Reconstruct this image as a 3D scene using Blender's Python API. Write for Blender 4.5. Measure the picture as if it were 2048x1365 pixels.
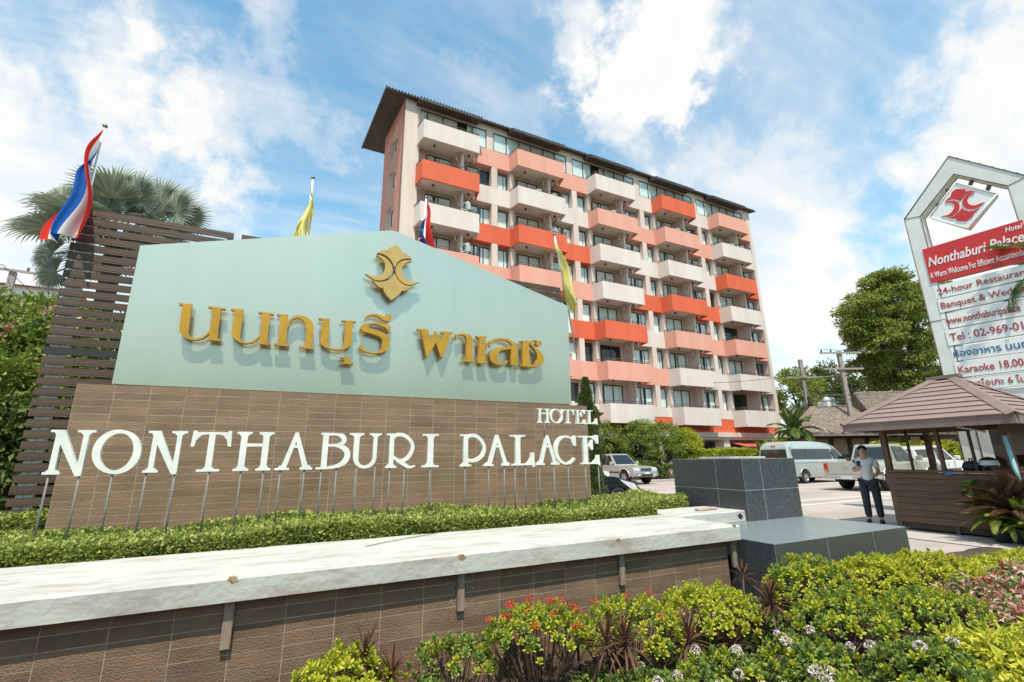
import bpy, bmesh, math, random
import numpy as np
from mathutils import Vector, Matrix
from mathutils.geometry import delaunay_2d_cdt

random.seed(7)
rng = np.random.default_rng(11)
PI = math.pi
scene = bpy.context.scene
COL = scene.collection
for _o in list(bpy.data.objects):
    bpy.data.objects.remove(_o)

# ------------------------------------------------------------------ camera
# frame: X along the sign wall, Y away from the camera, Z up, metres
F_PX, CX, CY, EYE = 920.0, 1024.0, 682.5, 1.5
RIGHT = Vector((0.9032002, -0.4290344, -0.0126070))
UP = Vector((-0.0956195, -0.2297577, 0.9685393))
FWD = Vector((0.4184332, 0.8735794, 0.2485413))
cam_data = bpy.data.cameras.new('camera')
cam_data.sensor_width = 36.0
cam_data.lens = 36.0 * F_PX / 2048.0
cam_data.clip_start = 0.05
cam_data.clip_end = 3000.0
cam = bpy.data.objects.new('camera', cam_data)
COL.objects.link(cam)
cam.matrix_world = Matrix(((RIGHT.x, UP.x, -FWD.x, 0), (RIGHT.y, UP.y, -FWD.y, 0), (RIGHT.z, UP.z, -FWD.z, EYE), (0, 0, 0, 1)))
scene.camera = cam
EYEV = Vector((0, 0, EYE))


def ray(px, py):
    return RIGHT * ((px - CX) / F_PX) + UP * (-(py - CY) / F_PX) + FWD


def on_y(px, py, y):
    r = ray(px, py)
    return EYEV + r * (y / r.y)


def on_x(px, py, x):
    r = ray(px, py)
    return EYEV + r * (x / r.x)


def on_z(px, py, z):
    r = ray(px, py)
    return EYEV + r * ((z - EYE) / r.z)


def on_plane(px, py, p, n):
    r = ray(px, py)
    return EYEV + r * ((p - EYEV).dot(n) / r.dot(n))


# ------------------------------------------------------------------ world, sun, exposure
SUN_EL = math.radians(63.0)
SUN_H = Vector((-0.31, -0.951))
scene.view_settings.view_transform = 'Standard'
scene.view_settings.look = 'None'
scene.view_settings.exposure = 0.42
scene.view_settings.gamma = 1.0
scene.view_settings.use_curve_mapping = False

world = bpy.data.worlds.new('World')
scene.world = world
world.use_nodes = True
wn, wl = world.node_tree.nodes, world.node_tree.links
wn.clear()


def N(nodes, typ, **kw):
    n = nodes.new(typ)
    for k, v in kw.items():
        if k.startswith('i_'):
            n.inputs[k[2:].replace('_', ' ')].default_value = v
        else:
            setattr(n, k, v)
    return n


def build_world():
    out = N(wn, 'ShaderNodeOutputWorld')
    bg = N(wn, 'ShaderNodeBackground')
    bg.inputs['Strength'].default_value = 0.11
    sky = N(wn, 'ShaderNodeTexSky')
    sky.sky_type = 'NISHITA'
    sky.sun_disc = False
    sky.sun_elevation = SUN_EL
    sky.sun_rotation = math.atan2(SUN_H.x, SUN_H.y)
    sky.air_density = 1.0
    sky.dust_density = 0.6
    sky.ozone_density = 1.6
    tc = N(wn, 'ShaderNodeTexCoord')
    sep = N(wn, 'ShaderNodeSeparateXYZ')
    wl.new(tc.outputs['Generated'], sep.inputs[0])

    def math_(op, a, b=None, clamp=False):
        m = N(wn, 'ShaderNodeMath', operation=op, use_clamp=clamp)
        for i, v in enumerate((a, b)):
            if v is None:
                continue
            if isinstance(v, (int, float)):
                m.inputs[i].default_value = v
            else:
                wl.new(v, m.inputs[i])
        return m.outputs[0]

    def rng_(v, a, b, c=0.0, d=1.0, smooth=True):
        m = N(wn, 'ShaderNodeMapRange')
        m.interpolation_type = 'SMOOTHSTEP' if smooth else 'LINEAR'
        wl.new(v, m.inputs['Value'])
        m.inputs['From Min'].default_value = a
        m.inputs['From Max'].default_value = b
        m.inputs['To Min'].default_value = c
        m.inputs['To Max'].default_value = d
        return m.outputs['Result']

    # flatten the dome on to a cloud deck so that clouds shrink towards the horizon
    zc = math_('ADD', math_('MAXIMUM', sep.outputs['Z'], 0.0), 0.16)
    px = math_('DIVIDE', sep.outputs['X'], zc)
    py = math_('DIVIDE', sep.outputs['Y'], zc)
    comb = N(wn, 'ShaderNodeCombineXYZ')
    wl.new(px, comb.inputs[0])
    wl.new(py, comb.inputs[1])
    rot = N(wn, 'ShaderNodeMapping')
    rot.inputs['Rotation'].default_value = (0, 0, math.radians(34))
    rot.inputs['Scale'].default_value = (0.8, 2.1, 1)
    wl.new(comb.outputs[0], rot.inputs[0])
    n1 = N(wn, 'ShaderNodeTexNoise')
    n1.inputs['Scale'].default_value = 1.15
    n1.inputs['Detail'].default_value = 9.0
    n1.inputs['Roughness'].default_value = 0.62
    n1.inputs['Distortion'].default_value = 0.5
    wl.new(rot.outputs[0], n1.inputs['Vector'])
    n2 = N(wn, 'ShaderNodeTexNoise')
    n2.inputs['Scale'].default_value = 7.0
    n2.inputs['Detail'].default_value = 8.0
    n2.inputs['Roughness'].default_value = 0.6
    wl.new(tc.outputs['Generated'], n2.inputs['Vector'])
    wisps = rng_(n1.outputs['Fac'], 0.34, 0.80)
    fine = rng_(n2.outputs['Fac'], 0.3, 0.7, -0.5, 0.5, smooth=False)

    def blob(pxl, pyl, r, soft, gain):
        d = ray(pxl, pyl).normalized()
        vm = N(wn, 'ShaderNodeVectorMath', operation='DISTANCE')
        wl.new(tc.outputs['Generated'], vm.inputs[0])
        vm.inputs[1].default_value = d
        dist = math_('ADD', vm.outputs['Value'], math_('MULTIPLY', fine, soft))
        return rng_(dist, r, r * 0.35, 0.0, gain)

    total = math_('MULTIPLY', wisps, math_('ADD', math_('MULTIPLY', fine, 0.5), 0.66))
    for b in ((1175, 50, 0.12, 0.20, 0.55), (1290, 90, 0.155, 0.18, 0.66), (1400, 30, 0.14, 0.20, 0.55), (1330, 170, 0.085, 0.18, 0.35), (1240, 262, 0.085, 0.16, 0.45),
              (120, 60, 0.22, 0.42, 0.14), (330, 150, 0.22, 0.45, 0.12), (60, 330, 0.34, 0.4, 0.30), (480, 200, 0.16, 0.4, 0.2),
              (1650, 400, 0.30, 0.45, 0.22), (1980, 380, 0.26, 0.45, 0.24), (1000, 250, 0.14, 0.2, 0.25), (1560, 480, 0.25, 0.25, 0.35), (-500, 300, 0.5, 0.3, 0.4), (2600, 300, 0.5, 0.3, 0.4)):
        total = math_('ADD', total, blob(*b))
    # milky towards the horizon
    total = math_('ADD', total, rng_(sep.outputs['Z'], 0.40, 0.05, 0.0, 0.66))
    mask = math_('MINIMUM', total, 0.97)
    shade = N(wn, 'ShaderNodeMix', data_type='RGBA')
    shade.inputs['A'].default_value = (6.4, 6.45, 6.4, 1)
    shade.inputs['B'].default_value = (7.4, 7.25, 6.95, 1)
    wl.new(n2.outputs['Fac'], shade.inputs['Factor'])
    tint = N(wn, 'ShaderNodeMix', data_type='RGBA', blend_type='MULTIPLY')
    tint.inputs['Factor'].default_value = 1.0
    tint.inputs['B'].default_value = (1.42, 2.06, 1.82, 1)
    wl.new(sky.outputs[0], tint.inputs['A'])
    mx = N(wn, 'ShaderNodeMix', data_type='RGBA')
    wl.new(mask, mx.inputs['Factor'])
    wl.new(tint.outputs['Result'], mx.inputs['A'])
    wl.new(shade.outputs['Result'], mx.inputs['B'])
    wl.new(mx.outputs['Result'], bg.inputs['Color'])
    wl.new(bg.outputs[0], out.inputs['Surface'])


build_world()
sun_data = bpy.data.lights.new('sun', 'SUN')
sun_data.energy = 4.1
sun_data.angle = math.radians(0.6)
sun_data.color = (1.0, 0.91, 0.77)
sun = bpy.data.objects.new('sun', sun_data)
COL.objects.link(sun)
_h = SUN_H.normalized() * math.cos(SUN_EL)
sun.rotation_euler = Vector((_h.x, _h.y, math.sin(SUN_EL))).to_track_quat('Z', 'Y').to_euler()
sun.location = (0, -10, 40)


# ------------------------------------------------------------------ object helpers
def tag(o, label=None, cat=None, group=None, kind=None):
    if label: o['label'] = label
    if cat: o['category'] = cat
    if group: o['group'] = group
    if kind: o['kind'] = kind
    return o


def link(o, parent=None):
    COL.objects.link(o)
    if parent is not None:
        o.parent = parent
    return o


def empty(name, loc=(0, 0, 0), rz=0.0):
    o = bpy.data.objects.new(name, None)
    o.empty_display_size = 0.2
    o.location = loc
    o.rotation_euler = (0, 0, rz)
    return link(o)


def thing(name, label, cat, loc=(0, 0, 0), rz=0.0, group=None):
    return tag(empty(name, loc, rz), label, cat, group)


def put(name, me, parent=None, loc=(0, 0, 0), rot=(0, 0, 0), scale=(1, 1, 1)):
    o = bpy.data.objects.new(name, me)
    o.location = loc
    o.rotation_euler = rot
    o.scale = scale
    return link(o, parent)


class MB:
    """collects simple solids and links them as one mesh object"""

    def __init__(self):
        self.v, self.f, self.s = [], [], []

    def add(self, verts, faces, smooth=False):
        n = len(self.v)
        self.v += [tuple(p) for p in verts]
        self.f += [tuple(i + n for i in f) for f in faces]
        self.s += [smooth] * len(faces)
        return self

    def box(self, x0, y0, z0, x1, y1, z1, M=None):
        vs = [Vector(p) for p in ((x0, y0, z0), (x1, y0, z0), (x1, y1, z0), (x0, y1, z0), (x0, y0, z1), (x1, y0, z1), (x1, y1, z1), (x0, y1, z1))]
        if M is not None:
            vs = [M @ p for p in vs]
        return self.add(vs, [(3, 2, 1, 0), (4, 5, 6, 7), (0, 1, 5, 4), (1, 2, 6, 5), (2, 3, 7, 6), (3, 0, 4, 7)])

    def tube(self, pts, radii, n=8, cap=True):
        pts = [Vector(p) for p in pts]
        if not hasattr(radii, '__len__'):
            radii = [radii] * len(pts)
        base = len(self.v)
        ref = None
        for i, p in enumerate(pts):
            d = (pts[min(i + 1, len(pts) - 1)] - pts[max(i - 1, 0)]).normalized()
            if ref is None or abs(ref.dot(d)) > 0.95:
                ref = Vector((0, 0, 1)) if abs(d.z) < 0.9 else Vector((1, 0, 0))
            u = d.cross(ref).normalized()
            w = u.cross(d).normalized()
            for k in range(n):
                a = 2 * PI * k / n
                self.v.append(tuple(p + (u * math.cos(a) + w * math.sin(a)) * radii[i]))
        for i in range(len(pts) - 1):
            for k in range(n):
                a, b = base + i * n + k, base + i * n + (k + 1) % n
                self.f.append((a, a + n, b + n, b))
                self.s.append(True)
        if cap:
            self.f.append(tuple(base + k for k in range(n)))
            self.f.append(tuple(base + (len(pts) - 1) * n + k for k in reversed(range(n))))
            self.s += [False, False]
        return self

    def lathe(self, prof, n=20, M=None):
        """profile of (radius, height) about local Z"""
        base = len(self.v)
        for r, z in prof:
            for k in range(n):
                a = 2 * PI * k / n
                p = Vector((r * math.cos(a), r * math.sin(a), z))
                self.v.append(tuple(M @ p if M is not None else p))
        for i in range(len(prof) - 1):
            for k in range(n):
                a, b = base + i * n + k, base + i * n + (k + 1) % n
                self.f.append((a, b, b + n, a + n))
                self.s.append(True)
        return self

    def prism(self, poly, d0, d1, axis='z'):
        """closed polygon (counter-clockwise) swept from d0 to d1"""
        def P(u, v, d):
            return {'z': (u, v, d), 'y': (u, d, v), 'x': (d, u, v)}[axis]
        n = len(poly)
        vs = [P(u, v, d0) for u, v in poly] + [P(u, v, d1) for u, v in poly]
        fs = [tuple(reversed(range(n))), tuple(range(n, 2 * n))] + [(i, (i + 1) % n, n + (i + 1) % n, n + i) for i in range(n)]
        return self.add(vs, fs)

    def mesh(self, name, m=None, fix=True):
        me = bpy.data.meshes.new(name)
        me.from_pydata(self.v, [], self.f)
        me.polygons.foreach_set('use_smooth', self.s)
        if fix:
            bm = bmesh.new()
            bm.from_mesh(me)
            bmesh.ops.recalc_face_normals(bm, faces=bm.faces)
            bm.to_mesh(me)
            bm.free()
        if m is not None:
            me.materials.append(m)
        me.update()
        return me

    def build(self, name, m, parent=None, bevel=0.0, seg=1):
        o = put(name, self.mesh(name, m), parent)
        if bevel:
            md = o.modifiers.new('bevel', 'BEVEL')
            md.width = bevel
            md.segments = seg
            md.limit_method = 'ANGLE'
            md.angle_limit = math.radians(40)
        return o


def np_mesh(name, verts, faces, m, smooth=False):
    """verts (N,3), faces (M,k) arrays with constant k"""
    me = bpy.data.meshes.new(name)
    verts = np.asarray(verts, dtype=np.float32)
    faces = np.asarray(faces, dtype=np.int32)
    k = faces.shape[1]
    me.vertices.add(len(verts))
    me.vertices.foreach_set('co', verts.ravel())
    me.loops.add(faces.size)
    me.loops.foreach_set('vertex_index', faces.ravel())
    me.polygons.add(len(faces))
    me.polygons.foreach_set('loop_start', np.arange(0, faces.size, k, dtype=np.int32))
    if smooth:
        me.polygons.foreach_set('use_smooth', np.ones(len(faces), dtype=bool))
    me.update(calc_edges=True)
    me.materials.append(m)
    return me


# ------------------------------------------------------------------ materials
MATS = {}


def mat(name, c, rough=0.6, var=0.12, vscale=4.0, bump=0.0, bscale=40.0, metal=0.0, spec=0.4, coat=0.0, c2=None, obj_var=0.0, island=False, stretch=(1, 1, 1), detail=5.0, transl=0.0, coord='Object'):
    m = bpy.data.materials.new(name)
    m.use_nodes = True
    nt = m.node_tree
    nd, lk = nt.nodes, nt.links
    nd.clear()
    out = N(nd, 'ShaderNodeOutputMaterial')
    bs = N(nd, 'ShaderNodeBsdfPrincipled')
    bs.inputs['Roughness'].default_value = rough
    bs.inputs['Metallic'].default_value = metal
    bs.inputs['Specular IOR Level'].default_value = spec
    bs.inputs['Coat Weight'].default_value = coat
    bs.inputs['Coat Roughness'].default_value = 0.08
    tc = N(nd, 'ShaderNodeTexCoord')
    mp = N(nd, 'ShaderNodeMapping')
    mp.inputs['Scale'].default_value = stretch
    if coord == 'World':
        ge = N(nd, 'ShaderNodeNewGeometry')
        lk.new(ge.outputs['Position'], mp.inputs[0])
    else:
        lk.new(tc.outputs[coord], mp.inputs[0])
    no = N(nd, 'ShaderNodeTexNoise')
    no.inputs['Scale'].default_value = vscale
    no.inputs['Detail'].default_value = detail
    no.inputs['Roughness'].default_value = 0.6
    lk.new(mp.outputs[0], no.inputs['Vector'])
    cA = tuple(c) + (1,)
    cB = (tuple(c2) if c2 else tuple(x * (1 - var * 2) for x in c)) + (1,)
    mx = N(nd, 'ShaderNodeMix', data_type='RGBA')
    mx.inputs['A'].default_value = cA
    mx.inputs['B'].default_value = cB
    mr = N(nd, 'ShaderNodeMapRange')
    mr.inputs['From Min'].default_value = 0.38
    mr.inputs['From Max'].default_value = 0.68
    lk.new(no.outputs['Fac'], mr.inputs['Value'])
    fac = mr.outputs[0]
    if island:
        ge2 = N(nd, 'ShaderNodeNewGeometry')
        fac = ge2.outputs['Random Per Island']
    lk.new(fac, mx.inputs['Factor'])
    col = mx.outputs['Result']
    if obj_var:
        oi = N(nd, 'ShaderNodeObjectInfo')
        hs = N(nd, 'ShaderNodeHueSaturation')
        m2 = N(nd, 'ShaderNodeMapRange')
        m2.inputs['To Min'].default_value = 1 - obj_var
        m2.inputs['To Max'].default_value = 1 + obj_var
        lk.new(oi.outputs['Random'], m2.inputs['Value'])
        lk.new(m2.outputs[0], hs.inputs['Value'])
        lk.new(col, hs.inputs['Color'])
        col = hs.outputs[0]
    lk.new(col, bs.inputs['Base Color'])
    if bump:
        nb = N(nd, 'ShaderNodeTexNoise')
        nb.inputs['Scale'].default_value = bscale
        nb.inputs['Detail'].default_value = 4.0
        lk.new(mp.outputs[0], nb.inputs['Vector'])
        bp = N(nd, 'ShaderNodeBump')
        bp.inputs['Strength'].default_value = bump
        bp.inputs['Distance'].default_value = 0.02
        lk.new(nb.outputs['Fac'], bp.inputs['Height'])
        lk.new(bp.outputs[0], bs.inputs['Normal'])
    if transl:
        tr = N(nd, 'ShaderNodeBsdfTranslucent')
        lk.new(col, tr.inputs['Color'])
        ms = N(nd, 'ShaderNodeMixShader')
        ms.inputs[0].default_value = transl
        lk.new(bs.outputs[0], ms.inputs[1])
        lk.new(tr.outputs[0], ms.inputs[2])
        lk.new(ms.outputs[0], out.inputs['Surface'])
    else:
        lk.new(bs.outputs[0], out.inputs['Surface'])
    MATS[name] = m
    return m


def glass_mat(name, tint, base_mix=0.35):
    m = bpy.data.materials.new(name)
    m.use_nodes = True
    nd, lk = m.node_tree.nodes, m.node_tree.links
    nd.clear()
    out = N(nd, 'ShaderNodeOutputMaterial')
    tr = N(nd, 'ShaderNodeBsdfTransparent')
    tr.inputs['Color'].default_value = tuple(tint) + (1,)
    gl = N(nd, 'ShaderNodeBsdfGlossy')
    gl.inputs['Roughness'].default_value = 0.02
    gl.inputs['Color'].default_value = (0.9, 0.95, 0.95, 1)
    fr = N(nd, 'ShaderNodeFresnel')
    fr.inputs['IOR'].default_value = 1.45
    ad = N(nd, 'ShaderNodeMath', operation='MULTIPLY_ADD', use_clamp=True)
    ad.inputs[1].default_value = 0.8
    ad.inputs[2].default_value = base_mix
    lk.new(fr.outputs[0], ad.inputs[0])
    # the inner face of a pane adds no second mirror image
    ge = N(nd, 'ShaderNodeNewGeometry')
    inv = N(nd, 'ShaderNodeMath', operation='SUBTRACT')
    inv.inputs[0].default_value = 1.0
    lk.new(ge.outputs['Backfacing'], inv.inputs[1])
    mu = N(nd, 'ShaderNodeMath', operation='MULTIPLY')
    lk.new(ad.outputs[0], mu.inputs[0])
    lk.new(inv.outputs[0], mu.inputs[1])
    ms = N(nd, 'ShaderNodeMixShader')
    lk.new(mu.outputs[0], ms.inputs[0])
    lk.new(tr.outputs[0], ms.inputs[1])
    lk.new(gl.outputs[0], ms.inputs[2])
    lk.new(ms.outputs[0], out.inputs['Surface'])
    MATS[name] = m
    return m


# ------------------------------------------------------------------ flat shapes: strokes, unions and solids
def stroke(pts, widths, closed=False):
    """one quad polygon per segment of a variable-width line"""
    pts = [Vector(p) for p in pts]
    n = len(pts)
    if not hasattr(widths, '__len__'):
        widths = [widths] * n
    L, R = [], []
    for i, p in enumerate(pts):
        if closed:
            d = pts[(i + 1) % n] - pts[i - 1]
        else:
            d = pts[min(i + 1, n - 1)] - pts[max(i - 1, 0)]
        d.normalize()
        nn = Vector((-d.y, d.x)) * (widths[i] / 2)
        L.append(p + nn)
        R.append(p - nn)
    out = []
    for i in range(n if closed else n - 1):
        j = (i + 1) % n
        out.append([tuple(R[i]), tuple(R[j]), tuple(L[j]), tuple(L[i])])
    return out


def rect(x0, y0, x1, y1):
    return [(x0, y0), (x1, y0), (x1, y1), (x0, y1)]


def ell(cx, cy, rx, ry, a0=0.0, a1=360.0, n=28, rot=0.0):
    out = []
    for i in range(n + 1):
        a = math.radians(a0 + (a1 - a0) * i / n)
        x, y = rx * math.cos(a), ry * math.sin(a)
        out.append((cx + x * math.cos(rot) - y * math.sin(rot), cy + x * math.sin(rot) + y * math.cos(rot)))
    return out


def disc(cx, cy, r, n=16):
    return ell(cx, cy, r, r, 0, 360, n)[:-1]


def ccw(p):
    a = sum(p[i - 1][0] * p[i][1] - p[i][0] * p[i - 1][1] for i in range(len(p)))
    return p if a > 0 else list(reversed(p))


def union2d(polys):
    vs, fs = [], []
    for p in polys:
        p = ccw(p)
        fs.append(list(range(len(vs), len(vs) + len(p))))
        vs += [Vector(q) for q in p]
    ov, oe, of, a, b, orig = delaunay_2d_cdt(vs, [], fs, 0, 1e-6)
    keep = [tuple(f) for f, o in zip(of, orig) if len(o)]
    cnt = {}
    for f in keep:
        for i in range(len(f)):
            e = (f[i], f[(i + 1) % len(f)])
            cnt[e] = cnt.get(e, 0) + 1
    bound = [e for e in cnt if (e[1], e[0]) not in cnt]
    return [tuple(v) for v in ov], keep, bound


def solid2d(polys, place, d0, d1, mb=None):
    """union of polygons swept from depth d0 (back) to d1 (front); place(u, v, d) -> point"""
    mb = mb or MB()
    ov, keep, bound = union2d(polys)
    n = len(ov)
    vs = [place(u, v, d1) for u, v in ov] + [place(u, v, d0) for u, v in ov]
    fs = list(keep) + [tuple(n + i for i in reversed(f)) for f in keep] + [(e[0], n + e[0], n + e[1], e[1]) for e in bound]
    return mb.add(vs, fs)


# ------------------------------------------------------------------ foliage helpers
def unit(v):
    return v / np.maximum(np.linalg.norm(v, axis=1, keepdims=True), 1e-9)


def leaf_arrays(P, D, L, W, fold=0.25, droop=0.15, seed=0):
    """one folded diamond leaf per row"""
    r = np.random.default_rng(seed)
    n = len(P)
    D = unit(D)
    ref = unit(r.normal(size=(n, 3)) + np.array([0, 0, 0.8]))
    S = unit(np.cross(D, ref))
    U = np.cross(S, D)
    L = np.broadcast_to(np.asarray(L, float), (n,))[:, None]
    W = np.broadcast_to(np.asarray(W, float), (n,))[:, None]
    base = P
    mid = P + D * L * 0.5
    tip = P + D * L - U * L * droop
    a = mid + S * W * 0.5 + U * W * fold
    b = mid - S * W * 0.5 + U * W * fold
    V = np.stack([base, a, tip, b], axis=1).reshape(-1, 3)
    i = (np.arange(n) * 4)[:, None]
    Fc = np.concatenate([i + np.array([[0, 1, 2]]), i + np.array([[0, 2, 3]])], axis=0)
    return V, Fc


def leaves(name, P, D, L, W, m, parent=None, fold=0.25, droop=0.15, seed=0):
    V, Fc = leaf_arrays(np.asarray(P, float), np.asarray(D, float), L, W, fold, droop, seed)
    return put(name, np_mesh(name, V, Fc, m), parent)


def crown_points(center, rad, n_clump, per, clump_r, seed, flat=0.8, shell=0.55, bottom=-0.6):
    """leaf positions in clumps spread through an uneven ellipsoid"""
    r = np.random.default_rng(seed)
    d = unit(r.normal(size=(n_clump * 3, 3)))
    d = d[d[:, 2] > bottom][:n_clump]
    bumps = unit(r.normal(size=(9, 3)))
    lump = 1 + 0.22 * np.max(np.maximum(d @ bumps.T, 0) ** 6 * r.uniform(-0.6, 1, size=(1, 9)), axis=1)
    rr = (shell + (1 - shell) * r.uniform(0, 1, len(d)) ** 0.6) * lump
    C = np.array(center) + d * rr[:, None] * np.array(rad)
    cr = clump_r * r.uniform(0.6, 1.3, len(C))
    k = np.repeat(np.arange(len(C)), per)
    off = unit(r.normal(size=(len(k), 3))) * (r.uniform(0, 1, (len(k), 1)) ** 0.5)
    off[:, 2] *= flat
    P = C[k] + off * cr[k][:, None]
    D = unit(off + d[k] * 0.6 + r.normal(size=off.shape) * 0.5)
    return P, D, C


def tapered_trunk(mb, p0, p1, r0, r1, bend=0.1, n=6, seed=0, sides=8):
    r = random.Random(seed)
    p0, p1 = Vector(p0), Vector(p1)
    h = (p1 - p0).length
    pts, rad = [], []
    for i in range(n + 1):
        f = i / n
        j = Vector((r.uniform(-1, 1), r.uniform(-1, 1), 0)) * bend * h * 0.15 * math.sin(PI * f)
        pts.append(p0.lerp(p1, f) + j)
        rad.append(r0 + (r1 - r0) * f)
    mb.tube(pts, rad, sides)
    return pts

# ================================================================== SETTING
mat('asphalt', (0.42, 0.36, 0.32), 0.9, 0.10, 0.6, bump=0.25, bscale=60, coord='World', c2=(0.29, 0.255, 0.23), detail=9.0, stretch=(.35, 1, 1))
mat('road_paint', (0.78, 0.77, 0.74), 0.8, 0.15, 6.0)
mat('soil', (0.09, 0.062, 0.042), 0.95, 0.25, 6.0, bump=0.8, bscale=30)
mat('path_concrete', (0.46, 0.42, 0.39), 0.9, 0.1, 1.5, bump=0.2, bscale=50)
mat('grout', (0.42, 0.345, 0.27), 0.9, 0.15, 8.0)
mat('tile', (0.205, 0.130, 0.080), 0.75, 0.12, 4.0, bump=0.5, bscale=75, obj_var=0.16, c2=(0.148, 0.093, 0.058), stretch=(0.8, 1, 1.2), coord='World')
mat('tile_sign', (0.235, 0.152, 0.093), 0.75, 0.12, 2.5, bump=0.32, bscale=60, obj_var=0.13, c2=(0.18, 0.117, 0.072), stretch=(0.8, 1, 1.3), coord='World')
mat('rust', (0.24, 0.12, 0.06), 0.9, 0.3, 40.0, c2=(0.45, 0.33, 0.22))
mat('old_wood', (0.30, 0.23, 0.18), 0.85, 0.25, 14.0, bump=0.5, bscale=50, stretch=(1, 1, 0.15), c2=(0.16, 0.12, 0.09))
mat('dark_hole', (0.03, 0.028, 0.025), 0.9, 0.3, 40)


def weathered_white():
    m = mat('white_slab', (0.50, 0.495, 0.455), 0.8, 0.06, 2.0, bump=0.25, bscale=25)
    nt = m.node_tree
    nd, lk = nt.nodes, nt.links
    bs = next(n for n in nd if n.type == 'BSDF_PRINCIPLED')
    old = bs.inputs['Base Color'].links[0].from_socket
    tc = N(nd, 'ShaderNodeTexCoord')
    mp = N(nd, 'ShaderNodeMapping')
    mp.inputs['Scale'].default_value = (0.8, 2.6, 2.6)
    lk.new(tc.outputs['Object'], mp.inputs[0])
    no = N(nd, 'ShaderNodeTexNoise')
    no.inputs['Scale'].default_value = 2.3
    no.inputs['Detail'].default_value = 10
    no.inputs['Roughness'].default_value = 0.72
    lk.new(mp.outputs[0], no.inputs['Vector'])
    mr = N(nd, 'ShaderNodeMapRange')
    mr.inputs['From Min'].default_value = 0.49
    mr.inputs['From Max'].default_value = 0.64
    mr.inputs['To Max'].default_value = 0.85
    lk.new(no.outputs['Fac'], mr.inputs['Value'])
    mx = N(nd, 'ShaderNodeMix', data_type='RGBA')
    lk.new(mr.outputs[0], mx.inputs['Factor'])
    lk.new(old, mx.inputs['A'])
    mx.inputs['B'].default_value = (0.34, 0.29, 0.25, 1)
    # dark vertical hair cracks
    mp2 = N(nd, 'ShaderNodeMapping')
    mp2.inputs['Scale'].default_value = (7.0, 0.6, 0.6)
    lk.new(tc.outputs['Object'], mp2.inputs[0])
    n2 = N(nd, 'ShaderNodeTexNoise')
    n2.inputs['Scale'].default_value = 2.0
    n2.inputs['Detail'].default_value = 8
    n2.inputs['Roughness'].default_value = 0.75
    lk.new(mp2.outputs[0], n2.inputs['Vector'])
    m3 = N(nd, 'ShaderNodeMapRange')
    m3.inputs['From Min'].default_value = 0.66
    m3.inputs['From Max'].default_value = 0.78
    m3.inputs['To Max'].default_value = 0.6
    lk.new(n2.outputs['Fac'], m3.inputs['Value'])
    mx2 = N(nd, 'ShaderNodeMix', data_type='RGBA')
    lk.new(m3.outputs[0], mx2.inputs['Factor'])
    lk.new(mx.outputs['Result'], mx2.inputs['A'])
    mx2.inputs['B'].default_value = (0.22, 0.21, 0.18, 1)
    lk.new(mx2.outputs['Result'], bs.inputs['Base Color'])
    return m


weathered_white()


def sheet(name, x0, y0, x1, y1, z, m, nx=1, ny=1, amp=0.0, seed=1):
    r = np.random.default_rng(seed)
    X, Y = np.meshgrid(np.linspace(x0, x1, nx + 1), np.linspace(y0, y1, ny + 1))
    Z = np.full_like(X, z) + (r.uniform(-amp, amp, X.shape) if amp else 0)
    V = np.stack([X.ravel(), Y.ravel(), Z.ravel()], axis=1)
    i = np.arange(nx)[None, :] + (np.arange(ny) * (nx + 1))[:, None]
    i = i.ravel()[:, None]
    return tag(put(name, np_mesh(name, V, np.concatenate([i, i + 1, i + nx + 2, i + nx + 1], axis=1), m, smooth=bool(amp))), kind='structure')


def far_ground():
    n = 48
    mb = MB()
    vs = [(20, 25, -0.5)] + [(20 + 1500 * math.cos(2 * PI * k / n), 25 + 1500 * math.sin(2 * PI * k / n), -0.5) for k in range(n)]
    mb.add(vs, [(0, 1 + k, 1 + (k + 1) % n) for k in range(n)])
    tag(mb.build('ground', mat('far_ground', (0.20, 0.19, 0.14), 0.95, 0.2, 0.05, coord='World')), kind='structure')


far_ground()
pl = MB()
pl.add([(-30, 6.9, 0), (7.2, 6.9, 0), (62, 6.9, 0), (62, 48, 0), (-30, 48, 0), (7.2, 3.0, 0), (62, 3.0, 0)], [(0, 1, 2, 3, 4), (5, 6, 2, 1)])
tag(pl.build('parking_lot', MATS['asphalt']), kind='structure')
lines = MB()
for (x0, y0, x1, y1) in ((12.0, 14.6, 40, 14.72), (12.5, 10.6, 40, 10.72), (11.2, 16.3, 33, 16.42), (14.4, 9.7, 24, 9.82), (16.6, 16.42, 16.7, 22.0), (19.8, 16.42, 19.9, 22.0), (23.0, 16.42, 23.1, 20.0), (13.4, 16.42, 13.5, 22.0)):
    lines.add([(x0, y0, 0.004), (x1, y0, 0.004), (x1, y1, 0.004), (x0, y1, 0.004)], [(0, 1, 2, 3)])
tag(lines.build('parking_lines', MATS['road_paint']), kind='structure')
kerb = MB()
kerb.box(12.0, 23.45, 0.0, 40, 23.6, 0.13)
tag(kerb.build('kerb', MATS['path_concrete'], bevel=0.02), kind='structure')


def bed_z(x):
    f = min(1.0, max(0.0, (x - 2.9) / 1.8))
    return -0.24 + 0.275 * f * f * (3 - 2 * f)


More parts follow.
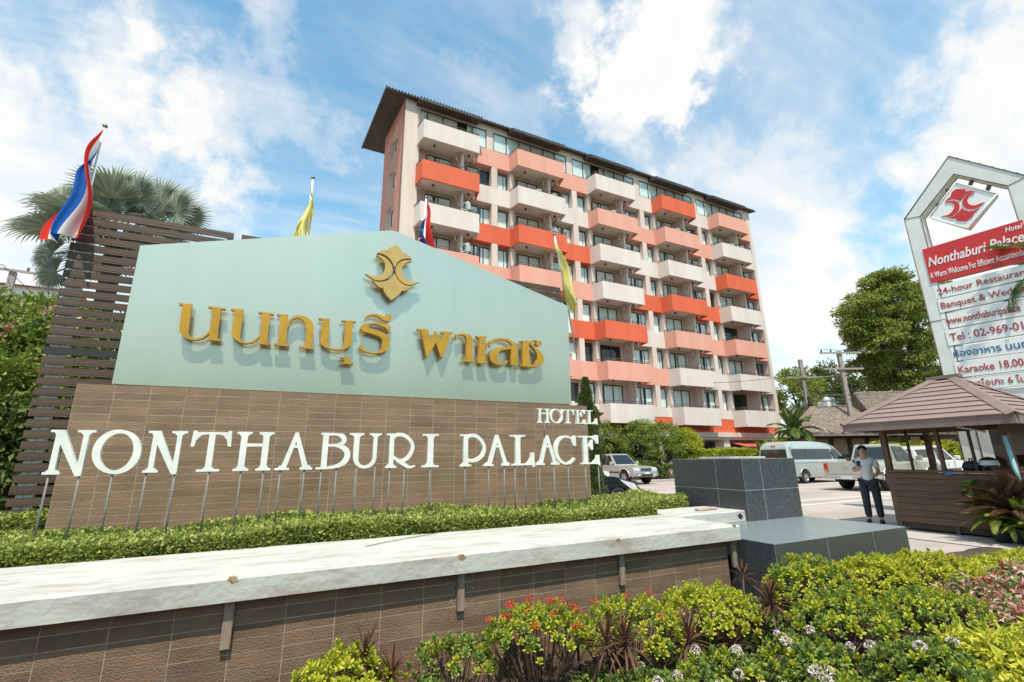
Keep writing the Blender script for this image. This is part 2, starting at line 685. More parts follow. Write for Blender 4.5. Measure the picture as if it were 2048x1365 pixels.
def garden():
    r = np.random.default_rng(4)
    nx, ny = 90, 60
    X, Y = np.meshgrid(np.linspace(-7, 10.4, nx + 1), np.linspace(-6, 3.985, ny + 1))
    Z = np.vectorize(bed_z)(X) + r.uniform(-.012, .012, X.shape)
    V = np.stack([X.ravel(), Y.ravel(), Z.ravel()], axis=1)
    i_ = (np.arange(nx)[None, :] + (np.arange(ny) * (nx + 1))[:, None]).ravel()[:, None]
    tag(put('garden_soil', np_mesh('garden_soil', V, np.concatenate([i_, i_ + 1, i_ + nx + 2, i_ + nx + 1], axis=1), MATS['soil'], True)), kind='structure')


garden()
sheet('garden_path', 10.42, 0.5, 11.9, 7.2, 0.012, MATS['path_concrete'])

# ------------------------------------------------------------------ front planter wall
WALL_Y, TW, TH = 4.0, 0.3315, 0.0862
wall = thing('planter_wall', 'low brown tiled garden wall with thick white weathered coping', 'wall', (0, WALL_Y, 0))


def wl_(mb, name, m, parent=wall, bevel=0.0, seg=1):
    o = mb.build(name, m, parent, bevel, seg)
    o.location = -Vector(parent.location)
    return o


b = MB()
b.box(-4.5, WALL_Y - .0112, -0.35, 4.53, 4.9, 0.598)
wl_(b, 'wall_core', MATS['grout'])
joint_x = on_y(220.3, 1257, WALL_Y).x
joint_z = on_y(220.3, 1255, WALL_Y).z
tile_mb = MB()
tile_mb.box(-TW / 2 + 0.003, -0.0125, -TH / 2 + 0.0032, TW / 2 - 0.003, 0.0, TH / 2 - 0.0032)
tile_me = tile_mb.mesh('tile', MATS['tile'])
sx = joint_x - TW * 14
i = 0
while sx + TW * i < 4.53:
    x0 = max(sx + TW * i, -4.5)
    x1 = min(sx + TW * (i + 1), 4.53)
    i += 1
    if x1 - x0 < 0.06 or x1 < -2.6:
        continue
    for r in range(-1, 11):
        z1 = min(joint_z - TH * r, 0.596)
        z0 = max(joint_z - TH * (r + 1), -0.32)
        if z1 - z0 < 0.02:
            continue
        put('tile', tile_me, wall, ((x0 + x1) / 2, -random.uniform(0, 0.0015), (z0 + z1) / 2), (random.uniform(-.004, .004), 0, random.uniform(-.003, .003)), ((x1 - x0) / TW, 1, (z1 - z0) / TH))


def rough_slab(name, x0, y0, z0, x1, y1, z1, seed, step=0.09):
    """a cast slab whose arrises are slightly chipped and wavy"""
    bm = bmesh.new()
    r = random.Random(seed)
    nx = max(2, int((x1 - x0) / step))
    ny = max(2, int((y1 - y0) / 0.25))
    ring = [(y0, z0), (y0, z0 + 0.5 * (z1 - z0)), (y0, z1 - 0.012), (y0 + 0.012, z1)] + [(y0 + 0.012 + (y1 - y0 - 0.024) * k / ny, z1) for k in range(1, ny)] + [(y1 - 0.012, z1), (y1, z1 - 0.012), (y1, z0)]
    rows = []
    for k in range(nx + 1):
        x = x0 + (x1 - x0) * k / nx
        row = []
        for q, (y, z) in enumerate(ring):
            e = 0.0022 if q in (2, 3) else 0.0009
            row.append(bm.verts.new((x, y + r.uniform(-e, e), z + r.uniform(-e, e))))
        rows.append(row)
    for k in range(nx):
        for q in range(len(ring)):
            a, b2 = q, (q + 1) % len(ring)
            f = bm.faces.new((rows[k][a], rows[k][b2], rows[k + 1][b2], rows[k + 1][a]))
            f.smooth = 4 <= q < len(ring) - 4
    bm.faces.new(rows[0])
    bm.faces.new(rows[-1])
    bmesh.ops.recalc_face_normals(bm, faces=bm.faces)
    me = bpy.data.meshes.new(name)
    bm.to_mesh(me)
    bm.free()
    me.materials.append(MATS['white_slab'])
    return put(name, me, wall, -Vector(wall.location))


rough_slab('coping_slab', -4.6, 3.885, 0.60, 4.655, 5.10, 0.749, 3)
rough_slab('coping_slab', 4.66, 4.87, 0.604, 5.985, 5.62, 0.748, 5)
for (pxl, py0, py1, w) in ((461, 1204, 1297, 0.062), (921, 1148, 1222, 0.062), (1240.5, 1107, 1171, 0.062), (1464, 1082, 1136, 0.055)):
    p = on_y(pxl, py0, WALL_Y - 0.03)
    q = on_y(pxl, py1, WALL_Y - 0.03)
    b = MB()
    b.box(p.x - w / 2, WALL_Y - 0.052, q.z, p.x + w / 2, WALL_Y - 0.014, 0.602)
    wl_(b, 'timber_batten', MATS['old_wood'], bevel=0.004)


def patch(name, pxl, pyl, r, m, seed, yv=3.884):
    c = on_y(pxl, pyl, yv)
    rr = random.Random(seed)
    n = 13
    mb = MB()
    ring = [(c.x + math.cos(2 * PI * k / n) * r * rr.uniform(0.55, 1.15), yv - 0.0005 + rr.uniform(-.001, .001), c.z + math.sin(2 * PI * k / n) * r * 0.8 * rr.uniform(0.5, 1.1)) for k in range(n)]
    back = [(p[0], yv + 0.03, p[2]) for p in ring]
    mb.add([(c.x, yv - 0.002, c.z)] + ring + back, [(0, 1 + k, 1 + (k + 1) % n) for k in range(n)] + [(1 + k, 1 + (k + 1) % n, 1 + n + (k + 1) % n, 1 + n + k) for k in range(n)])
    wl_(mb, name, m)


patch('rust_patch', 467, 1161, 0.038, MATS['rust'], 1)
patch('rust_patch', 923, 1115, 0.038, MATS['rust'], 2)
patch('rust_patch', 1237, 1081, 0.028, MATS['rust'], 4)
patch('rust_patch', 1469, 1053, 0.026, MATS['rust'], 5)
patch('broken_patch', 1481, 1033, 0.05, MATS['dark_hole'], 6, 4.866)

fl = MB()
rr = random.Random(4)
for k in range(150):
    s_ = rr.choice((-1, 1))
    a = on_y(921 + s_ * rr.uniform(9, 26) * (1 if rr.random() < .6 else .7), rr.uniform(1150, 1216), WALL_Y - .0145)
    q = rr.uniform(.0015, .004)
    fl.add([(a.x - q, a.y, a.z - q * .6), (a.x + q, a.y, a.z - q), (a.x + q * .7, a.y, a.z + q), (a.x - q, a.y, a.z + q * .5)], [(0, 1, 2, 3)])
tag(wl_(fl, 'paint_flecks', MATS['white_slab']), kind='stuff')

b = MB()
b.box(-4.4, 5.104, 0.05, 5.95, 6.95, 0.70)
tag(b.build('planter_soil', MATS['soil']), kind='structure')

# ------------------------------------------------------------------ granite blocks
mat('granite', (0.028, 0.034, 0.039), 0.25, 0.3, 80.0, spec=0.5, c2=(0.105, 0.115, 0.122), obj_var=0.08, detail=2.0)
mat('granite_joint', (0.50, 0.56, 0.52), 0.7, 0.1, 10)
mat('granite_top', (0.15, 0.18, 0.185), 0.30, 0.15, 30.0, spec=0.55, c2=(0.24, 0.27, 0.27))
mat('pale_marble', (0.55, 0.56, 0.52), 0.4, 0.15, 14)


def granite(label, name, x0, y0, z0, x1, y1, z1, xs, ys, zs, left=True, kind='monument base'):
    t = thing(name, label, kind, ((x0 + x1) / 2, (y0 + y1) / 2, z0))
    off = -Vector(t.location)
    b = MB()
    b.box(x0 + .0025, y0 + .0025, z0, x1 - .012, y1 - .012, z1 - .0025)
    o = b.build('core', MATS['granite_joint'], t)
    o.location = off
    g = 0.004
    for a, c in zip(xs[:-1], xs[1:]):
        for e, f in zip(zs[:-1], zs[1:]):
            b = MB()
            b.box(a + g, y0, e + g, c - g, y0 + .0125, f - g)
            o = b.build('granite_tile', MATS['granite'], t)
            o.location = off
    for a, c in zip(ys[:-1], ys[1:]):
        for e, f in zip(zs[:-1], zs[1:]):
            b = MB()
            b.box(x0, a + g, e + g, x0 + .0125, c - g, f - g)
            o = b.build('granite_tile', MATS['granite'], t)
            o.location = off
    for a, c in zip(xs[:-1], xs[1:]):
        b = MB()
        b.box(a + g, y0 + g, z1 - .0125, c - g, y1, z1)
        o = b.build('top_slab', MATS['granite_top'], t)
        o.location = off
    return t


GZ = 0.602
gx = on_y(1519, 919, 4.82).x
gz = on_y(1525, 979.5, 4.82).z
gy = on_x(1432, 950, 5.99).y
granite('upright dark speckled granite block at the end of the white coping', 'granite_block', 5.99, 4.82, GZ, 7.18, 6.19, 1.462, [5.99, gx, 7.18], [4.82, gy, 6.19], [GZ, gz, 1.462])
granite('low dark granite plinth in front of the upright granite block', 'granite_plinth', 4.71, 3.525, -0.05, 7.24, 4.90, GZ - 0.002, [4.71, 5.6, 6.5, 7.24], [3.525, 4.0, 4.9], [-0.05, GZ - 0.002])
b = MB()
p = on_y(1428, 915, 5.4)
q = on_y(1498, 915, 5.4)
b.box(p.x, 5.1, 1.464, q.x, 5.7, 1.492)
tag(b.build('marble_slab', MATS['pale_marble'], bevel=0.004), 'thin pale stone slab lying on top of the granite block', 'slab')
b = MB()
b.box(5.36, 5.12, 0.75, 5.74, 5.21, 0.785)
o = b.build('loose_brick', mat('brick_pink', (0.50, 0.38, 0.32), 0.9, 0.2, 12), bevel=0.01)
tag(o, 'pale pink loose brick left on the white coping by the granite block', 'brick')
tag(put('fallen_twig', MB().tube([(0.72, 4.62, .753), (0.9, 4.72, .758), (1.15, 4.86, .756), (1.5, 4.98, .765)], .004, 5).mesh('twig', MATS['old_wood'])), 'thin dry twig lying across the top of the white coping', 'twig')

# ------------------------------------------------------------------ sign monument
SY = 6.44
sign = thing('monument_sign', 'house shaped pale green glass hotel sign on brown tiled base', 'sign', (1.17, SY, 0.70))
SOFF = -Vector(sign.location)


def sp(mb, name, m, parent=None, bevel=0.0):
    o = mb.build(name, m, parent or sign, bevel)
    o.location = SOFF if parent is None else (0, 0, 0)
    return o


SB0, SB1, SZ0, SZ1 = -2.112, 4.452, 0.70, 2.351
b = MB()
b.box(SB0, SY + .0004, SZ0, SB1, SY + 0.34, SZ1 - .004)
sp(b, 'base_core', MATS['grout'])
STW, STH = (SB1 - SB0) / 20.0, 0.0806
tmb = MB()
tmb.box(-STW / 2 + 0.0032, -0.0008, -STH / 2 + 0.0042, STW / 2 - 0.0032, 0.012, STH / 2 - 0.0042)
tme = tmb.mesh('tile', MATS['tile_sign'])
rest = MB()
for c in range(20):
    for r in range(21):
        zc = SZ1 - STH * (r + .5)
        if zc - STH / 2 < SZ0 + 0.02:
            continue
        xc = SB0 + STW * (c + .5)
        if r < 15:
            put('tile', tme, sign, Vector((xc, SY - random.uniform(0, .0012), zc)) + SOFF, (random.uniform(-.004, .004), 0, random.uniform(-.003, .003)))
        else:
            rest.box(xc - STW / 2 + .0032, SY - .0008, zc - STH / 2 + .0032, xc + STW / 2 - .0032, SY + .012, zc + STH / 2 - .0032)
tag(sp(rest, 'lower_tiles', MATS['tile_sign']), kind='stuff')


def frosted():
    """pale backed glass: a diffuse green backing under a strongly reflecting, slightly rippled face"""
    m = mat('green_glass', (0.225, 0.285, 0.215), 0.6, 0.04, 1.3, c2=(0.185, 0.24, 0.18), stretch=(1.5, 1, .25))
    nd, lk = m.node_tree.nodes, m.node_tree.links
    bs = next(n for n in nd if n.type == 'BSDF_PRINCIPLED')
    out = next(n for n in nd if n.type == 'OUTPUT_MATERIAL')
    gl = N(nd, 'ShaderNodeBsdfGlossy')
    gl.inputs['Color'].default_value = (1.0, 0.955, 0.77, 1)
    gl.inputs['Roughness'].default_value = 0.30
    ms = N(nd, 'ShaderNodeMixShader')
    ms.inputs[0].default_value = 0.45
    lk.new(bs.outputs[0], ms.inputs[1])
    lk.new(gl.outputs[0], ms.inputs[2])
    lk.new(ms.outputs[0], out.inputs['Surface'])


frosted()
mat('glass_edge', (0.42, 0.55, 0.48), 0.3, 0.1, 4)
gp = [(-1.828, 2.362), (4.172, 2.362), (4.182, 4.082), (1.17, 4.868), (1.08, 4.862), (-1.83, 4.036)]
b = MB()
b.prism(gp, SY + 0.02, SY + 0.15, 'y')
glass = sp(b, 'glass_panel', MATS['green_glass'], bevel=0.006)
b = MB()
for p, q in zip(gp, gp[1:] + gp[:1]):
    b.tube([(p[0], SY + .085, p[1]), (q[0], SY + .085, q[1])], 0.012, 6)
sp(b, 'glass_trim', MATS['glass_edge'])

# gold lettering, outlines measured on the sign face
mat('gold', (0.56, 0.30, 0.030), 0.35, 0.10, 6.0, metal=0.3, spec=0.4, c2=(0.44, 0.235, 0.03))
mat('gold_emblem', (0.54, 0.36, 0.115), 0.4, 0.06, 5.0, metal=0.25, c2=(0.46, 0.30, 0.09))
GY = 6.335


def tr(ox, oy, sc, pts):
    """points measured in an enlargement of the face -> metres on the sign face"""
    out = []
    for x, y in pts:
        p = on_y(ox + x / sc, oy + y / sc, GY)
        out.append((p.x, p.z))
    return out


T1 = (340, 580, 7.877)
T2 = (580, 600, 9.309)
T3 = (820, 630, 7.314)
TE = (720, 480, 9.754)
GOLD = [
    (T1, [[(200, 215), (345, 225), (300, 560), (285, 680), (310, 730), (370, 765), (430, 765), (510, 740), (580, 690), (622, 630), (625, 665), (590, 715), (520, 768), (430, 792), (350, 790), (260, 767), (190, 722), (148, 660), (145, 600), (165, 430)],
          [(670, 270), (805, 290), (775, 520), (742, 775), (603, 770), (640, 520)], [(130, 205), (215, 211), (214, 237), (140, 234)], [(602, 256), (878, 290), (872, 314), (604, 282)], [(603, 763), (805, 776), (800, 808), (603, 794)]]),
    (T1, [[(1020, 308), (1160, 318), (1120, 600), (1105, 740), (1120, 790), (1180, 825), (1240, 825), (1330, 790), (1390, 740), (1414, 700), (1412, 735), (1370, 792), (1300, 834), (1200, 850), (1110, 834), (1030, 785), (980, 730), (968, 680), (975, 600), (1000, 440)],
          [(1455, 352), (1580, 365), (1560, 560), (1530, 830), (1400, 838), (1430, 560)], [(950, 294), (1160, 310), (1158, 332), (960, 322)], [(1388, 343), (1640, 370), (1636, 396), (1392, 368)], [(1398, 826), (1590, 838), (1585, 870), (1400, 852)]]),
    (T1, [[(1745, 385), (1865, 388), (1850, 560), (1825, 860), (1695, 850), (1720, 600)], [(1680, 376), (1750, 385), (1745, 410), (1690, 404)], [(1635, 843), (1885, 858), (1880, 890), (1640, 872)],
          [(1846, 570), (1862, 500), (1918, 434), (2000, 400), (2080, 408), (2160, 432), (2225, 478), (2262, 545), (2265, 610), (2248, 760), (2224, 912), (2120, 905), (2140, 700), (2145, 590), (2128, 520), (2085, 470), (2010, 440), (1940, 462), (1880, 530), (1850, 600)], [(2032, 882), (2282, 910), (2276, 938), (2036, 912)]]),
    (T2, [[(610, 345), (745, 352), (725, 640), (706, 820), (725, 870), (790, 903), (870, 912), (950, 900), (1000, 860), (1010, 800), (1022, 600), (1038, 386), (1168, 395), (1160, 600), (1147, 830), (1090, 885), (980, 928), (870, 942), (760, 925), (650, 880), (585, 825), (562, 770), (575, 600)],
          [(530, 338), (615, 343), (612, 370), (540, 364)], [(960, 373), (1235, 396), (1230, 422), (965, 402)]]),
    (T2, [[(1015, 1060), (1130, 1060), (1120, 1175), (1012, 1175)], [(935, 1063), (1020, 1066), (1018, 1092), (940, 1087)], [(940, 1163), (1190, 1170), (1185, 1197), (945, 1192)]]),
    (T2, [[(1868, 605), (1870, 520), (1800, 470), (1700, 440), (1580, 428), (1450, 432), (1360, 455), (1310, 500), (1315, 550), (1370, 590), (1480, 620), (1600, 655), (1680, 690), (1720, 740), (1705, 900), (1640, 965), (1560, 980), (1450, 960), (1360, 895), (1335, 825), (1300, 830), (1290, 900), (1350, 950), (1450, 988), (1580, 1003), (1700, 988), (1800, 950), (1845, 900), (1860, 780), (1858, 690), (1800, 645), (1700, 600), (1580, 560), (1490, 525), (1450, 495), (1470, 468), (1560, 455), (1660, 470), (1760, 510), (1820, 562), (1842, 605)]]),
    (T2, [[(1395, 332), (1450, 280), (1530, 256), (1620, 260), (1700, 293), (1760, 318), (1775, 285), (1830, 268), (1885, 285), (1895, 340), (1870, 390), (1810, 404), (1740, 378), (1660, 326), (1590, 294), (1510, 292), (1440, 316), (1400, 345)]]),
    (T3, [[(160, 205), (262, 212), (316, 392), (362, 236), (392, 250), (440, 394), (500, 272), (450, 264), (452, 241), (632, 254), (628, 278), (604, 280), (545, 450), (478, 642), (455, 634), (380, 405), (300, 545), (255, 630), (238, 600)], [(105, 203), (170, 203), (172, 228), (115, 232)]]),
    (T3, [[(668, 283), (760, 270), (840, 278), (900, 308), (918, 360), (908, 660), (940, 665), (935, 692), (780, 682), (785, 658), (820, 655), (832, 350), (810, 308), (760, 293), (705, 303), (692, 357), (670, 357)]]),
    (T3, [[(965, 310), (1135, 318), (1125, 337), (1108, 347), (1095, 690), (1125, 695), (1120, 714), (995, 702), (995, 680), (1010, 500), (1015, 347), (990, 337)]]),
    (T3, [[(1160, 470), (1165, 390), (1220, 353), (1320, 338), (1420, 348), (1510, 388), (1560, 440), (1572, 520), (1560, 737), (1480, 737), (1478, 502), (1400, 507), (1330, 522), (1290, 562), (1282, 620), (1300, 688), (1340, 713), (1390, 700), (1408, 668), (1432, 668), (1427, 702), (1380, 731), (1300, 738), (1230, 712), (1180, 662), (1165, 600), (1190, 538), (1240, 498), (1330, 478), (1440, 466), (1488, 448), (1478, 412), (1420, 378), (1330, 362), (1250, 374), (1202, 398), (1187, 470)]]),
    (T3, [[(1650, 383), (1742, 377), (1754, 735), (1650, 738)], [(1613, 378), (1700, 378), (1700, 398), (1618, 398)], [(1605, 730), (1870, 735), (1860, 760), (1750, 763), (1610, 748)],
          [(1748, 402), (1788, 370), (1850, 366), (1862, 387), (1800, 388), (1780, 407), (1802, 450), (1860, 498), (1922, 550), (1957, 620), (1957, 690), (1912, 737), (1850, 755), (1788, 747), (1830, 718), (1868, 640), (1858, 560), (1818, 502), (1765, 442)], [(1888 + 42 * math.cos(a * PI / 6), 418 + 42 * math.sin(a * PI / 6)) for a in range(12)]]),
]
for crop, polys in GOLD:
    mb = solid2d([tr(*crop, p) for p in polys], lambda u, v, d: (u, d, v), GY + 0.065, GY)
    sp(mb, 'gold_letter', MATS['gold'])
EMB = [('emblem_petal', [(330, 265), (420, 210), (540, 205), (580, 160), (700, 110), (790, 180), (825, 260), (900, 275), (990, 345), (1010, 376), (900, 368), (800, 393), (730, 443), (690, 520), (668, 545), (645, 480), (600, 400), (530, 330), (450, 285), (380, 266)]),
       ('emblem_crescent', [(322, 302), (400, 302), (500, 347), (580, 424), (630, 512), (643, 590), (618, 670), (558, 738), (470, 783), (380, 793), (270, 773), (180, 718), (105, 660), (200, 690), (300, 710), (400, 690), (470, 620), (495, 540), (490, 450), (440, 380), (380, 335)]),
       ('emblem_crescent', [(1020, 420), (930, 402), (830, 408), (752, 457), (702, 530), (690, 610), (712, 690), (762, 770), (832, 835), (930, 878), (1020, 878), (1090, 853), (1165, 825), (1060, 820), (950, 800), (880, 750), (830, 680), (815, 600), (835, 520), (880, 460), (950, 430)]),
       ('emblem_petal', [(245, 802), (380, 832), (480, 817), (580, 772), (650, 702), (668, 650), (690, 702), (740, 782), (820, 862), (920, 907), (1010, 912), (930, 970), (870, 1000), (805, 1000), (790, 1040), (720, 1110), (610, 1180), (530, 1100), (465, 1010), (455, 945), (390, 935), (320, 880)])]
for nm, p in EMB:
    mb = solid2d([tr(*TE, p)], lambda u, v, d: (u, d, v), GY + 0.06, GY - (0.012 if nm == 'emblem_petal' else 0.0))
    sp(mb, nm, MATS['gold_emblem'])
b = MB()
for pxl, pyl in ((470, 640), (560, 650), (690, 680), (760, 690), (780, 540), (900, 690), (1000, 700)):
    pass

# ------------------------------------------------------------------ white letters on thin posts
mat('white_paint', (0.74, 0.74, 0.69), 0.55, 0.05, 6.0, c2=(0.62, 0.645, 0.60))
mat('steel_post', (0.20, 0.205, 0.19), 0.6, 0.15, 10.0)
LY = 5.68


def bez(p0, p1, p2, n=8):
    return [((1 - t) ** 2 * p0[0] + 2 * t * (1 - t) * p1[0] + t * t * p2[0], (1 - t) ** 2 * p0[1] + 2 * t * (1 - t) * p1[1] + t * t * p2[1]) for t in [k / n for k in range(n + 1)]]


def foot(xc, w, st, y=0.0, up=1):
    """bracketed serif centred on a stem"""
    h = 0.055
    a = rect(xc - w / 2, min(y, y + up * h), xc + w / 2, max(y, y + up * h))
    br = [(xc - st / 2 - .06, y + up * h), (xc + st / 2 + .06, y + up * h), (xc + st / 2, y + up * (h + .06)), (xc - st / 2, y + up * (h + .06))]
    return [a, br]


def glyph(ch, W):
    st = 0.15
    if ch == 'N':
        a, c = 0.235 * W, 0.80 * W
        return [rect(a - .055, 0, a + .055, .97), *foot(a, .36 * W, .11), [(.10 * W, 1.0), (.335 * W, 1.0), (.86 * W, -.045), (.735 * W, -.045)], rect(.05 * W, .945, .3 * W, 1.0), rect(c - .045, .0, c + .055, .98), *foot(c, .38 * W, .1, 1.0, -1), [(c - .06, .3), (c + .055, .3), (.86 * W, -.045), (.735 * W, -.045)]]
    if ch == 'O':
        pts = [(W / 2 + (W / 2 - .06) * math.cos(t) - .015 * math.sin(t), .5 + .475 * math.sin(t)) for t in [2 * PI * k / 40 for k in range(40)]]
        wd = [.075 + .085 * abs(math.cos(2 * PI * k / 40 + .25)) ** 1.3 for k in range(40)]
        return stroke(pts, wd, True)
    if ch == 'T':
        x = W / 2
        arm = [(0.0, .62), (.075, .62), (.105, .78), (.20, .90), (.30, .93), (.30, .985), (.10, .985), (.10, 1.02), (.02, 1.02)]
        return [rect(.06, .925, W - .06, .985), arm, [(W - p[0], p[1]) for p in arm], rect(x - .07, 0, x + .07, .95), *foot(x, .50, .14)]
    if ch == 'H':
        a, c = .21 * W, .79 * W
        o = [rect(a, .62, c, .70)]
        for x in (a, c):
            o += [rect(x - st / 2, 0, x + st / 2, 1), *foot(x, .40 * W, st), *foot(x, .40 * W, st, 1.0, -1)]
        return o
    if ch == 'A':
        x = W / 2
        return [[(x - .04, 1.0), (x + .04, 1.0), (.92 * W, .0), (.76 * W, .0), (x - .015, .80)], [(x - .04, 1.0), (x + .04, 1.0), (x + .0, .76), (.27 * W, .0), (.12 * W, .0)], rect(x - .09, .585, x + .10, .655), *foot(.17 * W, .40 * W, .1), *foot(.84 * W, .36 * W, .16)]
    if ch == 'B':
        a = .25 * W
        up = bez((a, .96), (.82 * W, 1.0), (.80 * W, .80)) + bez((.80 * W, .80), (.80 * W, .66), (.42 * W, .655))[1:]
        lo = bez((.42 * W, .655), (.95 * W, .64), (.93 * W, .36)) + bez((.93 * W, .36), (.90 * W, .04), (a, .035))[1:]
        return [rect(a - st / 2, 0, a + st / 2, 1), rect(.02 * W, 0, .30 * W, .055), rect(.10 * W, .945, a + .05, 1.0), rect(a, .925, .45 * W, .99), rect(a, .62, .50 * W, .685), *stroke(up, [.065] * 4 + [.10, .13, .13, .13, .13] + [.13, .12, .11, .09, .08, .07, .07, .065]), *stroke(lo, [.065, .075, .09, .12, .14, .15, .155, .155, .155] + [.155, .15, .14, .12, .10, .08, .07, .065])]
    if ch == 'U':
        a, c = .22 * W, .80 * W
        bow = [(a, .34)] + [(a + (c - a) / 2 - (c - a) / 2 * math.cos(t), .30 - .26 * math.sin(t)) for t in [PI * k / 14 for k in range(15)]] + [(c, .34)]
        return [rect(a - st / 2, .30, a + st / 2, 1), rect(c - .055, .30, c + .055, 1), *foot(a, .44 * W, st, 1, -1), *foot(c, .38 * W, .11, 1, -1), *stroke(bow, [.15, .15, .14, .13, .115, .10, .09, .085, .085, .085, .09, .095, .10, .105, .11, .11, .11])]
    if ch == 'R':
        a = .19 * W
        bowl = [(a + .05, .88)] + bez((a + .08, .94), (.46 * W, 1.03), (.68 * W, .90)) + bez((.68 * W, .90), (.99 * W, .70), (.84 * W, .42))[1:] + bez((.84 * W, .42), (.74 * W, .22), (.50 * W, .20))[1:]
        tail = [(a + .05, .34)] + bez((a + .10, .28), (.52 * W, .16), (.70 * W, .05)) + bez((.70 * W, .05), (.84 * W, -.02), (.99 * W, .05))[1:]
        return [rect(a - .065, 0, a + .065, 1), *foot(a, .36 * W, .13), rect(.02 * W, .945, a, 1.0), *stroke(bowl, .105), *stroke(tail, [.07, .09, .09, .10, .11, .11, .11, .11, .11, .105, .10, .09, .08, .07, .06, .05, .045, .04])]
    if ch == 'I':
        return [rect(W / 2 - .09, 0, W / 2 + .09, 1), *foot(W / 2, W, .18), *foot(W / 2, W * .95, .18, 1, -1)]
    if ch == 'P':
        a = .21 * W
        bowl = [(a + .04, .90)] + bez((a + .10, .95), (.52 * W, 1.02), (.72 * W, .88)) + bez((.72 * W, .88), (1.03 * W, .62), (.84 * W, .34))[1:] + bez((.84 * W, .34), (.62 * W, .12), (a + .06, .20))[1:]
        return [rect(a - .075, 0, a + .075, 1), *foot(a, .42 * W, .15), rect(0, .945, a, 1.0), *stroke(bowl, .11)]
    if ch == 'L':
        a = .33 * W
        return [rect(a - .09, 0, a + .09, 1), *foot(a, .60 * W, .18, 1, -1), rect(0, .0, .90 * W, .06), [(.60 * W, .03), (.98 * W, .0), (.98 * W, .42), (.86 * W, .42), (.83 * W, .24), (.74 * W, .12)], rect(.90 * W, -.05, W, .10)]
    if ch == 'C':
        pts = [(W * .52 + (W * .44) * math.cos(t), .5 + .465 * math.sin(t)) for t in [math.radians(48 + (318 - 48) * k / 26) for k in range(27)]]
        wd = [.07 + .075 * abs(math.cos(math.radians(48 + 270 * k / 26))) ** 1.2 for k in range(27)]
        wd[:4] = [.055, .06, .065, .07]
        wd[-4:] = [.085, .085, .085, .08]
        return stroke(pts, wd) + [[(.76 * W, .80), (.84 * W, .64), (.96 * W, .64), (.96 * W, 1.0), (.86 * W, 1.0)], disc(.52 * W + .44 * W * math.cos(math.radians(318)), .5 + .465 * math.sin(math.radians(318)), .045)]
    if ch == 'E':
        a = .34 * W
        return [rect(a - .09, 0, a + .09, 1), rect(0.0, .94, .90 * W, .99), rect(.10 * W, 0, .90 * W, .055), rect(a, .615, .58 * W, .66),
                [(.60 * W, .95), (.97 * W, .72), (.97 * W, 1.03), (.86 * W, 1.03)], [(.86 * W, .72), (.97 * W, .72), (.97 * W, .95), (.70 * W, .95), (.82 * W, .86)],
                [(.52 * W, .64), (.60 * W, .50), (.70 * W, .50), (.70 * W, .86), (.60 * W, .86)], [(.62 * W, .03), (.98 * W, .0), (.98 * W, .32), (.86 * W, .32), (.82 * W, .17)], rect(.90 * W, -.04, W, .08)]
    return []


C5 = (60, 850, 4.876)
C6 = (460, 850, 4.763)
C7 = (900, 800, 6.4)


def cpx(crop, x, y):
    return on_y(crop[0] + x / crop[2], crop[1] + y / crop[2], LY)


ROW = [('N', C5, (85, 470), (650, 50), 'tilted first letter N, partly in front of the slat screen', [(175, 475), (475, 490)]),
       ('O', C5, (606, 300), (1086, 200), 'wide round letter O between the two letters N', [(800, 465)]),
       ('N', C5, (1068, 460), (1545, 70), 'second letter N, between O and T', [(1130, 465), (1410, 475)]),
       ('T', C5, (1565, 205), (1982, 50), 'letter T with drooping arms, right of the second N', [(1745, 455)]),
       ('H', C6, (20, 430), (428, 75), 'letter H with a high crossbar, left of an A', [(105, 430), (320, 430)]),
       ('A', C6, (430, 425), (776, 420), 'first letter A, between H and B', [(480, 430), (708, 425)]),
       ('B', C6, (807, 420), (1142, 270), 'letter B with a large lower bowl', [(872, 425), (1015, 425)]),
       ('U', C6, (1145, 90), (1450, 90), 'letter U with serifs on top, beside B', [(1205, 400), (1385, 400)]),
       ('R', C6, (1475, 410), (1766, 395), 'letter R with a long sweeping tail', [(1525, 412), (1665, 400)]),
       ('I', C6, (1825, 400), (1995, 100), 'narrow letter I before the word gap', [(1910, 405)]),
       ('P', C7, (128, 845), (470, 610), 'letter P with an open bowl at the start of the second word', [(200, 850)]),
       ('A', C7, (437, 840), (772, 838), 'letter A between P and L', [(505, 845), (705, 845)]),
       ('L', C7, (766, 835), (1088, 770), 'letter L with an upturned foot', [(838, 845), (975, 845)]),
       ('A', C7, (1107, 830), (1400, 825), 'letter A between L and C', [(1155, 835), (1340, 835)]),
       ('C', C7, (1333, 640), (1636, 770), 'letter C below the word for lodging', [(1520, 830)]),
       ('E', C7, (1635, 480), (1926, 840), 'last letter E, overhanging the right end of the base', [(1740, 830), (1910, 845)])]


def letter_solid(ch, x0, x1, z0, z1, yb, yf, lean=0.0):
    H = z1 - z0
    W = (x1 - x0) / H
    return solid2d(glyph(ch, W), lambda u, v, d: (x0 + u * H + lean * v * H, d, z0 + v * H), yb, yf)


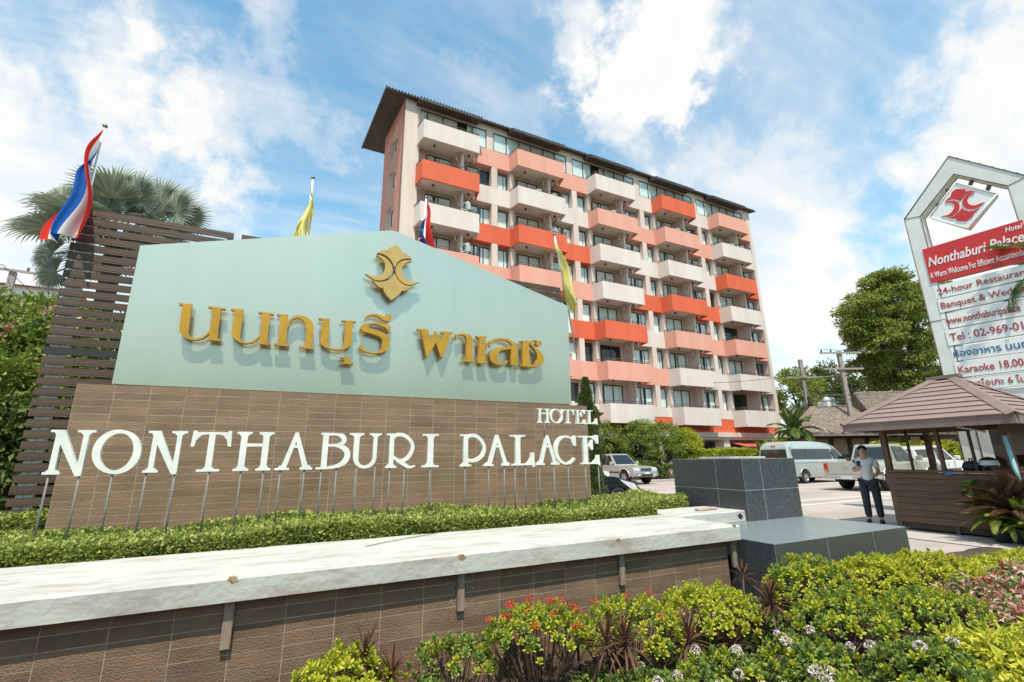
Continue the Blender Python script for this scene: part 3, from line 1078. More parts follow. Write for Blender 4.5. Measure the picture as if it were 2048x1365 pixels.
LZ0, LZ1 = 1.5 - 0.088 * LY / 6, 1.5 + 0.332 * LY / 6
for ch, crop, pl, pr, lab, posts in ROW:
    a, c = cpx(crop, *pl), cpx(crop, *pr)
    t = thing('sign_letter', 'white ' + lab, 'letter', ((a.x + c.x) / 2, LY, 0.70), group='white letters standing on posts before the sign base')
    off = -Vector(t.location)
    o = letter_solid(ch, a.x, c.x, LZ0, LZ1, LY + 0.045, LY).build('letter', MATS['white_paint'], t)
    o.location = off
    for q in posts:
        pxx = cpx(crop, *q)
        b = MB()
        b.tube([(pxx.x, LY + .022, 0.70), (pxx.x, LY + .022, LZ0 + 0.02)], 0.009, 8)
        o = b.build('post', MATS['steel_post'], t)
        o.location = off
hz0, hz1 = cpx(C7, 1200, 294).z, cpx(C7, 1200, 112).z
t = thing('hotel_lettering', 'small white word HOTEL on two thin posts above the last letters', 'letters', (3.8, LY, LZ1))
off = -Vector(t.location)
for ch, pl, pr in (('H', (1118, 200), (1284, 200)), ('O', (1283, 210), (1442, 210)), ('T', (1433, 215), (1592, 215)), ('E', (1588, 225), (1736, 225)), ('L', (1738, 230), (1888, 230))):
    o = letter_solid(ch, cpx(C7, *pl).x, cpx(C7, *pr).x, hz0, hz1, LY + 0.045, LY + .0).build('letter', MATS['white_paint'], t)
    o.location = off
for q in ((1215, 300), (1705, 315)):
    x = cpx(C7, *q).x
    b = MB()
    b.tube([(x, LY + .022, LZ1 - .02), (x, LY + .022, hz0 + .03)], 0.009, 8)
    o = b.build('post', MATS['steel_post'], t)
    o.location = off
b = MB()
b.box(cpx(C7, 1130, 0).x, LY + .046, hz0 + .02, cpx(C7, 1870, 0).x, LY + .058, hz0 + .035)
o = b.build('back_rail', MATS['steel_post'], t)
o.location = off

# ------------------------------------------------------------------ slat screen behind the sign
mat('slat', (0.090, 0.057, 0.038), 0.6, 0.15, 20.0, bump=0.4, bscale=60, stretch=(0.05, 1, 1), obj_var=0.14)
mat('slat_dark', (0.035, 0.033, 0.034), 0.6, 0.15, 20.0)
mat('screen_post', (0.60, 0.60, 0.57), 0.6, 0.1, 5)
SCR_Y = 7.0
scr = thing('slat_screen', 'tall dark brown screen of horizontal slats behind the glass sign', 'screen', (0.86, SCR_Y, 0))
SO = -Vector(scr.location)
PAN = [(-2.652, -0.972), (-0.872, 0.81), (0.91, 2.59), (2.69, 4.375)]
PITCH = 0.1196
for x0, x1 in PAN:
    mb = MB()
    mb.box(-(x1 - x0) / 2, -0.012, -0.044, (x1 - x0) / 2, 0.012, 0.044)
    me = mb.mesh('slat', MATS['slat'])
    med = mb.mesh('slat', MATS['slat_dark'])
    for k in range(33):
        z = 4.586 - PITCH * k
        dark = (k == 15 and x0 < -2)
        put('slat', med if dark else me, scr, Vector(((x0 + x1) / 2, SCR_Y + random.uniform(-.002, .002), z)) + SO, (random.uniform(-.01, .01), random.uniform(-.0012, .0012), 0))
xs = sorted({on_y(115, 604, 7.04).x, on_y(140, 613, 7.04).x})
for x in [-2.652 + .085, xs[1] + .03] + [-1.01, -0.83, 0.77, 0.95, 2.55, 2.73, 3.55, 4.33]:
    b = MB()
    b.box(x - .035, SCR_Y + .013, 0.0, x + .035, SCR_Y + .083, 4.61)
    o = b.build('screen_post', MATS['screen_post'], scr)
    o.location = SO

# ------------------------------------------------------------------ flags
mat('pole_white', (0.72, 0.73, 0.72), 0.4, 0.05, 5)
mat('pole_cap', (0.25, 0.22, 0.16), 0.4, 0.1, 5, metal=0.6)


def stripe_mat(name, cols):
    m = bpy.data.materials.new(name)
    m.use_nodes = True
    nd, lk = m.node_tree.nodes, m.node_tree.links
    nd.clear()
    out = N(nd, 'ShaderNodeOutputMaterial')
    uv = N(nd, 'ShaderNodeUVMap')
    uv.uv_map = 'flag'
    sep = N(nd, 'ShaderNodeSeparateXYZ')
    lk.new(uv.outputs[0], sep.inputs[0])
    cr = N(nd, 'ShaderNodeValToRGB')
    cr.color_ramp.interpolation = 'CONSTANT'
    els = cr.color_ramp.elements
    els[0].position, els[0].color = 0.0, (*cols[0][1], 1)
    els[1].position, els[1].color = cols[1][0], (*cols[1][1], 1)
    for p, c in cols[2:]:
        e = els.new(p)
        e.color = (*c, 1)
    lk.new(sep.outputs['Y'], cr.inputs[0])
    d = N(nd, 'ShaderNodeBsdfDiffuse')
    tl = N(nd, 'ShaderNodeBsdfTranslucent')
    lk.new(cr.outputs[0], d.inputs[0])
    lk.new(cr.outputs[0], tl.inputs[0])
    ms = N(nd, 'ShaderNodeMixShader')
    ms.inputs[0].default_value = 0.35
    lk.new(d.outputs[0], ms.inputs[1])
    lk.new(tl.outputs[0], ms.inputs[2])
    lk.new(ms.outputs[0], out.inputs[0])
    return m


RED, WHT, BLU = (0.70, 0.05, 0.04), (0.78, 0.78, 0.76), (0.03, 0.14, 0.50)
m_thai = stripe_mat('flag_thai', [(0, RED), (1 / 6, WHT), (1 / 3, BLU), (2 / 3, WHT), (5 / 6, RED)])
m_yel = stripe_mat('flag_yellow', [(0, (0.86, 0.80, 0.34)), (0.75, (0.82, 0.66, 0.08))])


def flag(label, name, pxtop, m, hoist, fly, lean, out, seed, yv=6.93, cat='flag', wob=1.0, group=None, base=3.4, spread=0.26, tilt=0.0):
    top = on_y(*pxtop, yv)
    t = thing(name, label, cat, (top.x, yv, base), group=group)
    b = MB()
    b.tube([(tilt, 0, 0), (0, 0, top.z - base)], 0.016, 8)
    b.build('pole', MATS['pole_white'], t)
    b = MB()
    b.lathe([(0.0, .045), (.018, .035), (.03, .012), (.03, 0), (.012, -.004), (.012, -.05)], 10)
    o = b.build('finial', MATS['pole_cap'], t)
    o.location = (0, 0, top.z - base)
    zt = top.z - base - 0.05
    nu, nv = 40, 30
    r = random.Random(seed)
    ph = [r.uniform(0, 6.28) for _ in range(4)]
    V, UV = [], []
    for i in range(nu + 1):
        u = i / nu
        for j in range(nv + 1):
            v = j / nv          # 0 top edge, 1 bottom edge
            # the cloth falls straight from its top corner; the lower stripes gather in folds around it
            z = zt - v * hoist * (1 - u) - u * fly - 0.22 * hoist * v * u
            k = math.sin(min(1.0, .25 + u * 3) * PI / 2)
            w = spread * (0.25 + 0.75 * u ** 0.7)
            x = tilt * (1 - z / (top.z - base)) + lean * u - w * (v ** 0.8) * k + wob * (0.02 * math.sin(9 * v + 4 * u + ph[1]) + 0.022 * math.sin(7.5 * u + 3 * v + ph[2])) * k
            y = -0.02 - out * u + wob * k * (0.055 * math.sin(13 * v + 1.8 * u + ph[3]) + 0.025 * math.sin(25 * v + 3 * u + ph[0]))
            V.append((x, y, z))
            UV.append((u, v))
    Fc = []
    for i in range(nu):
        for j in range(nv):
            a = i * (nv + 1) + j
            Fc.append((a, a + 1, a + nv + 2, a + nv + 1))
    me = np_mesh('cloth', V, Fc, m, True)
    uvl = me.uv_layers.new(name='flag')
    idx = np.zeros(len(me.loops), dtype=np.int32)
    me.loops.foreach_get('vertex_index', idx)
    uvl.data.foreach_set('uv', np.asarray(UV, dtype=np.float32)[idx].ravel())
    put('cloth', me, t)
    return t


flag('large red white and blue striped flag hanging at the left end of the slat screen', 'national_flag', (210, 254), m_thai, 0.85, 1.66, 0.14, 0.32, 3, yv=7.12, spread=0.31, base=2.6, wob=1.7)
flag('small red white and blue flag on a white pole right of the glass apex', 'national_flag', (852, 396), m_thai, 0.80, 1.05, 0.15, 0.05, 8, yv=7.1, spread=0.28, wob=1.4)
flag('yellow flag on a white pole above the left slope of the glass sign', 'yellow_flag', (626, 357), m_yel, 0.80, 1.10, 0.06, 0.06, 5, yv=7.1, spread=0.30, wob=1.3)
flag('yellow flag hanging by the right corner of the glass sign', 'yellow_flag', (1109, 470), m_yel, 0.75, 1.36, 0.05, 0.20, 12, yv=6.90, spread=0.13, tilt=0.36, wob=1.3)

# ================================================================== HOTEL
mat('wall_cream', (0.67, 0.56, 0.50), 0.85, 0.05, 0.9, bump=0.05, bscale=30, c2=(0.56, 0.45, 0.385), stretch=(1, 1, .12), coord='World')
mat('paint_white', (0.68, 0.60, 0.55), 0.8, 0.04, 1.1, c2=(0.60, 0.52, 0.465), stretch=(1, 1, .12), coord='World')
mat('paint_pink', (0.70, 0.345, 0.265), 0.8, 0.04, 0.9, c2=(0.64, 0.30, 0.225), stretch=(1, 1, .15), coord='World')
mat('paint_orange', (0.66, 0.125, 0.055), 0.75, 0.04, 0.9, c2=(0.58, 0.105, 0.045), stretch=(1, 1, .15), coord='World')
mat('salmon', (0.56, 0.235, 0.17), 0.85, 0.05, 0.3, c2=(0.52, 0.215, 0.155))
mat('roof_tile', (0.055, 0.046, 0.040), 0.7, 0.2, 3.0)
mat('soffit', (0.075, 0.052, 0.042), 0.8, 0.2, 2.0)
mat('frame_dark', (0.035, 0.034, 0.033), 0.5, 0.1, 5)
mat('rail_brown', (0.10, 0.07, 0.055), 0.5, 0.1, 5)
mat('ac_white', (0.70, 0.70, 0.67), 0.5, 0.05, 5)
mat('ac_grille', (0.12, 0.12, 0.12), 0.6, 0.1, 5)
mat('lamp_dark', (0.08, 0.07, 0.06), 0.5, 0.1, 5)
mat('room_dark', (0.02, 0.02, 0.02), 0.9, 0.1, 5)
glass_mat('window_glass', (0.97, 0.985, 0.98), 0.02)


def curtain_mat():
    m = bpy.data.materials.new('curtain')
    m.use_nodes = True
    nd, lk = m.node_tree.nodes, m.node_tree.links
    bs = nd['Principled BSDF']
    bs.inputs['Roughness'].default_value = 0.9
    oi = N(nd, 'ShaderNodeObjectInfo')
    cr = N(nd, 'ShaderNodeValToRGB')
    cr.color_ramp.elements[0].color = (0.66, 0.76, 0.74, 1)
    cr.color_ramp.elements[1].color = (0.84, 0.88, 0.86, 1)
    lk.new(oi.outputs['Random'], cr.inputs[0])
    lk.new(cr.outputs[0], bs.inputs['Base Color'])
    MATS['curtain'] = m


curtain_mat()
PHI = math.radians(1.19754)
P0 = Vector((6.21578, 26.27478, 0.0))
hotel = thing('hotel_building', 'eight storey cream hotel block with orange and pink balconies', 'building', P0, PHI)
HM = Matrix.Translation(P0) @ Matrix.Rotation(PHI, 4, 'Z')


def hp(mb, name, m, parent=None, bevel=0.0):
    return mb.build(name, m, parent or hotel, bevel)


def hpt(u, y, z):
    return HM @ Vector((u, y, z))


BL = [7.1 * k for k in range(5)]
ZB = {k: 3.89 + 3.1 * (k - 2) for k in range(2, 9)}
WY, RY = 1.1, 1.66
UL, UR = -1.05, 34.62
BACK = 8.5
COLS = {1: 'WOWPWOW', 2: 'PWOPWPW', 3: 'WPWWOPW', 4: 'OPWOPWW', 5: 'PWOWPWW'}       # rows 8 .. 2
BAND = {0: 'WWWWWWW', 1: 'PWOPWOW', 2: 'PWOPOPW', 3: 'WPWOWPW', 4: 'WPWOPWW', 5: 'PWOWPWW'}
PM = {'W': 'paint_white', 'P': 'paint_pink', 'O': 'paint_orange'}


def slit_wall(mb, x0, x1, z0, z1, holes, y0, y1):
    """solid wall between y0 and y1 with rectangular holes (all in one column order)"""
    xs = sorted({x0, x1, *[h[0] for h in holes], *[h[1] for h in holes]})
    for a, c in zip(xs[:-1], xs[1:]):
        zs = [(z0, z1)]
        for h in holes:
            if h[0] <= a + 1e-6 and h[1] >= c - 1e-6:
                nz = []
                for e, f in zs:
                    if h[2] > e: nz.append((e, min(f, h[2])))
                    if h[3] < f: nz.append((max(e, h[3]), f))
                zs = nz
        for e, f in zs:
            if f - e > 1e-4:
                mb.box(a, y0, e, c, y1, f)


# back-plane wall (the recessed wall that carries the windows), solid core of the block
b = MB()
b.box(UL + .3, RY, 0.0, UR - .003, BACK, 25.98)
hp(b, 'core_wall', MATS['wall_cream'])
# gable wall with recesses: built as a skin 0.3 m thick
b = MB()
holes = [(3.25, 6.0, ZB[k] - 2.0, ZB[k] + .45) for k in range(3, 9)] + [(3.25, 6.0, 23.55, 25.75)]
mb = MB()
slit_wall(mb, 1.1, BACK, 0.0, 26.0, holes, UL, UL + .298)
mb.v = [(y, x, z) for x, y, z in mb.v]
hp(mb, 'gable_wall', MATS['salmon'])
rv = MB()
for h in holes:
    rv.box(UL + .296, h[0] - .06, h[2] - .06, UL + .3, h[1] + .06, h[3] + .06)
    for (a, c, e, f) in ((h[0] - .05, h[0] + .002, h[2], h[3]), (h[1] - .002, h[1] + .05, h[2], h[3]), (h[0], h[1], h[3] - .003, h[3] + .04), (h[0], h[1], h[2] - .04, h[2] + .003)):
        rv.box(UL + .004, a, e, UL + .29, c, f)
hp(rv, 'recess_lining', MATS['wall_cream'])
# corner pilasters, pilasters, piers and fins
def pier(u0, u1, y0, y1, z0, z1, name='pilaster', m='wall_cream'):
    b = MB()
    b.box(u0, y0, z0, u1, y1, z1)
    return hp(b, name, MATS[m])


pier(UL, 0.0, WY - .01, RY, 0.0, 26.0)
pier(UR - .42, UR, WY - .01, RY, 0.0, 26.0)
for i, bl in enumerate(BL):
    if i:
        pier(bl - 1.62, bl - 1.15, WY + .008, RY, 4.6, 23.9)
        pier(bl - .10, bl + .22, WY + .006, RY, 4.6, 23.6)
    pier(bl + 2.95, bl + 3.09, WY - .55, RY, 3.9, 23.0, 'balcony_fin')
# spandrel bands
edges = [UL + .002] + [bl + 4.9 - 7.1 + 2.1 for bl in BL[1:]] + [UR - .002]
for row, k in enumerate(range(8, 1, -1)):
    z0, z1 = ZB[k] + .06, ZB[k] + 1.44
    if k == 2:
        z0, z1 = 4.55, 5.30
    segs = []
    for s in range(6):
        u0 = UL + .004 if s == 0 else BL[s - 1] + 4.02
        u1 = UR - .425 if s == 5 else BL[s] + .07
        b = MB()
        b.box(u0, WY, z0, u1 - .002, RY, z1)
        if s == 0:
            continue
        hp(b, 'spandrel_band', MATS[PM[BAND[s][row]]])
b = MB()
b.box(UL + .35, WY + .02, 3.45, UR - .02, RY, 4.548)
hp(b, 'orange_fascia', MATS['paint_orange'])
b = MB()
b.box(UL + .3, WY - .002, 25.52, UR - .421, RY, 26.02)
hp(b, 'eaves_band', MATS['wall_cream'])
# pillars between top-floor glazing
for i in range(5):
    u0 = BL[i] + 5.06
    u1 = (BL[i + 1] - 1.46) if i < 4 else UR - .42
    pier(u0, u1 - .001, WY - .004, RY, ZB[8] + 1.44, 25.52)

# windows ------------------------------------------------------------------
WIN_CACHE = {}


def window(w, h, panes, loc, open_dark=-1, rz=0.0, curt=True, parent=None):
    key = (round(w, 2), round(h, 2), panes)
    if key not in WIN_CACHE:
        f = MB()
        t = 0.055
        f.box(-w / 2, -.05, 0, -w / 2 + t, 0.02, h)
        f.box(w / 2 - t, -.05, 0, w / 2, 0.02, h)
        f.box(-w / 2 + t, -.05, 0, w / 2 - t, 0.02, t)
        f.box(-w / 2 + t, -.05, h - t, w / 2 - t, 0.02, h)
        for k in range(1, panes):
            x = -w / 2 + w * k / panes
            f.box(x - t * .6, -.05 + .012 * (k % 2), t, x + t * .6, 0.01, h - t)
        g = MB()
        g.box(-w / 2 + t, -.022, t, w / 2 - t, -.014, h - t)
        cs = []
        for var in range(3):
            rr = random.Random(var * 7 + int(w * 10))
            n = max(10, int(w * 14))
            V, Fc = [], []
            gap0 = rr.uniform(0.30, 0.7)
            for k in range(n + 1):
                x = -w / 2 + t + (w - 2 * t) * k / n
                y = 0.010 + 0.028 * math.sin(k * 2.1 + var) + rr.uniform(-.008, .008)
                V += [(x, y + .012, t), (x, y + .012, h - t)]
            for k in range(n):
                if var == 2 and abs((k + .5) / n - gap0) < 0.07:
                    continue
                Fc.append((2 * k, 2 * k + 2, 2 * k + 3, 2 * k + 1))
            cs.append(np_mesh('curtain', V, Fc, MATS['curtain'], True))
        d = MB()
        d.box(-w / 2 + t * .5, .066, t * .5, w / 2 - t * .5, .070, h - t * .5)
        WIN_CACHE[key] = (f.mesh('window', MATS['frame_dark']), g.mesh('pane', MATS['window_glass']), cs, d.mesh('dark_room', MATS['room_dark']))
    fm, gm, cs, dm = WIN_CACHE[key]
    o = put('window', fm, parent or hotel, loc, (0, 0, rz))
    put('pane', gm, o)
    if curt:
        put('curtain', random.choice(cs), o)
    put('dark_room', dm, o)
    return o


WYR = RY - .075
for i, bl in enumerate(BL):
    for k in range(2, 8):
        z = ZB[k] + (1.44 if k > 2 else 1.42)
        h = 1.30
        rz = ZB[k] + .25
        closed = random.random()
        window(1.85, 2.72, 2, (bl + 1.60, WYR, rz), curt=not (i == 4 and k == 2) and closed > 0.08)
        window(0.98, 2.72, 1, (bl + 4.15, WYR, rz), curt=random.random() > 0.1)
        window(0.78, 1.72, 1, (bl + 5.13, WYR, ZB[k] + 1.22), curt=random.random() > 0.15)
        if i:
            window(0.80, 1.58, 1, (bl - .58, WYR, ZB[k] + 1.43), curt=random.random() > 0.1)
    u0 = -0.60 if i == 0 else bl - 1.46
    u1 = bl + 5.06
    n = 6 if i else 5
    window(u1 - u0, 1.60, n, ((u0 + u1) / 2, WY + .06, ZB[8] + 1.44))
b = MB()
for k in range(3, 10):
    zb = (ZB[k] - 1.45) if k < 9 else 23.95
    o = window(0.95, 1.35, 1, (UL + .28, 4.75, zb), rz=-PI / 2, curt=False)

# balconies ------------------------------------------------------------------
def balcony_mesh(m):
    b = MB()
    W, T, H, D = 4.07, 0.10, 1.38, WY + .002
    # trapezoid plan: the left cheek splays out from the wall
    pl = [(0.0, 0.0), (W, 0.0), (W + .16, D), (-.16, D)]
    inn = [(T, T), (W - T, T), (W + .16 - T, D), (-.16 + T, D)]
    n = 4
    for (i, j) in ((0, 1), (1, 2), (3, 0)):
        a, c, e, f = pl[i], pl[j], inn[j], inn[i]
        zl = 0.0
        vs = [(*a, zl), (*c, zl), (*e, zl), (*f, zl), (*a, H), (*c, H), (*e, H), (*f, H)]
        b.add(vs, [(3, 2, 1, 0), (4, 5, 6, 7), (0, 1, 5, 4), (1, 2, 6, 5), (2, 3, 7, 6), (3, 0, 4, 7)])
    return b.mesh('balcony', m)


bal_me = {c: balcony_mesh(MATS[PM[c]]) for c in 'WPO'}
slab = MB()
slab.prism([(0.12, .12), (3.95, .12), (4.1, WY + .5), (-.03, WY + .5)], 0.16, 0.30)
slab_me = slab.mesh('floor_slab', MATS['wall_cream'])
rail = MB()
for z in (1.47, 1.60):
    rail.tube([(-.14, WY, z), (0.05, 0.05, z), (4.02, 0.05, z), (4.18, WY, z)], 0.024, 6)
for k in range(7):
    rail.box(.05 + 3.97 * k / 6 - .014, .036, 1.378, .05 + 3.97 * k / 6 + .014, .064, 1.61)
rail_me = rail.mesh('railing', MATS['rail_brown'])
lamp = MB()
lamp.lathe([(0.0, -.16), (.07, -.14), (.085, -.02), (.05, 0.0)], 10)
lamp_me = lamp.mesh('ceiling_lamp', MATS['lamp_dark'])
pipe = MB()
pipe.tube([(0, 0, 0), (0, 0, -.55), (.25, .12, -.62)], .045, 6)
pipe_me = pipe.mesh('drain_pipe', MATS['wall_cream'])
for i, bl in enumerate(BL):
    for row, k in enumerate(range(8, 1, -1)):
        o = put('balcony', bal_me[COLS[i + 1][row]], hotel, (bl, 0, ZB[k]))
        put('floor_slab', slab_me, o)
        put('railing', rail_me, o)
        put('ceiling_lamp', lamp_me, o, (1.0, .75, .16))
        if k > 2:
            put('ceiling_lamp', lamp_me, o, (3.55, .75, .16))
            put('drain_pipe', pipe_me, o, (2.65, .85, .16))
# ground floor ------------------------------------------------------------------
b = MB()
b.box(UL + .4, .7, 3.05, UR - .1, WY + .3, 3.42)
b.box(UL + .4, .85, 2.85, UR - .1, WY + .3, 3.05)
hp(b, 'entrance_canopy', MATS['wall_cream'])
for u0, u1 in ((14, 18.6), (20.6, 26.2), (28.0, 33.0)):
    window(u1 - u0, 1.35, 4, ((u0 + u1) / 2, RY - .08, 1.35), curt=False)
b = MB()
for u in (19.4, 26.9, 33.4):
    b = MB()
    b.box(u - .35, .95, 0, u + .35, RY, 2.85)
    hp(b, 'ground_pier', MATS['wall_cream'])
aw = MB()
aw.prism([(-.3, 2.22), (1.3, 2.62), (1.3, 2.66), (-.3, 2.28)], 27.6, 31.6, 'x')
hp(aw, 'awning', mat('awning_red', (0.52, 0.10, 0.06), 0.7, 0.1, 5, c2=(0.40, 0.09, 0.06)))
# roof ------------------------------------------------------------------
RX0, RX1 = -2.42, UR + .55


def rz_(y):
    return 25.97 + (y - .64) * 0.265


rb = MB()
rb.prism([(.66, rz_(.66) - .06), (11.9, rz_(11.9) - .06), (11.9, rz_(11.9) + .06), (.66, rz_(.66) + .05)], RX0, RX1, 'x')
roof = hp(rb, 'roof', MATS['soffit'])
tiles = MB()
for k in range(int((RX1 - RX0) / 0.22)):
    x = RX0 + .11 + .22 * k
    tiles.tube([(x, .62, rz_(.62) + .055), (x, 11.95, rz_(11.95) + .06)], 0.06, 6)
tag(hp(tiles, 'roof_tiles', MATS['roof_tile'], roof), kind='stuff')
b = MB()
b.prism([(.6, rz_(.6) - .10), (12.0, rz_(12.0) - .10), (12.0, rz_(12.0) + .14), (.6, rz_(.6) + .14)], RX0 - .10, RX0, 'x')
hp(b, 'barge_board', MATS['roof_tile'], roof)
gw = MB()
gw.prism([(1.1, 26.0), (BACK, 26.0), (BACK, rz_(BACK) - .055), (1.1, rz_(1.1) - .055)], UL + .004, UL + .294, 'x')
hp(gw, 'gable_top', MATS['salmon'])
cw = MB()
cw.box(UL + .31, WY + .3, 25.97, UR - .05, WY + .9, rz_(WY + .3) - .03)
hp(cw, 'wall_head', MATS['wall_cream'])
for i, bl in enumerate(BL):
    hd = MB()
    y0, y1 = .10, 2.4
    hd.prism([(y0, 25.40), (1.09, 25.70), (y1, 26.5), (y1, 26.62), (y0, 25.58)], bl - .30, bl + 4.32, 'x')
    o = hp(hd, 'roof_hood', MATS['soffit'])
    ht = MB()
    for k in range(21):
        x = bl - .24 + .225 * k
        ht.tube([(x, y0 - .05, 25.58), (x, y1, 26.63)], 0.06, 6)
    ht.box(bl - .32, y0 - .04, 25.37, bl + 4.34, y0 - .005, 25.55)
    tag(hp(ht, 'roof_tiles', MATS['roof_tile'], o), kind='stuff')

# air conditioners standing on balconies -------------------------------------
acb = MB()
acb.box(-.42, -.15, 0, .42, .15, .60)
ac_me = acb.mesh('case', MATS['ac_white'])
fan = MB()
fan.lathe([(0.0, 0.004), (.21, 0.004), (.23, 0.0)], 16, Matrix.Translation((-.1, -.152, .3)) @ Matrix.Rotation(PI / 2, 4, 'X'))
for k in range(4):
    fan.box(.18, -.156, .12 + .1 * k, .38, -.151, .16 + .1 * k)
fan_me = fan.mesh('fan_grille', MATS['ac_grille'])
ORD = {1: 'leftmost', 2: 'second', 3: 'middle', 4: 'fourth', 5: 'rightmost'}
FLR = {8: 'top', 7: 'second highest', 6: 'third highest', 5: 'fourth highest', 4: 'fifth highest', 3: 'sixth highest', 2: 'lowest'}
UN = 'air conditioner units on the hotel balconies'
for c, k, u, dz, side, extra in ((1, 8, 3.3, 1.05, 0, ''), (1, 7, 1.0, 1.05, 0, 'left'), (1, 7, 2.45, .95, 0, 'middle'), (1, 6, 3.35, 1.75, 1, 'upper'), (1, 6, 3.35, 1.05, 1, 'lower'), (1, 5, 3.35, 1.75, 1, 'upper'), (1, 5, 3.35, 1.05, 1, 'lower'),
                                 (2, 7, 1.9, 1.25, 2, 'slanted'), (2, 7, 3.35, 1.2, 1, 'upright'), (2, 6, 3.35, 1.3, 1, ''), (3, 7, 1.9, 1.25, 2, 'slanted'), (3, 7, 3.35, 1.2, 1, 'upright'),
                                 (4, 7, 1.9, 1.25, 2, 'slanted'), (4, 7, 3.35, 1.2, 1, 'upright'), (5, 7, 1.9, 1.25, 2, 'slanted'), (5, 7, 3.35, 1.2, 1, 'upright')):
    lab = 'white %sair conditioner on the %s balcony of the %s column' % (extra + ' ' if extra else '', FLR[k], ORD[c])
    loc = hpt(BL[c - 1] + u, .55 if side != 2 else .62, ZB[k] + dz)
    rz = PHI + (0, -.9, -.55)[side]
    t = thing('air_conditioner', lab, 'air conditioner', loc, rz, UN)
    put('case', ac_me, t, scale=(.55 if side == 1 else .9, 1, 1 if side != 1 else 1.05))
    put('fan_grille', fan_me, t, scale=(.55 if side == 1 else .9, 1, 1))
    b = MB()
    b.box(-.3, -.12, -.07, .3, .12, 0)
    o = b.build('bracket', MATS['ac_grille'], t)

# ================================================================== VEHICLES
mat('paint_silver', (0.46, 0.455, 0.42), 0.32, 0.02, 2.0, metal=0.35, coat=0.6)
mat('paint_champagne', (0.50, 0.48, 0.43), 0.32, 0.02, 2.0, metal=0.35, coat=0.6)
mat('paint_greyblue', (0.47, 0.52, 0.50), 0.30, 0.02, 2.0, metal=0.30, coat=0.7)
mat('paint_white_car', (0.70, 0.71, 0.69), 0.3, 0.02, 2.0, coat=0.7)
mat('paint_black', (0.012, 0.016, 0.022), 0.18, 0.05, 2.0, coat=0.8)
mat('car_glass', (0.012, 0.016, 0.017), 0.06, 0.1, 2.0, spec=0.8)
mat('rubber', (0.025, 0.024, 0.023), 0.85, 0.2, 20)
mat('alloy', (0.46, 0.45, 0.43), 0.35, 0.1, 10, metal=0.7)
mat('chrome', (0.66, 0.67, 0.67), 0.18, 0.03, 5, metal=0.85)
mat('plastic_black', (0.02, 0.02, 0.02), 0.6, 0.1, 5)
mat('lens_clear', (0.62, 0.65, 0.64), 0.12, 0.1, 12, coat=0.8)
mat('lens_red', (0.50, 0.03, 0.02), 0.2, 0.1, 10, coat=0.8)
mat('lens_amber', (0.7, 0.25, 0.05), 0.2, 0.1, 10, coat=0.8)
mat('plate', (0.68, 0.68, 0.64), 0.5, 0.1, 60)


def interp(z, tab):
    for (a, va), (c, vc) in zip(tab[:-1], tab[1:]):
        if z <= c:
            return va + (vc - va) * max(0, (z - a)) / (c - a)
    return tab[-1][1]


def arch(xc, zc, r, a0=0, a1=180, n=12):
    return [(xc + r * math.cos(math.radians(a0 + (a1 - a0) * k / n)), zc + r * math.sin(math.radians(a0 + (a1 - a0) * k / n))) for k in range(n + 1)]


def body(polys, hw):
    mb = MB()
    ov, keep, bound = union2d(polys)
    n = len(ov)
    mb.add([(x, interp(z, hw), z) for x, z in ov] + [(x, -interp(z, hw), z) for x, z in ov], [tuple(reversed(f)) for f in keep] + [tuple(n + i for i in f) for f in keep] + [(e[1], e[0], n + e[0], n + e[1]) for e in bound])
    return mb


def side_panel(poly, hw, off=0.008, th=0.02):
    """the same flat piece on both flanks"""
    mb = MB()
    for s in (1, -1):
        n = len(poly)
        out = [(x, s * (interp(z, hw) + off), z) for x, z in poly]
        inn = [(x, s * (interp(z, hw) + off - th), z) for x, z in poly]
        mb.add(out + inn, [tuple(range(n)), tuple(range(2 * n - 1, n - 1, -1))] + [(i, (i + 1) % n, n + (i + 1) % n, n + i) for i in range(n)])
    return mb


def slope_panel(x0, z0, x1, z1, hw, inset, off=0.01, th=0.02, i2=None):
    """screen between two heights on the sloped front or rear"""
    d = Vector((x1 - x0, z1 - z0)).normalized()
    nx, nz = d.y, -d.x
    if nx * (1 if x0 > 0 else -1) < 0:
        nx, nz = -nx, -nz
    i2 = inset if i2 is None else i2
    y0, y1 = interp(z0, hw) - inset, interp(z1, hw) - i2
    mb = MB()
    o = [(x0 + nx * off, -y0, z0 + nz * off), (x0 + nx * off, y0, z0 + nz * off), (x1 + nx * off, y1, z1 + nz * off), (x1 + nx * off, -y1, z1 + nz * off)]
    q = [(p[0] - nx * th, p[1], p[2] - nz * th) for p in o]
    return mb.add(o + q, [(0, 1, 2, 3), (7, 6, 5, 4), (0, 4, 5, 1), (1, 5, 6, 2), (2, 6, 7, 3), (3, 7, 4, 0)])


def wheel_meshes(r, w, spokes=6):
    ty = MB()
    R = Matrix.Rotation(-PI / 2, 4, 'X')
    ty.lathe([(r * .62, -w / 2), (r * .93, -w / 2), (r, -w * .36), (r, w * .36), (r * .93, w / 2), (r * .62, w / 2), (r * .60, w * .2), (r * .60, -w * .2), (r * .62, -w / 2)], 24, R)
    ri = MB()
    ri.lathe([(r * .62, w / 2 - .005), (r * .56, w / 2 - .02), (r * .55, 0.0), (0, 0.0)], 24, R)
    for k in range(spokes):
        a = 2 * PI * k / spokes
        M = Matrix.Rotation(-a, 4, 'Y')
        ri.box(r * .08, w * .25, -r * .085, r * .58, w / 2 - .012, r * .085, M)
    ri.lathe([(r * .2, w * .25), (r * .19, w / 2 - .006), (0, w / 2)], 14, R)
    return ty.mesh('tyre', MATS['rubber']), ri.mesh('rim', MATS['alloy'])


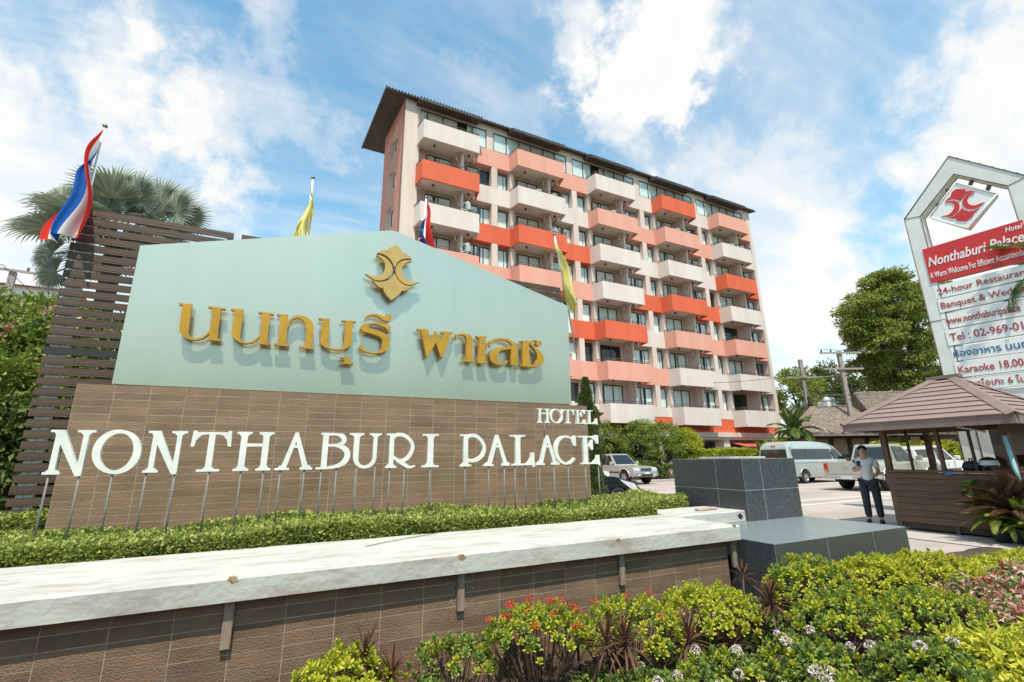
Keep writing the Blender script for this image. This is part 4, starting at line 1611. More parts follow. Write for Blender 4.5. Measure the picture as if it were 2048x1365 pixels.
def add_wheels(t, r, w, xs, hy, spokes=6):
    ty, ri = wheel_meshes(r, w, spokes)
    for x in xs:
        for s in (1, -1):
            o = put('wheel', ty, t, (x, s * (hy - w / 2), r), (0, 0, 0 if s > 0 else PI))
            put('rim', ri, o)


def cb(t, name, m, *boxes, bevel=0.02):
    b = MB()
    for q in boxes:
        b.box(*q)
    return b.build(name, MATS[m], t, bevel, 2)


def pickup(label, loc, heading, paint, canopy=False, group='pickup trucks in the car park', scale=1.0, name='pickup_truck'):
    """nose towards local +X, ground at z = 0"""
    t = thing(name, label, 'pickup truck', loc, heading, group)
    t.scale = (scale,) * 3
    hw = [(0.30, .78), (0.62, .86), (1.02, .86), (1.06, .83), (1.74, .62)]
    fx, rx = 1.62, -1.38
    low = [(-2.50, .52), (-2.50, 1.08), (-.72, 1.08), (-.72, 1.06), (.78, 1.06), (1.05, 1.06), (2.10, .985), (2.44, .90), (2.50, .78), (2.50, .50), (2.30, .40)] + list(reversed(arch(fx, .40, .46, 8, 172))) [::-1] + [(fx - .50, .36), (rx + .50, .36)] + arch(rx, .40, .46, 8, 172) + [(rx - .50, .42)]
    cab = [(-.72, 1.06), (.86, 1.06), (.18, 1.70), (.02, 1.735), (-.50, 1.735), (-.62, 1.70)]
    polys = [low, cab]
    body(polys, hw).build('body', MATS[paint], t, 0.035, 2)
    side_panel([(-.10, 1.09), (.66, 1.09), (.14, 1.62), (-.10, 1.64)], hw).build('side_window', MATS['car_glass'], t)
    side_panel([(-.62, 1.09), (-.17, 1.09), (-.17, 1.64), (-.56, 1.64)], hw).build('side_window', MATS['car_glass'], t)
    slope_panel(.80, 1.11, .22, 1.655, hw, .07, i2=.05).build('windscreen', MATS['car_glass'], t)
    slope_panel(-.71, 1.15, -.64, 1.62, hw, .10).build('rear_window', MATS['car_glass'], t)
    side_panel([(-2.1, .62), (1.1, .62), (1.1, .69), (-2.1, .69)], hw, .016, .03).build('side_moulding', MATS['plastic_black'], t)
    side_panel([(.02, .93), (.16, .93), (.16, .965), (.02, .965)], hw, .025, .03).build('door_handle', MATS['chrome'], t)
    arc = MB()
    for xc in (fx, rx):
        for s in (1, -1):
            pts = [(x, s * .855, z) for x, z in arch(xc, .40, .475, 0, 180)]
            MB().tube(pts, .035, 6).build('wheel_arch', MATS[paint], t)
    for xc in (fx, rx):
        b = MB()
        b.box(xc - .46, -.70, .35, xc + .46, .70, .86)
        b.build('wheel_well', MATS['plastic_black'], t)
    cb(t, 'bumper', 'chrome' if not canopy else 'chrome', (2.42, -.84, .46, 2.60, .84, .70), bevel=.04)
    cb(t, 'air_intake', 'plastic_black', (2.55, -.42, .47, 2.606, .42, .57), bevel=.005)
    cb(t, 'grille', 'chrome', (2.455, -.42, .715, 2.535, .42, .93), bevel=.03)
    cb(t, 'grille_slot', 'plastic_black', (2.50, -.37, .745, 2.541, .37, .785), (2.50, -.37, .805, 2.541, .37, .845), (2.50, -.37, .865, 2.541, .37, .90), bevel=.004)
    for s in (1, -1):
        cb(t, 'headlight', 'lens_clear', (2.30, s * .64 - .17, .73, 2.525, s * .64 + .17, .92), bevel=.03)
        cb(t, 'door_mirror', paint, (.58, s * .98 - .10, 1.10, .70, s * .98 + .10, 1.27), bevel=.03)
        cb(t, 'tail_light', 'lens_red', (-2.535, s * .79 - .065, .68, -2.44, s * .79 + .065, 1.02), bevel=.01)
        cb(t, 'tail_lens', 'lens_amber', (-2.54, s * .79 - .06, .68, -2.53, s * .79 + .06, .78), bevel=.002)
        cb(t, 'fog_light', 'lens_clear', (2.58, s * .55 - .07, .50, 2.61, s * .55 + .07, .58), bevel=.01)
    cb(t, 'number_plate', 'plate', (2.60, -.18, .58, 2.615, .18, .68), bevel=.002)
    cb(t, 'rear_bumper', 'chrome', (-2.64, -.82, .42, -2.46, .82, .58), bevel=.03)
    cb(t, 'rear_plate', 'plate', (-2.655, -.2, .44, -2.635, .2, .55), bevel=.002)
    cb(t, 'tailgate', paint, (-2.53, -.70, .62, -2.49, .70, 1.085), bevel=.02)
    cb(t, 'tailgate_handle', 'chrome', (-2.55, -.10, .86, -2.525, .10, .94), bevel=.01)
    if canopy:
        hc = [(1.07, .80), (1.62, .66), (1.70, .6)]
        body([[(-2.52, 1.085), (-.76, 1.085), (-.76, 1.70), (-2.30, 1.66), (-2.40, 1.60)]], hc).build('canopy', MATS[paint], t, .04, 2)
        slope_panel(-2.50, 1.17, -2.42, 1.56, hc, .12).build('canopy_window', MATS['car_glass'], t)
        side_panel([(-2.2, 1.2), (-.95, 1.2), (-.95, 1.56), (-2.2, 1.54)], hc).build('canopy_side_window', MATS['car_glass'], t)
    add_wheels(t, .385, .25, (fx, rx), .86, 6)
    return t


def van(label, loc, heading):
    t = thing('passenger_van', label, 'van', loc, heading)
    hw = [(0.28, .86), (0.60, .94), (1.20, .94), (1.26, .925), (1.88, .84), (2.05, .80), (2.30, .55)]
    fx, rx = 1.62, -1.48
    low = [(-2.68, .42), (-2.69, 1.22), (2.42, 1.22), (2.62, .92), (2.68, .60), (2.64, .36)] + arch(fx, .36, .44, 6, 174) + [(fx - .46, .30), (rx + .46, .30)] + arch(rx, .36, .44, 6, 174) + [(rx - .46, .34)]
    up = [(-2.69, 1.22), (2.42, 1.22), (1.62, 2.00), (1.15, 2.17), (.55, 2.245), (-.4, 2.275), (-1.7, 2.27), (-2.25, 2.235), (-2.50, 2.12), (-2.60, 1.92)]
    body([low, up], hw).build('body', MATS['paint_greyblue'], t, .05, 2)
    hs = hw
    side_panel([(-2.30, 1.30), (-1.20, 1.30), (-1.20, 1.84), (-2.22, 1.84)], hs, .006).build('side_window', MATS['car_glass'], t)
    side_panel([(-1.17, 1.30), (1.14, 1.30), (1.10, 1.84), (-1.17, 1.84)], hs, .006).build('side_window', MATS['car_glass'], t)
    side_panel([(1.30, 1.30), (2.18, 1.30), (1.66, 1.80), (1.26, 1.84)], hs, .006).build('side_window', MATS['car_glass'], t)
    slope_panel(2.36, 1.29, 1.66, 1.955, hw, .10, i2=.12).build('windscreen', MATS['car_glass'], t)
    slope_panel(-2.675, 1.26, -2.615, 1.83, hw, .10, i2=.10).build('rear_window', MATS['car_glass'], t)
    side_panel([(-2.4, 1.93), (1.2, 1.93), (1.2, 1.96), (-2.4, 1.96)], hw, .012, .03).build('roof_gutter', MATS['paint_greyblue'], t)
    side_panel([(-2.6, 1.10), (2.3, 1.10), (2.3, 1.125), (-2.6, 1.125)], hw, .010, .03).build('body_crease', MATS['paint_greyblue'], t)
    side_panel([(-1.0, .42), (1.1, .42), (1.1, .46), (-1.0, .46)], hw, .010, .03).build('sill_trim', MATS['paint_silver'], t)
    arc = MB()
    for xc in (fx, rx):
        for s in (1, -1):
            MB().tube([(x, s * .925, z) for x, z in arch(xc, .36, .455, 0, 180)], .03, 6).build('wheel_arch', MATS['paint_greyblue'], t)
    for xc in (fx, rx):
        cb(t, 'wheel_well', 'plastic_black', (xc - .44, -.75, .3, xc + .44, .75, .80), bevel=.01)
    cb(t, 'brake_lamp', 'lens_red', (-2.60, -.14, 2.00, -2.545, .14, 2.035), bevel=.006)
    for s in (1, -1):
        cb(t, 'tail_light', 'lens_red', (-2.71, s * .85 - .06, .82, -2.62, s * .85 + .06, 1.2), bevel=.01)
        cb(t, 'door_mirror', 'plastic_black', (2.02, s * 1.03 - .09, 1.26, 2.14, s * 1.03 + .09, 1.46), bevel=.03)
        cb(t, 'headlight', 'lens_clear', (2.46, s * .68 - .18, .86, 2.63, s * .68 + .18, 1.08), bevel=.03)
    cb(t, 'rear_bumper', 'paint_greyblue', (-2.78, -.86, .34, -2.62, .86, .58), bevel=.03)
    cb(t, 'bumper', 'paint_greyblue', (2.56, -.86, .34, 2.74, .86, .6), bevel=.03)
    add_wheels(t, .335, .22, (fx, rx), .92, 6)
    return t


def sedan(label, loc, heading, paint, name='parked_car'):
    t = thing(name, label, 'car', loc, heading)
    hw = [(0.22, .76), (0.5, .85), (.88, .84), (.92, .82), (1.47, .58)]
    fx, rx = 1.30, -1.26
    low = [(-2.05, .34), (-2.12, .72), (-2.02, .93), (-1.3, .97), (.80, .97), (1.25, .93), (1.85, .76), (2.10, .56), (2.12, .30), (1.95, .20)] + arch(fx, .31, .37, 4, 176) + [(fx - .38, .20), (rx + .38, .20)] + arch(rx, .31, .37, 4, 176) + [(rx - .38, .24)]
    up = [(-1.75, .95), (.95, .96), (.30, 1.38), (-.05, 1.465), (-.75, 1.475), (-1.25, 1.36)]
    body([low, up], hw).build('body', MATS[paint], t, .045, 3)
    side_panel([(-.35, 1.0), (.70, 1.0), (.24, 1.33), (-.30, 1.40)], hw).build('side_window', MATS['car_glass'], t)
    side_panel([(-1.35, 1.0), (-.42, 1.0), (-.38, 1.40), (-.75, 1.41), (-1.10, 1.3)], hw).build('side_window', MATS['car_glass'], t)
    slope_panel(.90, .99, .32, 1.365, hw, .08, i2=.06).build('windscreen', MATS['car_glass'], t)
    slope_panel(-1.68, 1.0, -1.27, 1.34, hw, .08, i2=.06).build('rear_window', MATS['car_glass'], t)
    b = MB()
    for s in (1, -1):
        poly = [(2.03, .50), (1.88, .72), (1.35, .86), (1.55, .70), (1.85, .50)]
        vs = [(x, s * (interp(z, hw) + .012), z) for x, z in poly] + [(x, s * (interp(z, hw) - .25), z + .012) for x, z in poly]
        n = len(poly)
        b.add(vs, [tuple(range(n)), tuple(range(2 * n - 1, n - 1, -1))] + [(i, (i + 1) % n, n + (i + 1) % n, n + i) for i in range(n)])
    b.build('headlight', MATS['lens_clear'], t)
    cb(t, 'grille', 'plastic_black', (2.05, -.4, .38, 2.13, .4, .50), bevel=.01)
    for s in (1, -1):
        cb(t, 'door_mirror', paint, (.60, s * .93 - .09, .98, .72, s * .93 + .09, 1.10), bevel=.03)
        cb(t, 'tail_light', 'lens_red', (-2.12, s * .68 - .12, .70, -2.0, s * .68 + .12, .86), bevel=.02)
    add_wheels(t, .31, .2, (fx, rx), .84, 7)
    return t


pickup('silver pickup truck facing the camera beside the round clipped bushes', (18.62, 23.9, 0), -PI / 2, 'paint_champagne')
van('grey green high roof passenger van parked behind the granite block', (27.25, 17.70, 0), 0.0)
pickup('champagne silver pickup truck with red tail lights next to the person', (24.6, 12.35, 0), 0.0, 'paint_champagne', scale=1.12)
pickup('white pickup truck with a canopy and dark rear window by the leafy hedge', (30.2, 13.2, 0), 0.0, 'paint_white_car', canopy=True, scale=1.1)
sedan('black car with one pale headlight showing past the right end of the tiled base', (8.05, 12.9, 0), -0.10, 'paint_black')
pickup('white pickup truck mostly hidden behind the last white letter', (10.3, 17.9, 0), 0.0, 'paint_white_car')

# ================================================================== KIOSK
mat('kiosk_roof', (0.27, 0.19, 0.165), 0.75, 0.08, 3.0, obj_var=0.05, c2=(0.24, 0.165, 0.145))
mat('kiosk_trim', (0.235, 0.165, 0.14), 0.7, 0.08, 3.0)
mat('dark_wood', (0.085, 0.05, 0.032), 0.7, 0.25, 9.0, bump=0.3, bscale=40, stretch=(1, 1, 4), obj_var=0.15)
mat('kiosk_board', (0.13, 0.075, 0.045), 0.7, 0.2, 9.0, bump=0.3, bscale=30, stretch=(1, .3, 3), obj_var=0.16)
mat('post_wood', (0.14, 0.085, 0.055), 0.7, 0.2, 9.0, bump=0.2, bscale=30)
mat('sticker_blue', (0.02, 0.16, 0.55), 0.5, 0.1, 5)
mat('pipe_blue', (0.28, 0.48, 0.52), 0.45, 0.15, 6)
mat('paper_white', (0.68, 0.68, 0.64), 0.8, 0.05, 5)
mat('paper_yellow', (0.62, 0.60, 0.25), 0.8, 0.05, 5)
glass_mat('clear_plastic', (0.90, 0.90, 0.87), 0.04)


def plastic_sheet():
    m = bpy.data.materials.new('plastic_drape')
    m.use_nodes = True
    nd, lk = m.node_tree.nodes, m.node_tree.links
    nd.clear()
    out = N(nd, 'ShaderNodeOutputMaterial')
    a = N(nd, 'ShaderNodeBsdfTransparent')
    d = N(nd, 'ShaderNodeBsdfTranslucent')
    d.inputs[0].default_value = (.55, .55, .52, 1)
    g = N(nd, 'ShaderNodeBsdfPrincipled')
    g.inputs['Base Color'].default_value = (.5, .5, .47, 1)
    g.inputs['Roughness'].default_value = .25
    m1 = N(nd, 'ShaderNodeMixShader')
    m1.inputs[0].default_value = .5
    lk.new(d.outputs[0], m1.inputs[1])
    lk.new(g.outputs[0], m1.inputs[2])
    m2 = N(nd, 'ShaderNodeMixShader')
    m2.inputs[0].default_value = .38
    lk.new(a.outputs[0], m2.inputs[1])
    lk.new(m1.outputs[0], m2.inputs[2])
    lk.new(m2.outputs[0], out.inputs[0])
    MATS['plastic_drape'] = m


plastic_sheet()
KX0, KX1, KY0, KY1 = 11.05, 13.85, 3.43, 6.20      # eaves
KW0, KW1, KV0, KV1 = 11.55, 13.35, 3.80, 5.72      # walls
EZ, RZ = 2.13, 3.03
kio = thing('kiosk', 'brown wooden guard kiosk with hipped plank roof under the tall sign', 'kiosk', ((KW0 + KW1) / 2, (KV0 + KV1) / 2, 0))
KO = -Vector(kio.location)


def kp(mb, name, m, parent=None, bevel=0.0):
    o = mb.build(name, m, parent or kio, bevel)
    if parent is None:
        o.location = KO
    return o


core = MB()
rid = [(12.45, 4.62), (12.45, 4.95)]
c4 = [(KX0, KY0), (KX1, KY0), (KX1, KY1), (KX0, KY1)]
e = 0.03
core.add([(*c4[0], EZ - e), (*c4[1], EZ - e), (*c4[2], EZ - e), (*c4[3], EZ - e), (*rid[0], RZ - e), (*rid[1], RZ - e)], [(0, 1, 4), (1, 2, 5, 4), (2, 3, 5), (3, 0, 4, 5), (3, 2, 1, 0)])
kroof = kp(core, 'roof', MATS['kiosk_trim'])


def roof_courses(a, c, top_a, top_c, n, parent):
    """overlapping plank courses on one roof slope between eaves edge a-c and ridge points"""
    a, c, ta, tc_ = Vector(a), Vector(c), Vector(top_a), Vector(top_c)
    nn = (c - a).cross(ta - a).normalized()
    if nn.z < 0: nn = -nn
    for k in range(n):
        f0, f1 = k / n, min(1.0, (k + 1.12) / n)
        p, q = a.lerp(ta, f0), c.lerp(tc_, f0)
        r_, s = c.lerp(tc_, f1), a.lerp(ta, f1)
        lo, hi = .030, .006
        vs = [p + nn * lo, q + nn * lo, r_ + nn * hi, s + nn * hi, p + nn * -.004, q + nn * -.004, r_ + nn * -.004, s + nn * -.004]
        mb = MB()
        mb.add(vs, [(0, 1, 2, 3), (7, 6, 5, 4), (0, 4, 5, 1), (1, 5, 6, 2), (2, 6, 7, 3), (3, 7, 4, 0)])
        mb.build('roof_plank', MATS['kiosk_roof'], parent)


g3 = [(*c, EZ) for c in c4]
r3 = [(*r, RZ) for r in rid]
roof_courses(g3[3], g3[0], r3[1], r3[0], 9, kroof)
roof_courses(g3[0], g3[1], r3[0], r3[0], 9, kroof)
roof_courses(g3[1], g3[2], r3[0], r3[1], 9, kroof)
roof_courses(g3[2], g3[3], r3[1], r3[1], 9, kroof)
hips = MB()
for c, r in ((0, 0), (1, 0), (2, 1), (3, 1)):
    p, q = Vector(g3[c]), Vector(r3[r])
    d = (q - p).normalized()
    u = d.cross(Vector((0, 0, 1))).normalized()
    w = u.cross(d)
    for s in (1, -1):
        A = [p + u * s * .11 - w * .02 + w * .02, p + w * .06, q + w * .06, q + u * s * .11]
        hips.add(A + [x - w * .015 for x in A], [(0, 1, 2, 3), (7, 6, 5, 4), (0, 4, 5, 1), (2, 6, 7, 3), (3, 7, 4, 0)])
hips.box(12.36, 4.50, RZ + .0, 12.54, 5.06, RZ + .07)
hips.build('hip_cap', MATS['kiosk_trim'], kroof)
f = MB()
T = .03
f.box(KX0, KY0, EZ - .15, KX0 + T, KY1, EZ - .005)
f.box(KX1 - T, KY0, EZ - .15, KX1, KY1, EZ - .005)
f.box(KX0 + T, KY0, EZ - .15, KX1 - T, KY0 + T, EZ - .005)
f.box(KX0 + T, KY1 - T, EZ - .15, KX1 - T, KY1, EZ - .005)
kp(f, 'fascia', MATS['kiosk_trim'])
for (x, y, s) in ((KW0, KV0, .10), (KW0, KV1, .10), (KW1, KV0, .10), (KW1, KV1, .10), (KW0, 4.78, .06)):
    b = MB()
    b.box(x, y - s / 2, 0.0, x + s, y + s / 2, EZ - .02)
    kp(b, 'post', MATS['post_wood'])
CZ = 1.16
for k in range(8):
    z0 = .16 + .122 * k
    b = MB()
    b.box(KW0 - .012 - random.uniform(0, .008), KV0 + .055, z0 + .004, KW0 + .014, KV1 - .055, z0 + .119)
    kp(b, 'board', MATS['kiosk_board'])
    b = MB()
    b.box(KW0 + .12, KV0 - .012 - random.uniform(0, .008), z0 + .004, KW1 - .02, KV0 + .012, z0 + .119)
    kp(b, 'board', MATS['kiosk_board'])
    b = MB()
    b.box(KW0 + .12, KV1 - .012, z0 + .004, KW1 - .02, KV1 + .012, z0 + .119)
    kp(b, 'board', MATS['kiosk_board'])
b = MB()
b.box(KW0 + .02, KV0 + .06, .12, KW0 + .035, KV1 - .06, 1.13)
kp(b, 'gap_backing', MATS['dark_wood'])  # backing added so that no light shows through the board gaps
b = MB()
b.box(KW0 + .02, KV0 + .02, .05, KW1, KV1 - .02, .12)
kp(b, 'floor', MATS['dark_wood'])
b = MB()
b.box(KW0 - .06, KV0 - .05, CZ - .02, KW0 + .34, KV1 + .05, CZ + .02)
kp(b, 'counter', MATS['post_wood'], bevel=.006)
# upper back wall panel and frames
b = MB()
b.box(KW1 - .04, KV0 + .05, .12, KW1 - .02, 4.60, EZ)
b.box(KW0 + .12, KV0 + .014, CZ + .30, KW1 - .02, KV0 + .03, EZ)
kp(b, 'back_panel', MATS['dark_wood'])
b = MB()
for y in (4.30, 5.30):
    b.box(KW0 + .03, y - .02, CZ + .02, KW0 + .07, y + .02, EZ - .1)
b.box(KW0 + .03, KV0 + .05, EZ - .22, KW0 + .07, KV1 - .05, EZ - .16)
kp(b, 'window_frame', MATS['dark_wood'])
b = MB()
b.box(KW0 + .045, 4.80, CZ + .021, KW0 + .051, KV1 - .05, EZ - .221)
kp(b, 'clear_pane', MATS['clear_plastic'])
# draped clear plastic curtain
V, Fc = [], []
nu, nv = 24, 14
for i_ in range(nu + 1):
    u = i_ / nu
    for j in range(nv + 1):
        v = j / nv
        y = 5.05 - 1.15 * u
        z = EZ - .17 - v * (.16 + .50 * u ** 1.3)
        x = KW0 + .16 + .05 * math.sin(10 * v + 5 * u) + .02 * math.sin(31 * u)
        V.append((x, y - .12 * v, z))
for i_ in range(nu):
    for j in range(nv):
        a = i_ * (nv + 1) + j
        Fc.append((a, a + 1, a + nv + 2, a + nv + 1))
o = put('plastic_curtain', np_mesh('plastic_curtain', V, Fc, MATS['plastic_drape'], True))
tag(o, 'translucent plastic sheet draped inside the kiosk opening', 'plastic sheet')
b = MB()
p0, p1 = Vector((KW0 - .05, 4.40, 1.99)), Vector((KW0 - .02, 4.02, 1.87))
b.tube([p0, p1], .018, 8)
o = b.build('fluorescent_tube', MATS['paper_white'])
tag(o, 'unlit white tube lamp hanging at a slant under the kiosk eaves', 'lamp')
b = MB()
a, c = on_x(2008, 872, 11.42), on_x(2040, 966, 11.42)
b.tube([a, c, on_x(2054, 1020, 11.42)], .032, 10)
o = b.build('drain_pipe', MATS['pipe_blue'])
tag(o, 'pale blue plastic pipe fixed upright at the right corner of the kiosk', 'pipe')


def card(label, name, pa, pb, x, m, th=.012, cat='sign', lines=0):
    A, B = on_x(*pa, x), on_x(*pb, x)
    b = MB()
    b.box(x, min(A.y, B.y), min(A.z, B.z), x + th, max(A.y, B.y), max(A.z, B.z))
    return tag(b.build(name, MATS[m]), label, cat)


card('small blue sticker on the kiosk counter edge, left one', 'blue_sticker', (1890, 945), (1906, 950), KW0 - .075, 'sticker_blue')
card('blue and white label on the kiosk counter edge, right one', 'blue_label', (1989, 946), (2010, 951), KW0 - .075, 'sticker_blue')
card('small white notice standing on the kiosk counter', 'notice', (1873, 931), (1887, 944), KW0 + .02, 'paper_white')
card('yellow paper notice seen through the kiosk window', 'paper_notice', (1821, 874), (1842, 886), KW1 - .1, 'paper_yellow')
t = thing('motorcycle_helmet', 'black and white helmet resting on the kiosk counter', 'helmet', on_x(1982, 944, KW0 + .2))
t.location.z = CZ + .021
h = MB()
h.lathe([(.10, 0), (.135, .04), (.145, .11), (.125, .19), (.075, .235), (0, .25)], 16)
h.build('shell', MATS['paint_black'], t)
h = MB()
h.lathe([(.148, .10), (.13, .185), (.12, .185), (.12, .1)], 16)
o = h.build('stripe', MATS['paper_white'], t)
h = MB()
h.add([(-.15, .08, .05), (-.15, -.08, .05), (-.145, -.08, .14), (-.145, .08, .14)], [(0, 1, 2, 3)])
t = thing('black_bag', 'black bag lying on the kiosk counter beside the helmet', 'bag', (KW0 + .2, 4.42, CZ + .021))
h = MB()
h.lathe([(0, 0), (.13, .0), (.15, .06), (.12, .14), (.06, .17), (0, .175)], 14)
h.build('bag_body', MATS['plastic_black'], t)
h = MB()
h.tube([(-.06, 0, .16), (-.05, 0, .22), (.05, 0, .22), (.06, 0, .16)], .012, 6)
h.build('handle', MATS['plastic_black'], t)

# ================================================================== PYLON SIGN
mat('pylon_white', (0.76, 0.76, 0.71), 0.5, 0.04, 1.5, c2=(0.66, 0.66, 0.61))
mat('pylon_edge', (0.16, 0.13, 0.11), 0.7, 0.2, 5)
mat('panel_white', (0.84, 0.84, 0.80), 0.45, 0.02, 2)
mat('panel_red', (0.60, 0.035, 0.035), 0.45, 0.04, 2)
mat('text_red', (0.42, 0.05, 0.04), 0.5, 0.05, 5)
mat('text_white', (0.80, 0.80, 0.78), 0.5, 0.02, 5)
mat('text_blue', (0.03, 0.12, 0.30), 0.5, 0.05, 5)
PYX, PYAW = 14.6, math.radians(7.0)
PA = on_x(1808.6, 439, PYX)
PN = Vector((-math.cos(PYAW), -math.sin(PYAW), 0))     # face normal, towards the car park entrance
PD = Vector((math.sin(PYAW), -math.cos(PYAW), 0))      # along the face, to the right as one reads
PB = Vector((PYX, PA.y, 0))
pyl = thing('pylon_sign', 'tall white house shaped pylon sign with red and white panels', 'sign', PB, 0)


def fpt(px, py, off=0.0):
    """point of the picture -> (along, up) on the pylon face"""
    q = on_plane(px, py, PB + PN * off, PN)
    return ((q - PB).dot(PD), q.z)


def pplace(off):
    def f_(u, v, d):
        q = PD * u + PN * (off + d)
        return (q.x, q.y, v)
    return f_


def pyl_solid(name, polys, m, d0, d1, parent=None):
    return solid2d(polys, pplace(0.0), d0, d1).build(name, m, parent or pyl)


Lx = fpt(1808.6, 439)
apex = fpt(1897, 313)
half = apex[0] - Lx[0]
wdt = fpt(1845, 448)[0] - Lx[0]
R_ = Lx[0] + 2 * half
zs = Lx[1]
za = apex[1]
slope = (za - zs) / half
inn = wdt
outer = [(Lx[0], 0), (Lx[0], zs), (apex[0], za), (R_, zs), (R_, 0)]
zi = zs - 0.05
inner = [(R_ - inn, 0), (R_ - inn, zi - .02), (apex[0], za - inn * 1.55), (Lx[0] + inn, zi - .02), (Lx[0] + inn, 0)]
posts = [[(Lx[0], 0), (Lx[0] + inn, 0), inner[3], (Lx[0], zs)], [(Lx[0], zs), inner[3], inner[2], (apex[0], za)], [(apex[0], za), inner[2], inner[1], (R_, zs)], [(R_, zs), inner[1], (R_ - inn, 0), (R_, 0)]]
for nm, p in zip(('post', 'rafter', 'rafter', 'post'), posts):
    pyl_solid(nm, [p], MATS['pylon_white'], -.32, 0.0)
ed = MB()
for loop in (outer, inner):
    for p, q in zip(loop[:-1], loop[1:]):
        for d in (0.004, -.32):
            A, B = Vector(pplace(0)(*p, d)), Vector(pplace(0)(*q, d))
            ed.tube([A, B], .013, 5)
ed.build('edge_strip', MATS['pylon_edge'], pyl)
jt = MB()
for (p, q) in ((posts[0][3], posts[0][2]), (posts[3][0], posts[3][1]), ((Lx[0], zs * .62), (Lx[0] + inn, zs * .62))):
    jt.tube([pplace(0)(*p, .003), pplace(0)(*q, .003)], .008, 5)
jt.build('joint', MATS['pylon_edge'], pyl)
st = MB()
for k in range(6):
    u = apex[0] + half * (k + .7) / 6.5
    z = za - slope * (u - apex[0])
    st.tube([pplace(0)(u, z, -.1), pplace(0)(u, z + .06, -.1)], .018, 6)
for k in range(7):
    z = 3.6 + k * .42
    st.tube([pplace(0)(Lx[0], z, -.1), pplace(0)(Lx[0] - .04, z, -.1)], .012, 6)
st.build('lamp_stub', MATS['pylon_edge'], pyl)
# diamond panel
cD = (1840, 340, 9.75)
dia = [fpt(cD[0] + x / cD[2], cD[1] + y / cD[2]) for x, y in ((690, 240), (1490, 470), (935, 1150), (180, 922))]
dp = pyl_solid('diamond_panel', [dia], MATS['panel_white'], -.22, -.02)
fr = MB()
for p, q in zip(dia, dia[1:] + dia[:1]):
    fr.tube([pplace(0)(*p, -.015), pplace(0)(*q, -.015)], .016, 5)
fr.build('panel_frame', MATS['pylon_white'], dp)
for pts in ([(590, 525), (620, 430), (700, 372), (880, 375), (885, 420), (980, 405), (1070, 425), (960, 445), (870, 490), (800, 580), (780, 605), (700, 575), (600, 570), (480, 620), (530, 570)],
            [(490, 645), (560, 610), (650, 600), (730, 630), (770, 690), (760, 770), (710, 840), (620, 900), (530, 915), (410, 905), (540, 880), (620, 820), (670, 740), (670, 680), (620, 640), (560, 635)],
            [(1060, 455), (960, 460), (880, 510), (830, 590), (820, 660), (850, 720), (920, 760), (1040, 765), (1150, 720), (1260, 625), (1180, 650), (1080, 690), (990, 690), (930, 650), (915, 580), (940, 510)],
            [(550, 935), (640, 910), (740, 840), (810, 745), (870, 790), (960, 810), (1060, 790), (1150, 740), (1090, 810), (1030, 850), (1030, 900), (890, 1005), (720, 990), (700, 945), (620, 945)]):
    pyl_solid('emblem', [[fpt(cD[0] + x / cD[2], cD[1] + y / cD[2]) for x, y in pts]], MATS['panel_red'], -.021, -.004, dp)
bk = MB()
for (x, y, x2, y2) in ((985, 180, 945, 275), (1325, 275, 1285, 375), (480, 380, 540, 370), (290, 660, 345, 650)):
    A, B = fpt(cD[0] + x / cD[2], cD[1] + y / cD[2]), fpt(cD[0] + x2 / cD[2], cD[1] + y2 / cD[2])
    bk.tube([pplace(0)(*A, -.12), pplace(0)(*B, -.12)], .045, 6)
bk.build('bracket', MATS['pylon_edge'], dp)

# lettered panels
_font_cache = {}


def text_obj(s, m, parent, u0, z0, height, width=None, shear=0.0, bold=0.0, off=0.012, name='lettering'):
    cu = bpy.data.curves.new('lettering', 'FONT')
    cu.body = s
    cu.size = 1.0
    cu.shear = shear
    cu.offset = bold
    cu.extrude = 0.004
    cu.resolution_u = 3
    tmp = bpy.data.objects.new('lettering', cu)
    COL.objects.link(tmp)
    dg = bpy.context.evaluated_depsgraph_get()
    me = bpy.data.meshes.new_from_object(tmp.evaluated_get(dg))
    bpy.data.objects.remove(tmp)
    n = len(me.vertices)
    co = np.zeros(n * 3, dtype=np.float32)
    me.vertices.foreach_get('co', co)
    co = co.reshape(-1, 3)
    x0, x1 = co[:, 0].min(), co[:, 0].max()
    sy = height / 0.72
    sx = sy if width is None else width / (x1 - x0)
    new = np.zeros_like(co)
    for i_, (x, y, z) in enumerate(co):
        q = PD * (u0 + (x - x0) * sx) + PN * (off + z)
        new[i_] = (q.x, q.y, z0 + y * sy)
    me.vertices.foreach_set('co', new.ravel())
    me.materials.clear()
    me.materials.append(m)
    for p in me.polygons:
        p.material_index = 0
    me.update()
    return put(name, me, parent)


uL = fpt(1845, 500)[0]
redT, redB = fpt(1845, 500)[1], fpt(1862, 567)[1]
uR = fpt(2046, 444)[0]
rp = pyl_solid('red_panel', [rect(uL, redB, uR, redT)], MATS['panel_red'], -.16, .02)
hR = redT - redB
text_obj('Nonthaburi Palace', MATS['text_white'], rp, fpt(1857, 530)[0], redB + hR * .46, hR * .27, (uR - uL) * .95, shear=.30, bold=.014, off=.024)
text_obj('Hotel', MATS['text_white'], rp, fpt(2013, 470)[0], redB + hR * .80, hR * .13, (uR - uL) * .16, shear=.30, bold=.012, off=.024)
text_obj('A Warm Welcome For Efficient Accommodation', MATS['text_white'], rp, fpt(1862, 556)[0], redB + hR * .12, hR * .17, (uR - uL) * 1.0, bold=.010, off=.024)
